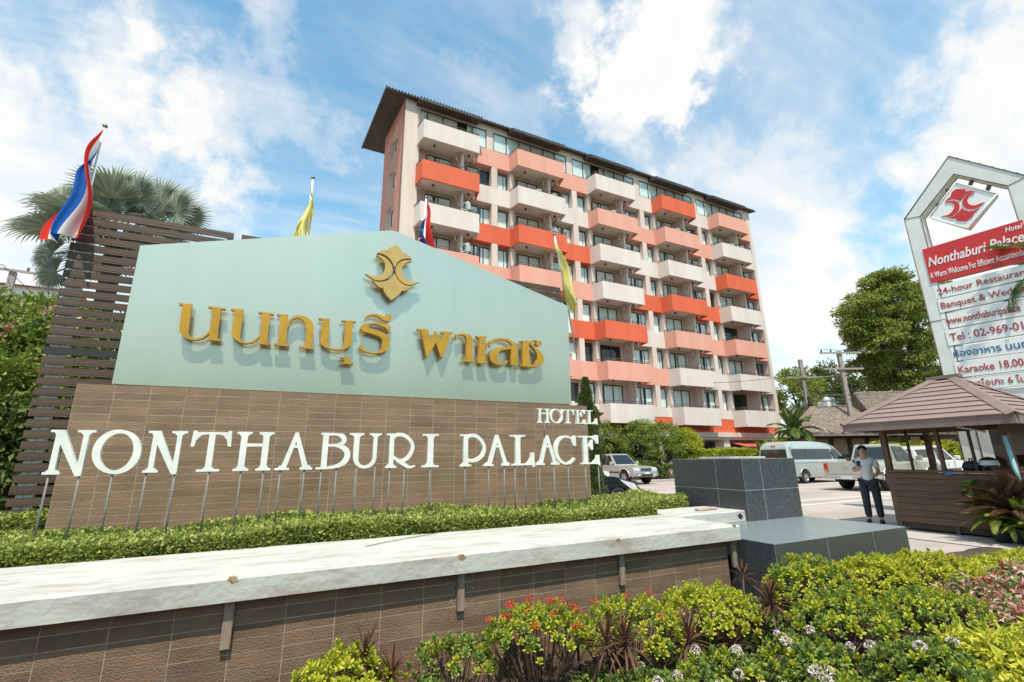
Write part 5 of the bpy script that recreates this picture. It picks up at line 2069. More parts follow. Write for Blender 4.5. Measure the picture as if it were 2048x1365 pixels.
# (left px, top px, bottom px on that left edge, text, material, text start px, fraction of height, width in metres)
rows = [((1866, 574), (1875, 599), '24-hour Restaurant', 'text_red', 1876, 1.62),
        ((1875, 600.5), (1882, 627), 'Banquet & Wedding', 'text_red', 1883, 1.60),
        ((1881, 630), (1890, 660), 'www.nonthaburipalace', 'text_red', 1892, 1.30),
        ((1890, 661.5), (1900, 693), 'Tel : 02-969-01', 'text_red', 1901, 1.26),
        ((1900, 696), (1908, 724), 'ห้องอาหาร นนท', 'text_blue', 1908, 1.26),
        ((1908, 726), (1914, 757), 'Karaoke 18.00-', 'text_red', 1918, 1.16),
        ((1917, 758), (1926, 784), 'คาราโอเกะ 6 โมง', 'text_red', 1926, 1.16)]
for k, (a, c, s, m, tx, wd) in enumerate(rows):
    u0, zt_ = fpt(*a)
    zb_ = fpt(*c)[1]
    if k == 6:
        u0 -= .0
    pn = pyl_solid('white_panel', [rect(u0, zb_ + .012, R_ - .10, zt_)], MATS['panel_white'], -.16, .006 + .012 * (k % 2))
    hh = zt_ - zb_
    text_obj(s, MATS[m], pn, fpt(tx, (a[1] + c[1]) / 2)[0], zb_ + hh * .30, hh * .46, wd, off=.012 + .012 * (k % 2), bold=.004)
# blank lower cabinet of the pylon
pyl_solid('lower_cabinet', [rect(fpt(1926, 784)[0], 0.6, R_ - .12, fpt(1926, 784)[1] - .02)], MATS['pylon_white'], -.16, -.03)

# ================================================================== PERSON
mat('skin', (0.50, 0.30, 0.21), 0.55, 0.05, 8)
mat('shirt', (0.70, 0.72, 0.72), 0.8, 0.04, 8)
mat('trousers', (0.03, 0.035, 0.05), 0.8, 0.1, 8)
mat('hair', (0.015, 0.012, 0.010), 0.6, 0.2, 40)


def skin_mesh(name, verts, edges, radii, m, parent, root=0, levels=2):
    me = bpy.data.meshes.new(name)
    me.from_pydata(verts, edges, [])
    o = put(name, me, parent)
    sk = o.modifiers.new('skin', 'SKIN')
    sk.use_smooth_shade = True
    lay = me.skin_vertices[0].data
    for i_, r in enumerate(radii):
        lay[i_].radius = r if isinstance(r, tuple) else (r, r)
        lay[i_].use_root = (i_ == root)
    sub = o.modifiers.new('sub', 'SUBSURF')
    sub.levels = sub.render_levels = levels
    me.materials.append(m)
    return o


def person(loc, face):
    """1.68 m man looking down at a telephone in his raised hand; face +X"""
    t = thing('person', 'person with short dark hair in a white shirt holding a dark phone by the kiosk', 'person', loc, face)
    S = 0.985
    V = [(0, 0, .93), (0, 0, 1.08), (0, 0, 1.25), (.0, 0, 1.38), (.01, 0, 1.45), (.025, 0, 1.51), (.045, 0, 1.58), (.035, 0, 1.655),       # 0-7 spine and head
         (0, .10, .88), (.01, .105, .48), (-.01, .11, .09), (.10, .125, .035),                              # 8-11 left leg
         (0, -.10, .88), (.02, -.105, .48), (.0, -.11, .09), (.11, -.125, .035),                            # 12-15 right leg
         (0, .17, 1.385), (.02, .225, 1.13), (.20, .17, 1.03), (.27, .15, 1.05),                             # 16-19 left arm
         (0, -.17, 1.385), (.04, -.235, 1.13), (.25, -.13, 1.17), (.31, -.10, 1.20)]                         # 20-23 right arm
    E_ = [(0, 1), (1, 2), (2, 3), (3, 4), (4, 5), (5, 6), (6, 7), (0, 8), (8, 9), (9, 10), (10, 11), (0, 12), (12, 13), (13, 14), (14, 15), (3, 16), (16, 17), (17, 18), (18, 19), (3, 20), (20, 21), (21, 22), (22, 23)]
    R = [(.15, .11), (.135, .10), (.15, .11), (.13, .09), .055, (.062, .07), (.075, .092), (.062, .075), .085, .06, .042, (.04, .03), .085, .06, .042, (.04, .03), .055, .042, .032, (.038, .02), .055, .042, .032, (.038, .02)]
    V = [tuple(c * S for c in p) for p in V]
    skin_mesh('body', V, E_, R, MATS['skin'], t)
    sv = [(0, 0, .84), V[1], V[2], V[3], (0.005, 0, 1.42 * S), V[16], tuple(Vector(V[16]).lerp(Vector(V[17]), .75)), V[20], tuple(Vector(V[20]).lerp(Vector(V[21]), .75))]
    skin_mesh('shirt', sv, [(0, 1), (1, 2), (2, 3), (3, 4), (3, 5), (5, 6), (3, 7), (7, 8)], [(.185, .150), (.165, .13), (.17, .13), (.15, .108), .068, .072, .068, .072, .068], MATS['shirt'], t)
    tv = [(0, 0, .96 * S), V[8], V[9], (V[10][0], V[10][1], .10), V[12], V[13], (V[14][0], V[14][1], .10)]
    skin_mesh('trousers', tv, [(0, 1), (1, 2), (2, 3), (0, 4), (4, 5), (5, 6)], [(.165, .125), .105, .082, .07, .105, .082, .07], MATS['trousers'], t)
    hd = MB()
    for k in range(9):
        pass
    n, m_ = 18, 9
    vs, fs = [], []
    c = Vector((.030 * S, 0, 1.625 * S))
    for a in range(m_ + 1):
        th = (PI * .62) * a / m_
        for b_ in range(n):
            ph = 2 * PI * b_ / n
            lim = th if math.cos(ph) < .45 else min(th, PI * .34)
            vs.append(tuple(c + Vector((math.sin(lim) * math.cos(ph) * .106 - .006, math.sin(lim) * math.sin(ph) * .088, math.cos(lim) * .098))))
    for a in range(m_):
        for b_ in range(n):
            fs.append((a * n + b_, a * n + (b_ + 1) % n, (a + 1) * n + (b_ + 1) % n, (a + 1) * n + b_))
    hd.add(vs, fs, True)
    hd.build('hair', MATS['hair'], t)
    ft = MB()
    ft.add([(.135, 0, 1.60), (.135, .018, 1.552), (.160, 0, 1.558), (.135, -.018, 1.552)], [(0, 1, 2), (0, 2, 3), (1, 3, 2)])
    ft.build('nose', MATS['skin'], t)
    for s in (1, -1):
        b = MB()
        b.lathe([(0, -.008), (.012, 0), (0, .008)], 8, Matrix.Translation((.128, s * .034, 1.595)) @ Matrix.Rotation(PI / 2, 4, 'Y'))
        b.build('eye', MATS['hair'], t)
        b = MB()
        b.lathe([(0, -.012), (.022, -.006), (.026, .004), (0, .010)], 10, Matrix.Translation((.035, s * .092, 1.575)) @ Matrix.Rotation(PI / 2 * s, 4, 'X'))
        b.build('ear', MATS['skin'], t)
    b = MB()
    b.box(.120, -.024, 1.520, .134, .024, 1.528)
    b.build('mouth', mat('lips', (0.25, 0.10, 0.08), 0.6, 0.05, 8), t)
    for s, hand in ((1, V[19]), (-1, V[23])):
        h = Vector(hand)
        pts, eds, rad = [tuple(h)], [], [(.036, .018)]
        for q in range(4):
            y0 = -.028 + .019 * q
            ln = (.062, .072, .068, .054)[q]
            i0 = len(pts)
            pts += [tuple(h + Vector((.02, y0, .012))), tuple(h + Vector((.02 + ln * .5, y0, .022))), tuple(h + Vector((.02 + ln * .8, y0 + .0, .05)))]
            eds += [(0, i0), (i0, i0 + 1), (i0 + 1, i0 + 2)]
            rad += [.009, .0085, .0075]
        i0 = len(pts)
        pts += [tuple(h + Vector((.0, -s * .04, .02))), tuple(h + Vector((.03, -s * .045, .05)))]
        eds += [(0, i0), (i0, i0 + 1)]
        rad += [.010, .008]
        skin_mesh('hand', pts, eds, rad, MATS['skin'], t, levels=1)
    for s in (1, -1):
        b = MB()
        b.lathe([(0, 0), (.048, 0), (.05, .03), (.04, .07), (0, .085)], 12, Matrix.Translation((.06, s * .115, 0)) @ Matrix.Scale(2.5, 4, (1, 0, 0)))
        b.build('shoe', MATS['plastic_black'], t)
    return t, V[23]


pt, hand = person((12.05, 6.42, 0.02), math.radians(205))
hw_ = Matrix.Translation(pt.location) @ Matrix.Rotation(math.radians(205), 4, 'Z') @ (Vector(hand) + Vector((.055, .0, .055)))
t = thing('mobile_phone', 'dark phone held up in the hand of the person in white', 'phone', hw_, math.radians(205))
b = MB()
b.box(-.006, -.036, -.02, .006, .036, .115, Matrix.Rotation(math.radians(-25), 4, 'Y'))
b.build('phone_body', MATS['plastic_black'], t, .004, 2)

# ================================================================== RESTAURANT WITH SHINGLE ROOF
mat('shingle', (0.34, 0.27, 0.215), 0.9, 0.2, 3.0, island=True, c2=(0.20, 0.155, 0.125))
mat('rest_wall', (0.27, 0.19, 0.13), 0.85, 0.1, 2.0)
mat('rest_timber', (0.045, 0.030, 0.022), 0.8, 0.2, 5)
mat('old_board', (0.22, 0.18, 0.15), 0.9, 0.25, 5)
rest_ = thing('restaurant_building', 'low brown restaurant house with grey brown shingle roof', 'building', (38, 20, 0))
RO = -Vector(rest_.location)


def rp_(mb, name, m, parent=None):
    o = mb.build(name, m, parent or rest_)
    o.location = RO if parent is None else (0, 0, 0)
    return o


def shingled(a, c, tc_, ta, rows_, cols_, name, seed):
    r = np.random.default_rng(seed)
    a, c, tc_, ta = (np.array(v, float) for v in (a, c, tc_, ta))
    nn = np.cross(c - a, ta - a)
    nn /= np.linalg.norm(nn)
    if nn[2] < 0: nn = -nn
    V, Fc = [], []
    for i_ in range(rows_):
        f0, f1 = i_ / rows_, min(1, (i_ + 1.35) / rows_)
        for j in range(cols_):
            o_ = .5 if i_ % 2 else 0
            g0, g1 = (j + o_ + .04) / cols_, (j + o_ + .96) / cols_
            g0, g1 = min(g0, 1), min(g1, 1)
            if g1 - g0 < 1e-4: continue
            P = lambda g, f: (a + (c - a) * g) * (1 - f) + (ta + (tc_ - ta) * g) * f
            k = len(V)
            lift = .05 + r.uniform(0, .02)
            dz = r.uniform(-.015, .015)
            V += [P(g0, f0 + dz) + nn * lift, P(g1, f0 + dz) + nn * lift, P(g1, f1) + nn * .015, P(g0, f1) + nn * .015, P(g0, f0 + dz) - nn * .0, P(g1, f0 + dz) - nn * .0]
            Fc += [(k, k + 1, k + 2, k + 3), (k + 4, k + 5, k + 1, k)]
    return put(name, np_mesh(name, V, Fc, MATS['shingle']))


# lower roof: long slope facing the car park, hipped at its left end
eL, eR = Vector((30.25, 20.55, 2.95)), Vector((46.0, 12.8, 2.95))
rL, rR = Vector((35.0, 21.6, 5.05)), Vector((49.0, 14.6, 5.05))
lowroof = MB()
lowroof.add([eL, eR, rR, rL, eL + Vector((5.0, 2.6, 0)), rL + Vector((1.0, 2.0, -.1))], [(0, 1, 2, 3), (0, 3, 4), (3, 5, 4)])
roofo = rp_(lowroof, 'roof', MATS['old_board'])
up = Vector((0, 0, .012))
o = shingled(eL + up, eR + up, rR + up, rL + up, 26, 90, 'shingles', 1)
o.parent = roofo
tag(o, kind='stuff')
o = shingled(eL + Vector((5.0, 2.6, 0)) + up, eL + up, rL + up, rL + up, 26, 30, 'shingles', 2)
o.parent = roofo
tag(o, kind='stuff')
r2a, r2b = Vector((37.0, 18.9, 4.6)), Vector((46.5, 13.2, 4.6))
r2c, r2d = Vector((47.2, 14.2, 6.0)), Vector((37.6, 20.0, 6.0))
hr = MB()
hr.add([r2a, r2b, r2c, r2d, r2a + Vector((2, 4, 0))], [(0, 1, 2, 3), (0, 3, 4)])
ho = rp_(hr, 'upper_roof', MATS['old_board'])
o = shingled(r2a + up, r2b + up, r2c + up, r2d + up, 16, 70, 'shingles', 3)
o.parent = ho
tag(o, kind='stuff')
dirv = (eR - eL).normalized()
nrm = Vector((dirv.y, -dirv.x, 0))
b = MB()
for d_ in range(1):
    A, B = eL - Vector((0, 0, .02)), eR - Vector((0, 0, .02))
    b.add([A, B, B - Vector((0, 0, .20)), A - Vector((0, 0, .20)), A - nrm * .04, B - nrm * .04, B - nrm * .04 - Vector((0, 0, .2)), A - nrm * .04 - Vector((0, 0, .2))], [(0, 1, 2, 3), (7, 6, 5, 4), (0, 4, 5, 1), (2, 6, 7, 3), (0, 3, 7, 4), (1, 5, 6, 2)])
rp_(b, 'eaves_board', MATS['old_board'])
wA, wB = eL - nrm * 1.3 + dirv * 1.2, eR - nrm * 1.3
LW = (wB - wA).length
wm = Matrix(((dirv.x, -nrm.x, 0, wA.x), (dirv.y, -nrm.y, 0, wA.y), (0, 0, 1, 0), (0, 0, 0, 1)))
b = MB()
b.box(0, 0, 0, LW, .2, 3.0, wm)
rp_(b, 'wall', MATS['rest_wall'])
for k in range(int(LW / 1.25) + 1):
    b = MB()
    b.box(k * 1.25 - .13, -.09, 0, k * 1.25 + .13, .0, 2.95, wm)
    rp_(b, 'timber_post', MATS['rest_timber'])
b = MB()
b.box(0, -.06, 1.35, LW, 0, 1.5, wm)
b.box(0, -.06, 2.6, LW, 0, 2.95, wm)
rp_(b, 'timber_rail', MATS['rest_timber'])
for p in (rL, r2d):
    b = MB()
    b.lathe([(.12, 0), (.2, .1), (.09, .5), (.14, .7), (0, .95)], 8)
    o = b.build('finial', MATS['rest_timber'], rest_)
    o.location = p + RO - Vector((0, 0, .1))
# white ventilation unit behind the ridge
c0 = on_y(1653, 807, 21.3)
t = thing('roof_ventilator', 'white ventilation unit standing above the shingle ridge', 'ventilator', (c0.x, c0.y, 4.6))
b = MB()
b.box(-.5, -.4, .2, .5, .4, .75)
b.build('case', MATS['ac_white'], t, .05, 2)
b = MB()
b.tube([(-.3, 0, .75), (-.5, -.2, .95), (.45, -.2, .9)], .22, 10)
b.build('duct', MATS['ac_white'], t)
b = MB()
for s in (-.4, .4):
    b.box(s - .05, -.05, -1.2, s + .05, .05, .2)
b.build('stand', MATS['ac_grille'], t)

# ================================================================== UTILITY POLES
mat('pole_concrete', (0.32, 0.28, 0.25), 0.9, 0.12, 2.0)
mat('insulator', (0.12, 0.10, 0.09), 0.5, 0.2, 5)
mat('wire', (0.03, 0.03, 0.03), 0.7, 0.1, 5)


def util_pole(label, px, py, D, name='utility_pole', lean=0.0, arms=((.1, 2.6), (.85, 2.2)), ang=0.3, group='concrete utility poles', low_arm=False):
    top = EYEV + ray(px, py) * D
    t = thing(name, label, 'utility pole', (top.x, top.y, 0), ang, group)
    b = MB()
    b.prism([(-.135, -.11), (.135, -.11), (.135, .11), (-.135, .11)], 0, top.z, 'z')
    b.build('shaft', MATS['pole_concrete'], t)
    for dz, w in arms:
        a = MB()
        a.box(-w / 2, -.22, top.z - dz - .06, w / 2, -.12, top.z - dz + .06)
        o = a.build('cross_arm', MATS['pole_concrete'], t)
        ins = MB()
        for k in range(5):
            x = -w / 2 + .12 + (w - .24) * k / 4
            if abs(x) < .2: continue
            ins.lathe([(.03, top.z - dz + .06), (.07, top.z - dz + .1), (.04, top.z - dz + .16), (.075, top.z - dz + .22), (0, top.z - dz + .30)], 8, Matrix.Translation((x, -.17, 0)))
        ins.build('insulator', MATS['insulator'], o)
    return t, top


t1, top1 = util_pole('concrete utility pole with one cross arm, nearer to the hotel', 1600, 720, 38, arms=((1.5, 2.9),), ang=-.45)
t2, top2 = util_pole('concrete utility pole with two cross arms by the big tree', 1677, 703, 34, arms=((.15, 3.0), (1.35, 2.9)), ang=-.45)
wires = thing('platform_rails', 'pair of grey rails carrying cables between the two utility poles', 'rails', (top1.x, top1.y, 5))
for z1, z2 in ((5.75, 5.4), (6.0, 5.75), (7.45, 7.15)):
    b = MB()
    b.tube([(0, -.2, z1 - 5), (top2.x - top1.x, top2.y - top1.y - .2, z2 - 5)], .05, 6)
    b.build('rail', MATS['pole_concrete'], wires)


def cable(label, pts, r=.012, sag=.4, name='power_cable', group='overhead power cables'):
    b = MB()
    for p, q in zip(pts[:-1], pts[1:]):
        p, q = Vector(p), Vector(q)
        b.tube([p.lerp(q, k / 10) - Vector((0, 0, sag * 4 * (k / 10) * (1 - k / 10))) for k in range(11)], r, 5)
    return tag(b.build(name, MATS['wire']), label, 'cable', group)


cable('thin black cable sagging between the two utility poles, upper one', [top1 + Vector((1.2, -.5, -1.3)), top2 + Vector((-1.2, .5, -1.0))], .018, .25)
cable('black cable running off to the right from the pole by the big tree, top one', [top2 + Vector((-1.0, .5, .15)), top2 + Vector((12, -6, .4))], .018, .3)
cable('black cable running off to the right from the pole by the big tree, middle one', [top2 + Vector((.9, -.4, -1.1)), top2 + Vector((12, -6.5, -1.2))], .018, .4)
cable('black cable bundle hanging low between the two utility poles', [top1 + Vector((0, -.3, -2.6)), top2 + Vector((0, -.3, -2.4))], .035, .35)
cable('black cable passing behind the hotel corner to the pole with one cross arm', [top1 + Vector((-.8, .3, -1.25)), top1 + Vector((-9, 5, -1.6))], .018, .3)
cable('thin black cable sagging between the two utility poles, lower one', [top1 + Vector((-1.0, .4, -1.3)), top2 + Vector((.9, -.4, -1.2))], .018, .5)
t3, top3 = util_pole('concrete utility pole with insulators at the far left behind the trees', 27, 545, 25, arms=((-.05, 2.6),), ang=.1)
cable('black cable running down from the far left pole behind the palm', [top3 + Vector((.8, 0, .35)), on_y(230, 690, 26)], .018, .3)
cable('black cable crossing the top of the far left pole', [on_y(-60, 518, 34), top3 + Vector((-.5, 0, .35)), on_y(200, 700, 24)], .018, .1)

# ================================================================== VEGETATION
def leafmat(name, a, b, transl=0.22, rough=0.5):
    return mat(name, a, rough, island=True, c2=b, transl=transl, spec=0.2)


leafmat('leaf_hedge', (0.52, 0.54, 0.15), (0.17, 0.24, 0.05), 0.3)
leafmat('leaf_lime', (0.58, 0.57, 0.06), (0.26, 0.33, 0.03), 0.3)
leafmat('leaf_yellow', (0.66, 0.60, 0.07), (0.38, 0.42, 0.04), 0.3)
leafmat('leaf_green', (0.34, 0.40, 0.085), (0.10, 0.18, 0.04), 0.28)
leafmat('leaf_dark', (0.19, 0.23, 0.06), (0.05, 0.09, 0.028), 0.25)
leafmat('leaf_tree', (0.42, 0.46, 0.10), (0.15, 0.21, 0.045), 0.35)
leafmat('leaf_bush', (0.36, 0.40, 0.08), (0.12, 0.18, 0.04), 0.28)
leafmat('leaf_cypress', (0.20, 0.23, 0.07), (0.06, 0.10, 0.03))
leafmat('leaf_palm', (0.16, 0.22, 0.05), (0.06, 0.10, 0.025))
leafmat('leaf_silver', (0.33, 0.37, 0.28), (0.15, 0.185, 0.13), 0.2, 0.5)
leafmat('leaf_red', (0.20, 0.085, 0.055), (0.085, 0.045, 0.03), 0.15)
leafmat('leaf_fern', (0.32, 0.34, 0.05), (0.10, 0.16, 0.03))
leafmat('leaf_dry', (0.17, 0.09, 0.05), (0.08, 0.045, 0.03), 0.1)
leafmat('leaf_caladium', (0.78, 0.66, 0.50), (0.48, 0.09, 0.07), 0.25)
leafmat('leaf_caladium_green', (0.24, 0.30, 0.09), (0.10, 0.17, 0.05), 0.2)
leafmat('petal_red', (0.72, 0.07, 0.035), (0.55, 0.05, 0.03), 0.2)
leafmat('petal_white', (0.75, 0.68, 0.64), (0.66, 0.50, 0.46), 0.2)
mat('bark', (0.11, 0.085, 0.065), 0.95, 0.25, 6, bump=0.6, bscale=30)
mat('twig', (0.10, 0.065, 0.045), 0.9, 0.25, 20)
mat('pot', (0.05, 0.05, 0.052), 0.6, 0.1, 5)


def np_join(name, parts, m):
    V = np.concatenate([p[0] for p in parts])
    off = np.cumsum([0] + [len(p[0]) for p in parts])
    Fc = np.concatenate([p[1] + o for p, o in zip(parts, off)])
    return np_mesh(name, V, Fc, m)


# ------------------------------------------------------------------ clipped hedge behind the coping
def box_hedge(name, label, poly, z0, z1, n, L, W, m, seed, base=None, rough=.05, dark='leaf_dark'):
    """poly: list of (x0, y0, x1, y1) plan boxes"""
    r = np.random.default_rng(seed)
    t = thing(name, label, 'hedge', base or (0, 0, 0))
    off = np.array(t.location)
    ar = np.array([(q[2] - q[0]) * (q[3] - q[1]) + .5 * (q[2] - q[0]) for q in poly])
    Ps, Ds = [], []
    for q, w in zip(poly, ar / ar.sum()):
        k = int(n * w)
        x = r.uniform(q[0], q[2], k)
        y = r.uniform(q[1], q[3], k)
        lump = rough * (np.sin(x * 3.1 + y * 2.3) + np.sin(x * 7.3 - y * 5.1 + 1.3) * .6 + np.sin(x * 1.3 + .5))
        top = z1 + lump
        side = r.uniform(0, 1, k)
        z = np.where(side < .55, top - np.abs(r.normal(0, .035, k)), z0 + (top - z0) * r.uniform(0, 1, k))
        fr = side >= .72
        y = np.where(fr, q[1] + np.abs(r.normal(0, .04, k)) + .04 * np.sin(x * 5.7), y)
        x = np.where((side > .66) & ~fr, q[2] - np.abs(r.normal(0, .05, k)), x)
        Ps.append(np.stack([x, y, z], 1))
        d = np.stack([r.normal(0, .6, k), r.normal(-.15, .6, k), r.uniform(.0, 1.1, k)], 1)
        d[fr, 1] -= .8
        Ds.append(d)
    P = np.concatenate(Ps) - off
    D = np.concatenate(Ds)
    leaves('foliage', P, D, L * r.uniform(.7, 1.2, len(P)), W * r.uniform(.8, 1.2, len(P)), m, t, seed=seed)
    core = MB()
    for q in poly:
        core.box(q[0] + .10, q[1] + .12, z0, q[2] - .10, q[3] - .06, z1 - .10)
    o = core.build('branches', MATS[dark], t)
    o.location = -Vector(t.location)
    tw = MB()
    rr = random.Random(seed)
    for q in poly:
        for k in range(int((q[2] - q[0]) * 7)):
            x = rr.uniform(q[0], q[2])
            y = q[1] + rr.uniform(.02, .12)
            tw.tube([(x, y + .1, z0), (x + rr.uniform(-.08, .08), y, z0 + (z1 - z0) * .5), (x + rr.uniform(-.15, .15), y + rr.uniform(-.03, .05), z1 - .02)], .005, 4)
    o = tw.build('twigs', MATS['twig'], t)
    o.location = -Vector(t.location)
    return t


box_hedge('clipped_hedge', 'long low clipped green hedge between white coping and sign base', [(-4.3, 5.12, 4.6, 6.40), (4.6, 5.64, 5.72, 6.8)], .70, .875, 62000, .046, .028, MATS['leaf_hedge'], 3, (0, 5.7, .7), rough=.026)
box_hedge('shrub_row', 'taller yellow green shrubs at the foot of the slat screen', [(-4.3, 6.38, -2.16, 6.95)], .70, .98, 7000, .05, .028, MATS['leaf_hedge'], 5, (-3, 6.6, .7), rough=.05)


# ------------------------------------------------------------------ foreground bushes made of leaf clusters
def cluster_mesh(m, n=10, L=.055, W=.024, seed=0, up=.5):
    r = np.random.default_rng(seed)
    a = np.arange(n) * 2.399 + r.uniform(0, .4, n)
    tilt = np.linspace(.15, 1.15, n)
    D = np.stack([np.cos(a) * np.sin(tilt), np.sin(a) * np.sin(tilt), np.cos(tilt) + .05], 1)
    P = np.zeros((n, 3)) + np.array([0, 0, .0]) + D * .004
    P[:, 2] -= np.linspace(0, .02, n)
    # blade of four facets each: base, two shoulders, tip, with a raised midrib
    V, Fc = [], []
    for i_ in range(n):
        d = D[i_] / np.linalg.norm(D[i_])
        s = np.cross(d, [0, 0, 1.0])
        s = s / max(np.linalg.norm(s), 1e-6)
        u = np.cross(s, d)
        l, w = L * r.uniform(.75, 1.15), W * r.uniform(.85, 1.15)
        p = P[i_]
        k = len(V)
        V += [p, p + d * l * .42 + s * w * .5 + u * w * .12, p + d * l * .78 + s * w * .42 - u * l * .04, p + d * l - u * l * .12, p + d * l * .78 - s * w * .42 - u * l * .04, p + d * l * .42 - s * w * .5 + u * w * .12, p + d * l * .5 - u * w * .05]
        Fc += [(k, k + 1, k + 6), (k + 6, k + 1, k + 2), (k + 6, k + 2, k + 3), (k + 6, k + 3, k + 4), (k + 6, k + 4, k + 5), (k, k + 6, k + 5)]
    return np_mesh('leaf_cluster', V, Fc, m)


def flower_mesh(m, seed=0, R=.032, n=70):
    r = np.random.default_rng(seed)
    d = unit(r.normal(size=(n, 3)))
    d = d[d[:, 2] > -.3]
    P = d * R * r.uniform(.75, 1.0, (len(d), 1))
    T = unit(np.cross(d, r.normal(size=d.shape)) + d * .35)
    V, Fc = leaf_arrays(P, T, R * .5, R * .28, .1, .1, seed)
    return np_mesh('flower', V, Fc, m)


CL = {k: [cluster_mesh(MATS[k], 12, L=.041, W=.0185, seed=s) for s in range(3)] for k in ('leaf_lime', 'leaf_green', 'leaf_yellow', 'leaf_dark')}
FL = {'petal_red': [flower_mesh(MATS['petal_red'], s) for s in range(2)], 'petal_white': [flower_mesh(MATS['petal_white'], s + 5, .034, 130) for s in range(3)]}


def bush(name, label, x, y, rx, ry, z0, z1, n, kinds, seed, flowers=0, petal='petal_red', leggy=.35, size=1.0, group=None, cat='bush'):
    rr = random.Random(seed)
    t = thing(name, label, cat, (x, y, z0 - .02), group=group)
    H = z1 - z0
    n = min(298, int(n * 1.5))
    stems = MB()
    for k in range(n):
        for _ in range(30):
            a = rr.uniform(0, 2 * PI)
            q = math.sqrt(rr.random())
            h = math.sqrt(max(0, 1 - q * q * .92))
            depth = rr.random() ** 2
            zz = H * (leggy + (1 - leggy) * h * (1 - .45 * depth)) * rr.uniform(.86, 1.03)
            p = Vector((rx * q * math.cos(a), ry * q * math.sin(a), zz))
            if p.z > .03: break
        tilt = Vector((p.x / rx * .7, p.y / ry * .7, 1.0)).normalized()
        rot = Vector((0, 0, 1)).rotation_difference(tilt) @ Matrix.Rotation(rr.uniform(0, 6.28), 4, 'Z').to_quaternion()
        s = size * rr.uniform(.8, 1.25)
        o = put('leaf_cluster', rr.choice(CL[rr.choice(kinds)]), t, p, rot.to_euler(), (s, s, s))
        if k % 4 == 0:
            b0 = Vector((p.x * .25, p.y * .25, -.05))
            m_ = b0.lerp(p, .55) + Vector((rr.uniform(-.03, .03), rr.uniform(-.03, .03), 0))
            stems.tube([b0, m_, p], [.006, .0045, .003], 4, cap=False)
    stems.build('stems', MATS['twig'], t)
    for k in range(flowers):
        a = k * 2.399 + seed
        q = .95 * math.sqrt((k + .5) / flowers)
        p = Vector((rx * q * math.cos(a), ry * q * math.sin(a), H * (leggy + (1 - leggy) * math.sqrt(1 - q * q * .9)) + .035))
        put('flower', rr.choice(FL[petal]), t, p, (rr.uniform(-.4, .4), rr.uniform(-.4, .4), rr.uniform(0, 6)), (rr.uniform(.8, 1.25),) * 3)
    return t


def bush_px(label, xl, xr, ytop, y, n, kinds, seed, name='ixora_bush', depth=.8, **kw):
    A, B = on_y(xl, (ytop + 1365) / 2, y), on_y(xr, (ytop + 1365) / 2, y)
    top = on_y((xl + xr) / 2, ytop, y)
    rx = (B.x - A.x) / 2
    return bush(name, label, (A.x + B.x) / 2, y, rx, min(rx * depth, max(.25, WALL_Y - .02 - y)), bed_z((A.x + B.x) / 2), top.z, n, kinds, seed, **kw)


GB = 'leafy bushes planted before the tiled wall'
bush_px('lime green bush at bottom left of the planting, before the wall', 560, 800, 1290, 3.58, 200, ['leaf_lime', 'leaf_lime', 'leaf_yellow'], 1, leggy=.30, group=GB)
bush_px('leggy mid green bush between two red leaved plants and the flowering bush', 815, 985, 1262, 3.66, 75, ['leaf_green', 'leaf_green', 'leaf_lime'], 2, leggy=.40, group=GB)
bush_px('tall lime green bush dotted with orange red flowers on bare stems', 975, 1170, 1205, 3.55, 150, ['leaf_lime', 'leaf_lime', 'leaf_green'], 3, flowers=15, leggy=.60, group=GB)
bush_px('lime green bush with two orange red flowers right of the tall one', 1170, 1350, 1188, 3.42, 200, ['leaf_lime', 'leaf_yellow', 'leaf_green'], 4, flowers=5, leggy=.42, group=GB)
bush_px('dense yellow green bush without flowers below the short coping batten', 1335, 1510, 1165, 3.40, 200, ['leaf_lime', 'leaf_yellow', 'leaf_lime'], 5, leggy=.38, group=GB)
bush('shrub', 'bright yellow green shrub at the foot of the granite plinth', 4.62, 3.18, .48, .30, .03, .58, 190, ['leaf_lime', 'leaf_lime', 'leaf_green'], 7, leggy=.3, group=GB)
bush('shrub', 'yellow green shrub along the plinth, next to its right part', 5.55, 3.10, .55, .36, .03, .50, 230, ['leaf_yellow', 'leaf_lime'], 8, leggy=.3, group=GB)
bush('shrub', 'wide yellow shrub at the right end of the granite plinth', 6.55, 3.05, .60, .42, .03, .46, 230, ['leaf_yellow', 'leaf_lime'], 9, leggy=.3, group=GB)
bush('shrub', 'lime shrub in front of the plinth shrubs, near the white flowers', 4.25, 2.66, .50, .34, .03, .40, 150, ['leaf_lime', 'leaf_green'], 10, leggy=.3, group=GB)
bush('shrub', 'sprawling lime shrub halfway between plinth and yellow ground cover', 5.15, 2.45, .58, .36, .03, .36, 160, ['leaf_lime', 'leaf_lime', 'leaf_green'], 11, leggy=.3, group=GB)
GW = 'dark green bushes with white flower heads'
for k, (x, y, rx, z1, nf, lab) in enumerate(((2.30, 2.85, .42, .26, 3, 'leftmost, under the leaning red leaved plants'), (2.98, 2.78, .42, .30, 5, 'below the dense yellow green bush'), (3.60, 2.52, .42, .30, 5, 'below the lime shrub, right of the others'), (2.62, 2.38, .44, .26, 5, 'nearest to the camera on the left'), (3.30, 2.10, .46, .26, 6, 'nearest to the camera on the right'), (4.05, 2.02, .40, .25, 3, 'beside the yellow ground cover'))):
    bush('flowering_bush', 'dark green bush with round white flower heads, ' + lab, x, y, rx, rx * .8, bed_z(x), bed_z(x) + z1 + .06, 200, ['leaf_green', 'leaf_green', 'leaf_lime', 'leaf_dark'], 30 + k, flowers=nf, petal='petal_white', leggy=.25, size=1.05, group=GW)


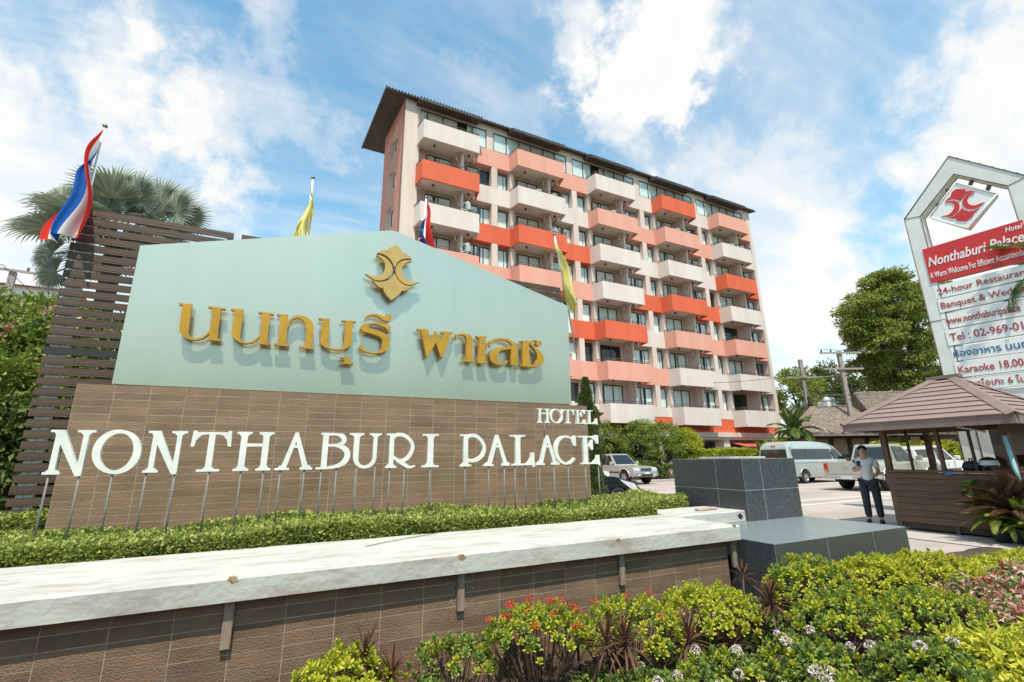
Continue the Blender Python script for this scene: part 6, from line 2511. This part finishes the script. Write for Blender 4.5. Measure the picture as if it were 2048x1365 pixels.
# ------------------------------------------------------------------ red leaved cordyline plants
def blade_mesh(L, W, droop, m, name='leaf', n=6):
    V, Fc = [], []
    for k in range(n + 1):
        f = k / n
        w = W * math.sin(PI * (f * .88 + .10)) ** .8 * .5
        x = L * (f - .12 * droop * f * f)
        z = L * (-.55 * droop * f * f)
        V += [(x, w, z + w * .35), (x, 0, z), (x, -w, z + w * .35)]
    for k in range(n):
        a = 3 * k
        Fc += [(a, a + 1, a + 4, a + 3), (a + 1, a + 2, a + 5, a + 4)]
    return np_mesh(name, V, Fc, m, True)


BLD = [blade_mesh(.23, .017, d, MATS['leaf_red']) for d in (.15, .6, 1.1)]


def cordyline(label, pb, pt_, y, seed, n=24, sc=1.0, stem=True, group='red leaved cordyline plants before the wall', ybase=None):
    base = on_y(*pb, ybase or y)
    top = on_y(*pt_, y)
    rr = random.Random(seed)
    G0 = bed_z(base.x)
    t = thing('cordyline', label, 'plant', (base.x, ybase or y, G0), group=group)
    crown = Vector((top.x - base.x, y - (ybase or y), max(.08, top.z - G0 - .17 * sc)))
    b = MB()
    b.tube([(0, 0, -.05), crown * .5 + Vector((.02, 0, -.01)), crown], [.012, .010, .009], 6)
    b.build('stem', MATS['twig'], t)
    n = int(n * 1.5)
    for k in range(n):
        f = k / n
        el = math.radians(82 - 95 * f + rr.uniform(-10, 10))
        az = k * 2.399 + rr.uniform(-.3, .3)
        s = sc * rr.uniform(.75, 1.1)
        put('leaf', BLD[0 if f < .35 else (1 if f < .7 else 2)], t, crown - Vector((0, 0, .05 * f)), Matrix.Rotation(az, 4, 'Z').to_3x3().to_4x4().to_euler()[:2] + (az,) if False else (0, -el, az), (s, s, s))
    return t


cordyline('red leaved plant with upright leaves behind the lime bush at bottom left', (728, 1362), (733, 1255), 3.60, 1)
cordyline('red leaved plant left of the leggy green bush', (785, 1364), (786, 1292), 3.52, 2)
cordyline('small red leaved plant peeping out behind the tall flowering bush', (1160, 1330), (1140, 1195), 3.75, 3, 18, .8)
cordyline('red leaved plant leaning left on a bare stem, the left of a pair', (1160, 1350), (1210, 1235), 3.18, 4, 26, 1.0, ybase=3.3)
cordyline('red leaved plant leaning on a bare stem, the right of a pair', (1175, 1352), (1247, 1225), 3.12, 5, 30, 1.1, ybase=3.28)
cordyline('brown red plant in front of the bush with two flowers', (1366, 1310), (1372, 1228), 3.12, 6, 30, 1.05)
cordyline('sparse brown plant below the dense yellow green bush', (1465, 1310), (1462, 1240), 3.05, 7, 20, .9)
cordyline('red plant on a leaning stem among the yellow green shrubs', (1500, 1262), (1535, 1158), 3.05, 8, 30, 1.05, ybase=3.15)
cordyline('thin red plant at the corner of wall and granite plinth', (1478, 1180), (1482, 1120), 3.66, 9, 16, .8)


# ------------------------------------------------------------------ ground covers
def cover(name, label, boxes, z, amp, n, L, W, m, seed, cat='ground cover', up=.8, m2=None, f2=.35):
    r = np.random.default_rng(seed)
    Ps = []
    ar = np.array([b_[4] * (b_[5] if len(b_) > 5 else b_[4]) for b_ in boxes], float)
    for b_, w in zip(boxes, ar / ar.sum()):
        k = int(n * w)
        a = r.uniform(0, 2 * PI, k)
        q = np.sqrt(r.uniform(0, 1, k))
        x = b_[0] + b_[4] * q * np.cos(a)
        y = b_[1] + (b_[5] if len(b_) > 5 else b_[4]) * q * np.sin(a)
        lump = amp * (np.sin(x * 5.3 + y * 3.1 + seed) + np.sin(x * 11 - y * 9 + 1) * .5 + np.sin(y * 13.1) * .4)
        zz = np.vectorize(bed_z)(x) + (z + lump) * np.sqrt(np.maximum(0, 1 - q ** 4)) * r.uniform(.55, 1.0, k)
        Ps.append(np.stack([x, y, np.maximum(zz, np.vectorize(bed_z)(x) + .01)], 1))
    P = np.concatenate(Ps)
    D = np.stack([r.normal(0, .8, len(P)), r.normal(-.2, .8, len(P)), r.uniform(.1, up, len(P))], 1)
    V, Fc = leaf_arrays(P, D, L * r.uniform(.6, 1.2, len(P)), W * r.uniform(.7, 1.2, len(P)), .18, .25, seed)
    me = np_mesh(name, V, Fc, m)
    if m2 is not None:
        me.materials.append(m2)
        pick = (r.uniform(0, 1, len(P)) < f2).astype(np.int32)
        me.polygons.foreach_set('material_index', np.concatenate([pick, pick]))
    o = put(name, me)
    return tag(o, label, cat, kind='stuff')


cover('yellow_ground_cover', 'bright yellow green low foliage in the lower right foreground', [(4.7, 1.75, 0, 0, .75, .45), (5.7, 1.55, 0, 0, .9, .5), (6.2, 1.05, 0, 0, .9, .5), (3.9, 1.45, 0, 0, .6, .4)], .17, .04, 9000, .085, .030, MATS['leaf_yellow'], 3, m2=MATS['leaf_lime'], f2=.3)
cover('caladium_bed', 'red pink and cream leaved plants in the right foreground bed', [(6.3, 2.45, 0, 0, .85, .45), (7.3, 2.45, 0, 0, .8, .5), (8.2, 2.4, 0, 0, .7, .5), (6.9, 1.9, 0, 0, .8, .4), (7.9, 1.8, 0, 0, .8, .4)], .19, .045, 9500, .105, .034, MATS['leaf_caladium'], 4, m2=MATS['leaf_caladium_green'], f2=.30)
cover('yellow_strip', 'strip of yellow green foliage along the pale concrete path', [(8.6, 3.1, 0, 0, .75, .40), (9.5, 2.9, 0, 0, .7, .6), (9.6, 1.9, 0, 0, .6, .8), (7.6, 3.15, 0, 0, .7, .3)], .13, .03, 8000, .075, .028, MATS['leaf_yellow'], 5, m2=MATS['leaf_lime'], f2=.35)
cover('low_ground_cover', 'dark green low foliage filling gaps between the foreground bushes', [(2.6, 3.3, 0, 0, .7, .3), (3.9, 3.3, 0, 0, .8, .3), (3.2, 1.5, 0, 0, .9, .5), (5.6, 2.95, 0, 0, 1.2, .5)], .12, .03, 9000, .06, .028, MATS['leaf_green'], 6, m2=MATS['leaf_dark'], f2=.5)


# ------------------------------------------------------------------ trees and large shrubs
def leafy(name, label, center, rad, base_z, m, seed, n_clump=90, per=70, L=.22, W=.11, clump=.5, trunk=.12, group=None, cat='tree', flat=.8, shell=.5, bottom=-.6, limbs=7, ground=None):
    c = Vector(center)
    t = thing(name, label, cat, (c.x, c.y, base_z), group=group)
    off = np.array([c.x, c.y, base_z])
    P, D, C = crown_points(center, rad, n_clump, per, clump, seed, flat, shell, bottom)
    r = np.random.default_rng(seed)
    k = len(P)
    leaves('crown', P - off, D, L * r.uniform(.7, 1.25, k), W * r.uniform(.7, 1.25, k), m, t, seed=seed)
    if trunk:
        mb = MB()
        h = c.z - base_z
        pts = tapered_trunk(mb, (0, 0, 0), (0, 0, h), trunk, trunk * .45, .5, seed=seed)
        rr = random.Random(seed)
        for q in range(limbs):
            e = Vector(C[int(rr.random() * len(C))]) - Vector(off)
            s = pts[rr.randint(2, 5)]
            m_ = s.lerp(e, .5) + Vector((0, 0, .08 * h))
            mb.tube([s, m_, e], [trunk * .4, trunk * .25, trunk * .08], 6)
        mb.build('trunk', MATS['bark'], t)
    return t


def ctr(px, py, y):
    return on_y(px, py, y)


# big rain tree on the right: several overlapping crowns would be one tree, so one crown with big lobes
c = EYEV + ray(1790, 665) * 37
rt = thing('rain_tree', 'big spreading green tree behind the restaurant and the pylon sign', 'tree', (c.x, c.y, 0))
parts_ = []
rr_ = np.random.default_rng(5)
lobes = [((1790, 600), 37, (2.6, 2.4, 1.9)), ((1735, 620), 37, (1.9, 2.0, 1.3)), ((1838, 640), 37.5, (2.4, 2.2, 2.2)), ((1755, 680), 36, (1.8, 2.0, 1.4)), ((1825, 700), 36.5, (2.4, 2.2, 1.8)), ((1790, 745), 37, (2.2, 2.2, 1.5)), ((1870, 720), 38, (2.8, 2.2, 2.4)), ((1725, 655), 36.5, (1.4, 1.6, .9)), ((1800, 785), 37.5, (3.0, 2.2, 1.6)), ((1745, 730), 37, (1.2, 1.4, .9)), ((1770, 565), 37, (1.3, 1.5, .8)), ((1850, 590), 37.5, (1.5, 1.5, 1.1)), ((1900, 780), 38, (3, 2, 2))]
Pl, Dl = [], []
for k, (pp, D_, rd) in enumerate(lobes):
    q = EYEV + ray(*pp) * D_
    P, D, C = crown_points(tuple(q), rd, 58, 80, .55, 50 + k, .55, .35, -.95)
    D[:, 2] -= .35
    Pl.append(P)
    Dl.append(D)
P, D = np.concatenate(Pl), np.concatenate(Dl)
leaves('crown', P - np.array(rt.location), D, .30 * rr_.uniform(.6, 1.2, len(P)), .085, MATS['leaf_tree'], rt, droop=.35, seed=9)
mb = MB()
pts = tapered_trunk(mb, (0, 0, 0), (0, 0, 7.5), .42, .28, .3, seed=3)
for k, (pp, D_, rd) in enumerate(lobes):
    q = EYEV + ray(*pp) * D_ - Vector(rt.location)
    s = pts[3 + k % 4]
    mb.tube([s, s.lerp(q, .5) + Vector((0, 0, .7)), q], [.18, .11, .04], 6)
mb.build('trunk', MATS['bark'], rt)

GT = 'trees in the background right of the hotel'
for k, (px, py, D_, rd, lab, m) in enumerate(((1597, 800, 47, (2.6, 2.4, 2.9), 'bushy tree just right of the hotel behind the first pole', 'leaf_tree'), (1648, 780, 50, (3.0, 2.6, 2.7), 'darker bushy tree between the two utility poles', 'leaf_dark'), (1715, 800, 46, (2.6, 2.4, 2.2), 'small dark tree at the left foot of the big tree', 'leaf_dark'))):
    q = EYEV + ray(px, py) * D_
    leafy('background_tree', lab, tuple(q), rd, 0, MATS[m], 70 + k, 60, 70, .34, .14, .75, .2, GT)

# round clipped bushes in front of the hotel
GR = 'round clipped bushes before the hotel'
for k, (px, py, y, rd, lab, m) in enumerate(((1222, 905, 27.0, (1.55, 1.0, 1.75), 'left round bush directly behind the silver pickup truck', 'leaf_bush'), (1283, 893, 26.3, (1.40, 1.1, 1.75), 'tallest round bush to the right of the silver pickup truck', 'leaf_green'), (1330, 893, 25.7, (1.35, 1.1, 1.70), 'dark round bush, second from the right', 'leaf_green'), (1372, 898, 25.2, (1.0, 1.0, 1.45), 'small yellow green bush at the right end of the round bushes', 'leaf_lime'))):
    q = ctr(px, py, y)
    leafy('round_bush', lab, (q.x, q.y, q.z), rd, 0, MATS[m], 90 + k, 120, 60, .13, .075, .30, .10, GR, 'bush', .9, .72, -.95, 8)
for k, (px, y) in enumerate(((1345, 24.6), (1300, 25.0))):
    q = ctr(px, 955, y)
    leafy('low_shrub', 'low dark shrub at the kerb under the %s' % ('dark round bush' if k == 0 else 'tallest round bush'), (q.x, q.y, .45), (1.1, .6, .55), 0, MATS['leaf_dark'], 120 + k, 50, 50, .13, .06, .25, .04, None, 'bush')
A, B = ctr(1388, 905, 24.5), ctr(1512, 905, 24.5)
box_hedge('boxed_hedge', 'yellow green boxed hedge behind the granite block before the hotel', [(A.x, 24.2, B.x, 25.2)], 0, 1.95, 7000, .16, .08, MATS['leaf_lime'], 8, (A.x, 24.6, 0), rough=.05)
hA, hB = Vector((33.2, 17.0, 0)), Vector((43.5, 11.0, 0))
ht = thing('restaurant_hedge', 'leafy yellow green hedge along the restaurant wall behind the kiosk', 'hedge', hA)
r9 = np.random.default_rng(77)
n9 = 14000
f9 = r9.uniform(0, 1, n9)
base9 = np.array(hA)[None, :] + f9[:, None] * np.array(hB - hA)[None, :]
prp = np.array([dirv.y, -dirv.x, 0])
sd = r9.uniform(0, 1, n9)
top9 = 2.05 + .12 * np.sin(f9 * 40) + .08 * np.sin(f9 * 97)
z9 = np.where(sd < .45, top9 - np.abs(r9.normal(0, .08, n9)), top9 * r9.uniform(0, 1, n9))
dd = np.where(sd < .45, r9.uniform(-.5, .5, n9), .5 + r9.normal(0, .06, n9))
P9 = base9 + prp[None, :] * dd[:, None]
P9[:, 2] = z9
D9 = r9.normal(0, .6, (n9, 3)) + np.array([prp[0] * .5, prp[1] * .5, .5])
leaves('foliage', P9 - np.array(hA), D9, .18 * r9.uniform(.7, 1.2, n9), .09, MATS['leaf_lime'], ht, seed=4)
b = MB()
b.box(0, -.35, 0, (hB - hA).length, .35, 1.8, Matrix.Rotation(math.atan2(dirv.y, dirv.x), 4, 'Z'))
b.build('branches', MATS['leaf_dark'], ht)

# slim cypress behind the sign base
q = on_y(1167, 760, 10.8)
t = thing('cypress_tree', 'slim dark green cypress right of the glass panel', 'tree', (q.x + .05, 10.8, 0))
r = np.random.default_rng(4)
n = 9000
h = q.z
f = r.uniform(0, 1, n) ** .8
a = r.uniform(0, 2 * PI, n)
rad = (.32 * np.minimum(1, (1 - f) * 2.4 + .06)) * (1 + .22 * np.sin(f * 23 + 3 * a) + .15 * np.sin(f * 51 - 2 * a + 1)) * np.sqrt(r.uniform(.2, 1, n))
P = np.stack([rad * np.cos(a), rad * np.sin(a), .25 + (h - .25) * f], 1)
D = np.stack([np.cos(a) * .5, np.sin(a) * .5, np.full(n, 1.0)], 1) + r.normal(0, .3, (n, 3))
leaves('crown', P, D, .12, .03, MATS['leaf_cypress'], t, seed=6)
b = MB()
b.tube([(0, 0, 0), (0, 0, h * .8)], [.05, .02], 6)
b.build('trunk', MATS['bark'], t)
q = on_y(1197, 829, 17)
t = thing('garden_lamp', 'small dark lamp fixed on the hotel side near the word HOTEL', 'lamp', (q.x, 17, 0))
b = MB()
b.tube([(0, 0, 0), (0, 0, q.z - .1)], .035, 8)
b.build('lamp_post', MATS['lamp_dark'], t)
b = MB()
b.lathe([(.05, 0), (.16, .06), (.24, .14), (.24, .16), (0, .19)], 12)
o = b.build('lamp_head', MATS['lamp_dark'], t)
o.location = (0, 0, q.z - .1)

# shrubs and trees at the far left
GLF = 'trees and shrubs at the left edge'
for k, (px, py, y, rd, lab, m, L) in enumerate(((5, 690, 10.5, (.9, 1.1, .65), 'top dark green tree at the left edge below the far pole', 'leaf_bush', .17), (75, 665, 12.5, (.9, 1.0, .55), 'lighter green tree just left of the slat screen', 'leaf_bush', .13), (10, 760, 9.5, (.85, .9, .7), 'green shrub with reddish leaves at the left edge', 'leaf_green', .13), (70, 790, 11.0, (1.0, 1.0, 1.4), 'dark shrub close to the slat screen at mid height', 'leaf_green', .11), (10, 830, 8.8, (.8, .8, .8), 'bright green shrub low at the left edge', 'leaf_bush', .12), (0, 930, 8.2, (.75, .8, .8), 'dark shrub at the bottom of the left edge', 'leaf_dark', .11))):
    q = ctr(px, py, y)
    leafy('left_tree', lab, tuple(q), rd, 0, MATS[m], 150 + k, 80, 75, L, L * .42, .32, .09, GLF, 'tree' if k in (0, 1) else 'shrub')
r = np.random.default_rng(15)
for k, (x, y, z, rd) in enumerate(((-4.2, 9.4, 2.0, (1.3, 1.0, 1.9)), (-2.6, 9.6, 1.9, (1.4, 1.0, 1.8)), (-1.0, 9.8, 1.8, (1.4, 1.0, 1.7)))):
    leafy('screen_shrub', 'dark green shrub behind the slats, ' + ('the left one', 'the middle one', 'the right one')[k], (x, y, z), rd, 0, MATS['leaf_dark' if k else 'leaf_green'], 170 + k, 90, 70, .14, .07, .35, .08, 'shrubs glimpsed through the slat screen', 'shrub')
# reddish young leaves on the shrub
q = ctr(25, 665, 9.4)
P, D, C = crown_points(tuple(q), (.9, .7, .5), 14, 26, .16, 200)
o = leaves('croton_leaves', P, D, .13, .05, MATS['leaf_caladium'], None, seed=3)
tag(o, 'pinkish young leaves of a shrub at the left edge', 'shrub')


# ------------------------------------------------------------------ silver fan palm
def fan_mesh(R, m, seed, n=40):
    r = random.Random(seed)
    V, Fc = [], []
    for k in range(n):
        a = -2.35 + 4.7 * (k + .5) / n
        L = R * (.78 + .22 * math.cos(a * .6)) * r.uniform(.92, 1.05)
        w = .036 * R
        d = Vector((math.cos(a), math.sin(a), 0))
        s = Vector((-d.y, d.x, 0))
        cup = .16 * R
        def P(f, side, drop=0.0):
            return tuple(d * (L * f) + s * side + Vector((0, 0, cup * (f * 1.1 - f * f * .9) + (abs(side) * .5) - drop)))
        i_ = len(V)
        V += [(0, 0, 0), P(.55, w * 1.15), P(.55, -w * 1.15), P(.80, w * .6, .02 * R), P(.80, -w * .6, .02 * R), P(1.0, 0, r.uniform(.04, .16) * R), P(.55, 0, .02)]
        Fc += [(i_, i_ + 6, i_ + 1), (i_, i_ + 2, i_ + 6), (i_ + 6, i_ + 3, i_ + 1), (i_ + 6, i_ + 2, i_ + 4), (i_ + 6, i_ + 4, i_ + 3), (i_ + 3, i_ + 4, i_ + 5)]
    return np_mesh('frond', V, Fc, m)


pc = EYEV + ray(235, 475) * 12.4
t = thing('fan_palm', 'silvery grey fan palm rising behind the slat screen', 'palm tree', (pc.x, pc.y, 0))
FM = [fan_mesh(1.0, MATS['leaf_silver'], s) for s in range(3)]
stalks = MB()
rr = random.Random(21)
for k in range(16):
    f = .25 + .75 * k / 16
    az = k * 2.399 + rr.uniform(-.2, .2)
    el = math.radians(80 - 105 * f + rr.uniform(-8, 8))
    Lp = rr.uniform(.75, 1.1) * (1.0 + .25 * f)
    d = Vector((math.cos(az) * math.cos(el), math.sin(az) * math.cos(el), math.sin(el)))
    tip = Vector((0, 0, pc.z - .15)) + d * Lp
    stalks.tube([Vector((0, 0, pc.z - .3)), tip], [.035, .02], 6)
    # blade axis follows the stalk, face tipped up
    zc_ = (Vector((0, 0, 1)) - d * d.z)
    if zc_.length < .15: zc_ = Vector((math.cos(az + PI), math.sin(az + PI), .2))
    zc_.normalize()
    zc_ = (zc_ + d * .35 + Vector((rr.uniform(-.3, .3), rr.uniform(-.3, .3), 0))).normalized()
    xa = (d - zc_ * d.dot(zc_)).normalized()
    ya = zc_.cross(xa)
    o = put('frond', rr.choice(FM), t)
    s = rr.uniform(.85, 1.12)
    M_ = Matrix(((xa.x, ya.x, zc_.x, tip.x), (xa.y, ya.y, zc_.y, tip.y), (xa.z, ya.z, zc_.z, tip.z), (0, 0, 0, 1))) @ Matrix.Scale(s, 4)
    o.matrix_local = M_
for (px, py, dx, dy, s, D_) in ((280, 402, 0, 1, 1.0, 12.0), (238, 385, -.35, 1, 1.0, 12.2), (322, 408, .3, 1, .95, 12.1), (352, 425, .8, .7, .95, 11.9), (375, 440, 1, .2, .8, 12.0), (128, 400, -1, .45, .85, 12.4), (160, 420, -.8, .6, .9, 12.6),
                             (105, 508, -1, .12, .85, 12.3), (112, 545, -1, -.35, .8, 12.1), (210, 420, -.1, 1, .8, 11.9)):
    tip = EYEV + ray(px, py) * D_ - Vector((pc.x, pc.y, 0))
    xa = (RIGHT * dx + UP * dy + FWD * rr.uniform(-.15, .25)).normalized()
    zc_ = (-FWD + UP * .25 + RIGHT * rr.uniform(-.45, .45)).normalized()
    zc_ = (zc_ - xa * zc_.dot(xa)).normalized()
    ya = zc_.cross(xa)
    o = put('frond', rr.choice(FM), t)
    o.matrix_local = Matrix(((xa.x, ya.x, zc_.x, tip.x), (xa.y, ya.y, zc_.y, tip.y), (xa.z, ya.z, zc_.z, tip.z), (0, 0, 0, 1))) @ Matrix.Scale(s * .86, 4)
    b0 = Vector((0, 0, pc.z - .5))
    stalks.tube([b0, b0.lerp(tip, .5) + Vector((0, 0, .1)), tip], [.035, .025, .018], 6)
stalks.build('leaf_stalk', MATS['leaf_palm'], t)
b = MB()
b.tube([(0, 0, 0), (.05, 0, 3), (0, 0, pc.z)], [.28, .22, .2], 10)
b.build('trunk', MATS['bark'], t)


# ------------------------------------------------------------------ feather palms
def feather_mesh(L, m, seed, n=30, leaf=.42, droop=.7, name='frond', w=.035):
    r = random.Random(seed)
    V, Fc = [], []
    def spine(f):
        return Vector((L * (f - .22 * droop * f ** 2.2), 0, L * (.32 * f - .75 * droop * f ** 2.3)))
    for k in range(n):
        f = .12 + .88 * k / (n - 1)
        p = spine(f)
        tg = (spine(min(1, f + .02)) - spine(f - .02)).normalized()
        ll = leaf * (math.sin(PI * (f * .85 + .12)) ** .6) * r.uniform(.9, 1.1)
        for s in (1, -1):
            d = (tg * .65 + Vector((0, s, 0)) * .8 + Vector((0, 0, .18 - .35 * droop))).normalized()
            u = Vector((0, 0, 1))
            i_ = len(V)
            mid = p + d * ll * .5
            end = p + d * ll + Vector((0, 0, -ll * .28 * droop))
            V += [tuple(p), tuple(mid + tg * w), tuple(end), tuple(mid - tg * w)]
            Fc += [(i_, i_ + 1, i_ + 2), (i_, i_ + 2, i_ + 3)]
    for k in range(12):
        p, q = spine(k / 12), spine((k + 1) / 12)
        i_ = len(V)
        g = .018 * (1 - k / 14)
        V += [tuple(p + Vector((0, g, 0))), tuple(p - Vector((0, g, 0))), tuple(q - Vector((0, g, 0))), tuple(q + Vector((0, g, 0)))]
        Fc += [(i_, i_ + 1, i_ + 2), (i_, i_ + 2, i_ + 3)]
    return np_mesh(name, V, Fc, m)


def feather_palm(name, label, base, h, n, L, m, seed, leaf=.42, el0=75, el1=-15, trunk=.1, group=None, cat='palm tree', lean=(0, 0), azs=None, w=.035, cluster=1, nl=30):
    rr = random.Random(seed)
    t = thing(name, label, cat, base, group=group)
    ms = [feather_mesh(L, m, seed + k, leaf=leaf, droop=d, w=w, n=nl) for k, d in enumerate((.45, .75, 1.0))]
    crown = Vector((lean[0], lean[1], h))
    b = MB()
    if trunk:
        for k in range(cluster):
            o_ = Vector((rr.uniform(-.2, .2), rr.uniform(-.2, .2), 0)) if cluster > 1 else Vector((0, 0, 0))
            b.tube([o_, crown * .5 + Vector((lean[0] * .1, 0, 0)) + o_ * .6, crown], [trunk, trunk * .8, trunk * .7], 8)
        b.build('trunk', MATS['bark'], t)
    for k in range(n):
        f = k / n
        az = azs[k] if azs else k * 2.399 + rr.uniform(-.25, .25)
        el = math.radians(el0 + (el1 - el0) * f + rr.uniform(-8, 8))
        s = rr.uniform(.8, 1.1)
        put('frond', ms[min(2, int(f * 3))], t, crown, (rr.uniform(-.3, .3), -el, az), (s, s, s))
    return t


q = on_y(1585, 850, 19.9)
feather_palm('feather_palm', 'feathery palm at the right corner of the hotel', (q.x, 19.9, 0), 3.0, 16, 1.9, MATS['leaf_palm'], 3, leaf=.5, w=.05)
q = on_y(1613, 860, 20.6)
feather_palm('feather_palm', 'broad leaved palm with arching fronds left of the restaurant', (q.x, 21.3, 0), 2.4, 12, 2.0, MATS['leaf_bush'], 5, leaf=.5, w=.07)
q = on_y(1525, 900, 22.5)
feather_palm('feather_palm', 'small low palm behind the passenger van', (q.x, 22.5, 0), 1.5, 14, 1.3, MATS['leaf_fern'], 7, leaf=.35, w=.04, trunk=.07)
q = on_y(1555, 892, 22.0)
leafy('low_shrub', 'light green shrub behind the van under the palms', (q.x, q.y, 1.5), (1.3, .9, 1.0), 0, MATS['leaf_lime'], 330, 60, 50, .16, .08, .35, .06, None, 'bush')
q = EYEV + ray(2105, 538) * 10.6
feather_palm('coconut_palm', 'palm at the right edge whose fronds hang before the pylon sign', (q.x, q.y, 0), q.z, 9, 1.75, MATS['leaf_palm'], 9, leaf=.50, trunk=.09, azs=[2.75, 2.2, 1.6, .9, .2, -.6, -1.4, -2.3, 2.45], el0=25, el1=-10)

# ------------------------------------------------------------------ pots by the kiosk
def fern(name, label, base, n, L, m, seed, leaf=.12, el=(80, 5), w=.02, cat='potted plant', pot=True):
    t = feather_palm(name, label, base, .26 if pot else .05, n, L, m, seed, leaf=leaf, el0=el[0], el1=el[1], trunk=0, cat=cat, w=w, nl=44)
    if pot:
        b = MB()
        b.lathe([(.0, .0), (.10, 0), (.14, .22), (.155, .225), (.155, .25), (.13, .25), (.12, .21), (0, .20)], 18)
        b.build('pot', MATS['pot'], t)
    return t


p = on_z(2000, 1082, 0.02)
fern('potted_fern', 'yellow green fern in a dark pot at the right foot of the kiosk', (11.22, 4.05, .015), 34, .66, MATS['leaf_fern'], 11, .10, w=.009)
fern('potted_fern', 'dark pot with a green fern half cut by the right edge', (11.05, 3.62, .015), 30, .55, MATS['leaf_fern'], 13, .09, w=.009)
fern('dry_shrub', 'dry brown feathery shrub leaning on the kiosk corner', (11.30, 3.80, .015), 60, 1.05, MATS['leaf_dry'], 15, .20, el=(88, 40), w=.006, cat='shrub')
q = on_x(1935, 960, 11.5)
fern('wall_plant', 'small dark green plant hanging on the kiosk boards', (11.49, q.y, .82), 14, .22, MATS['leaf_green'], 17, .07, el=(60, -40), w=.012, cat='plant', pot=False)

# ------------------------------------------------------------------ distant setting
c = EYEV + ray(85, 585) * 46
t = thing('distant_house', 'distant house with an orange tiled roof and white gable at far left', 'house', (c.x, c.y, 0))
b = MB()
b.box(-2.2, -3, 0, 2.6, 3, c.z - .4)
b.build('wall', MATS['ac_white'], t)
b = MB()
b.prism([(-3.6, c.z - .5), (3.6, c.z - .5), (0, c.z + .5)], -2.6, 3.0, 'x')
b.build('roof', mat('roof_orange', (0.36, 0.12, 0.07), 0.8, 0.15, 3), t)
r = np.random.default_rng(31)
Pl, Dl = [], []
for k in range(120):
    a = r.uniform(-PI, PI)
    R = r.uniform(75, 120)
    x, y = 15 + R * math.cos(a), 12 + R * math.sin(a)
    if -1.2 < math.atan2(y, x) - math.radians(62) < .75 and r.uniform() < .55:
        continue
    hgt = r.uniform(2.5, 5.0)
    P, D, C = crown_points((x, y, hgt), (4.5, 4.5, hgt), 26, 16, 1.6, 400 + k, .8, .6, -1)
    Pl.append(P)
    Dl.append(D)
for k in range(46):  # unseen near row behind the camera, added to darken the sign glass's lower reflection
    x = -62 + 2.7 * k
    hgt = r.uniform(2.5, 4.2)
    P, D, C = crown_points((x, -26 + r.uniform(-3, 3), hgt), (3.6, 3.0, hgt), 40, 16, 1.2, 600 + k, .8, .6, -1)
    Pl.append(P)
    Dl.append(D)
P, D = np.concatenate(Pl), np.concatenate(Dl)
o = leaves('tree_line', P, D, 1.3, .8, MATS['leaf_tree'], None, seed=8)
tag(o, 'distant belt of green trees around the horizon plus an added unseen near row', 'trees', kind='stuff')
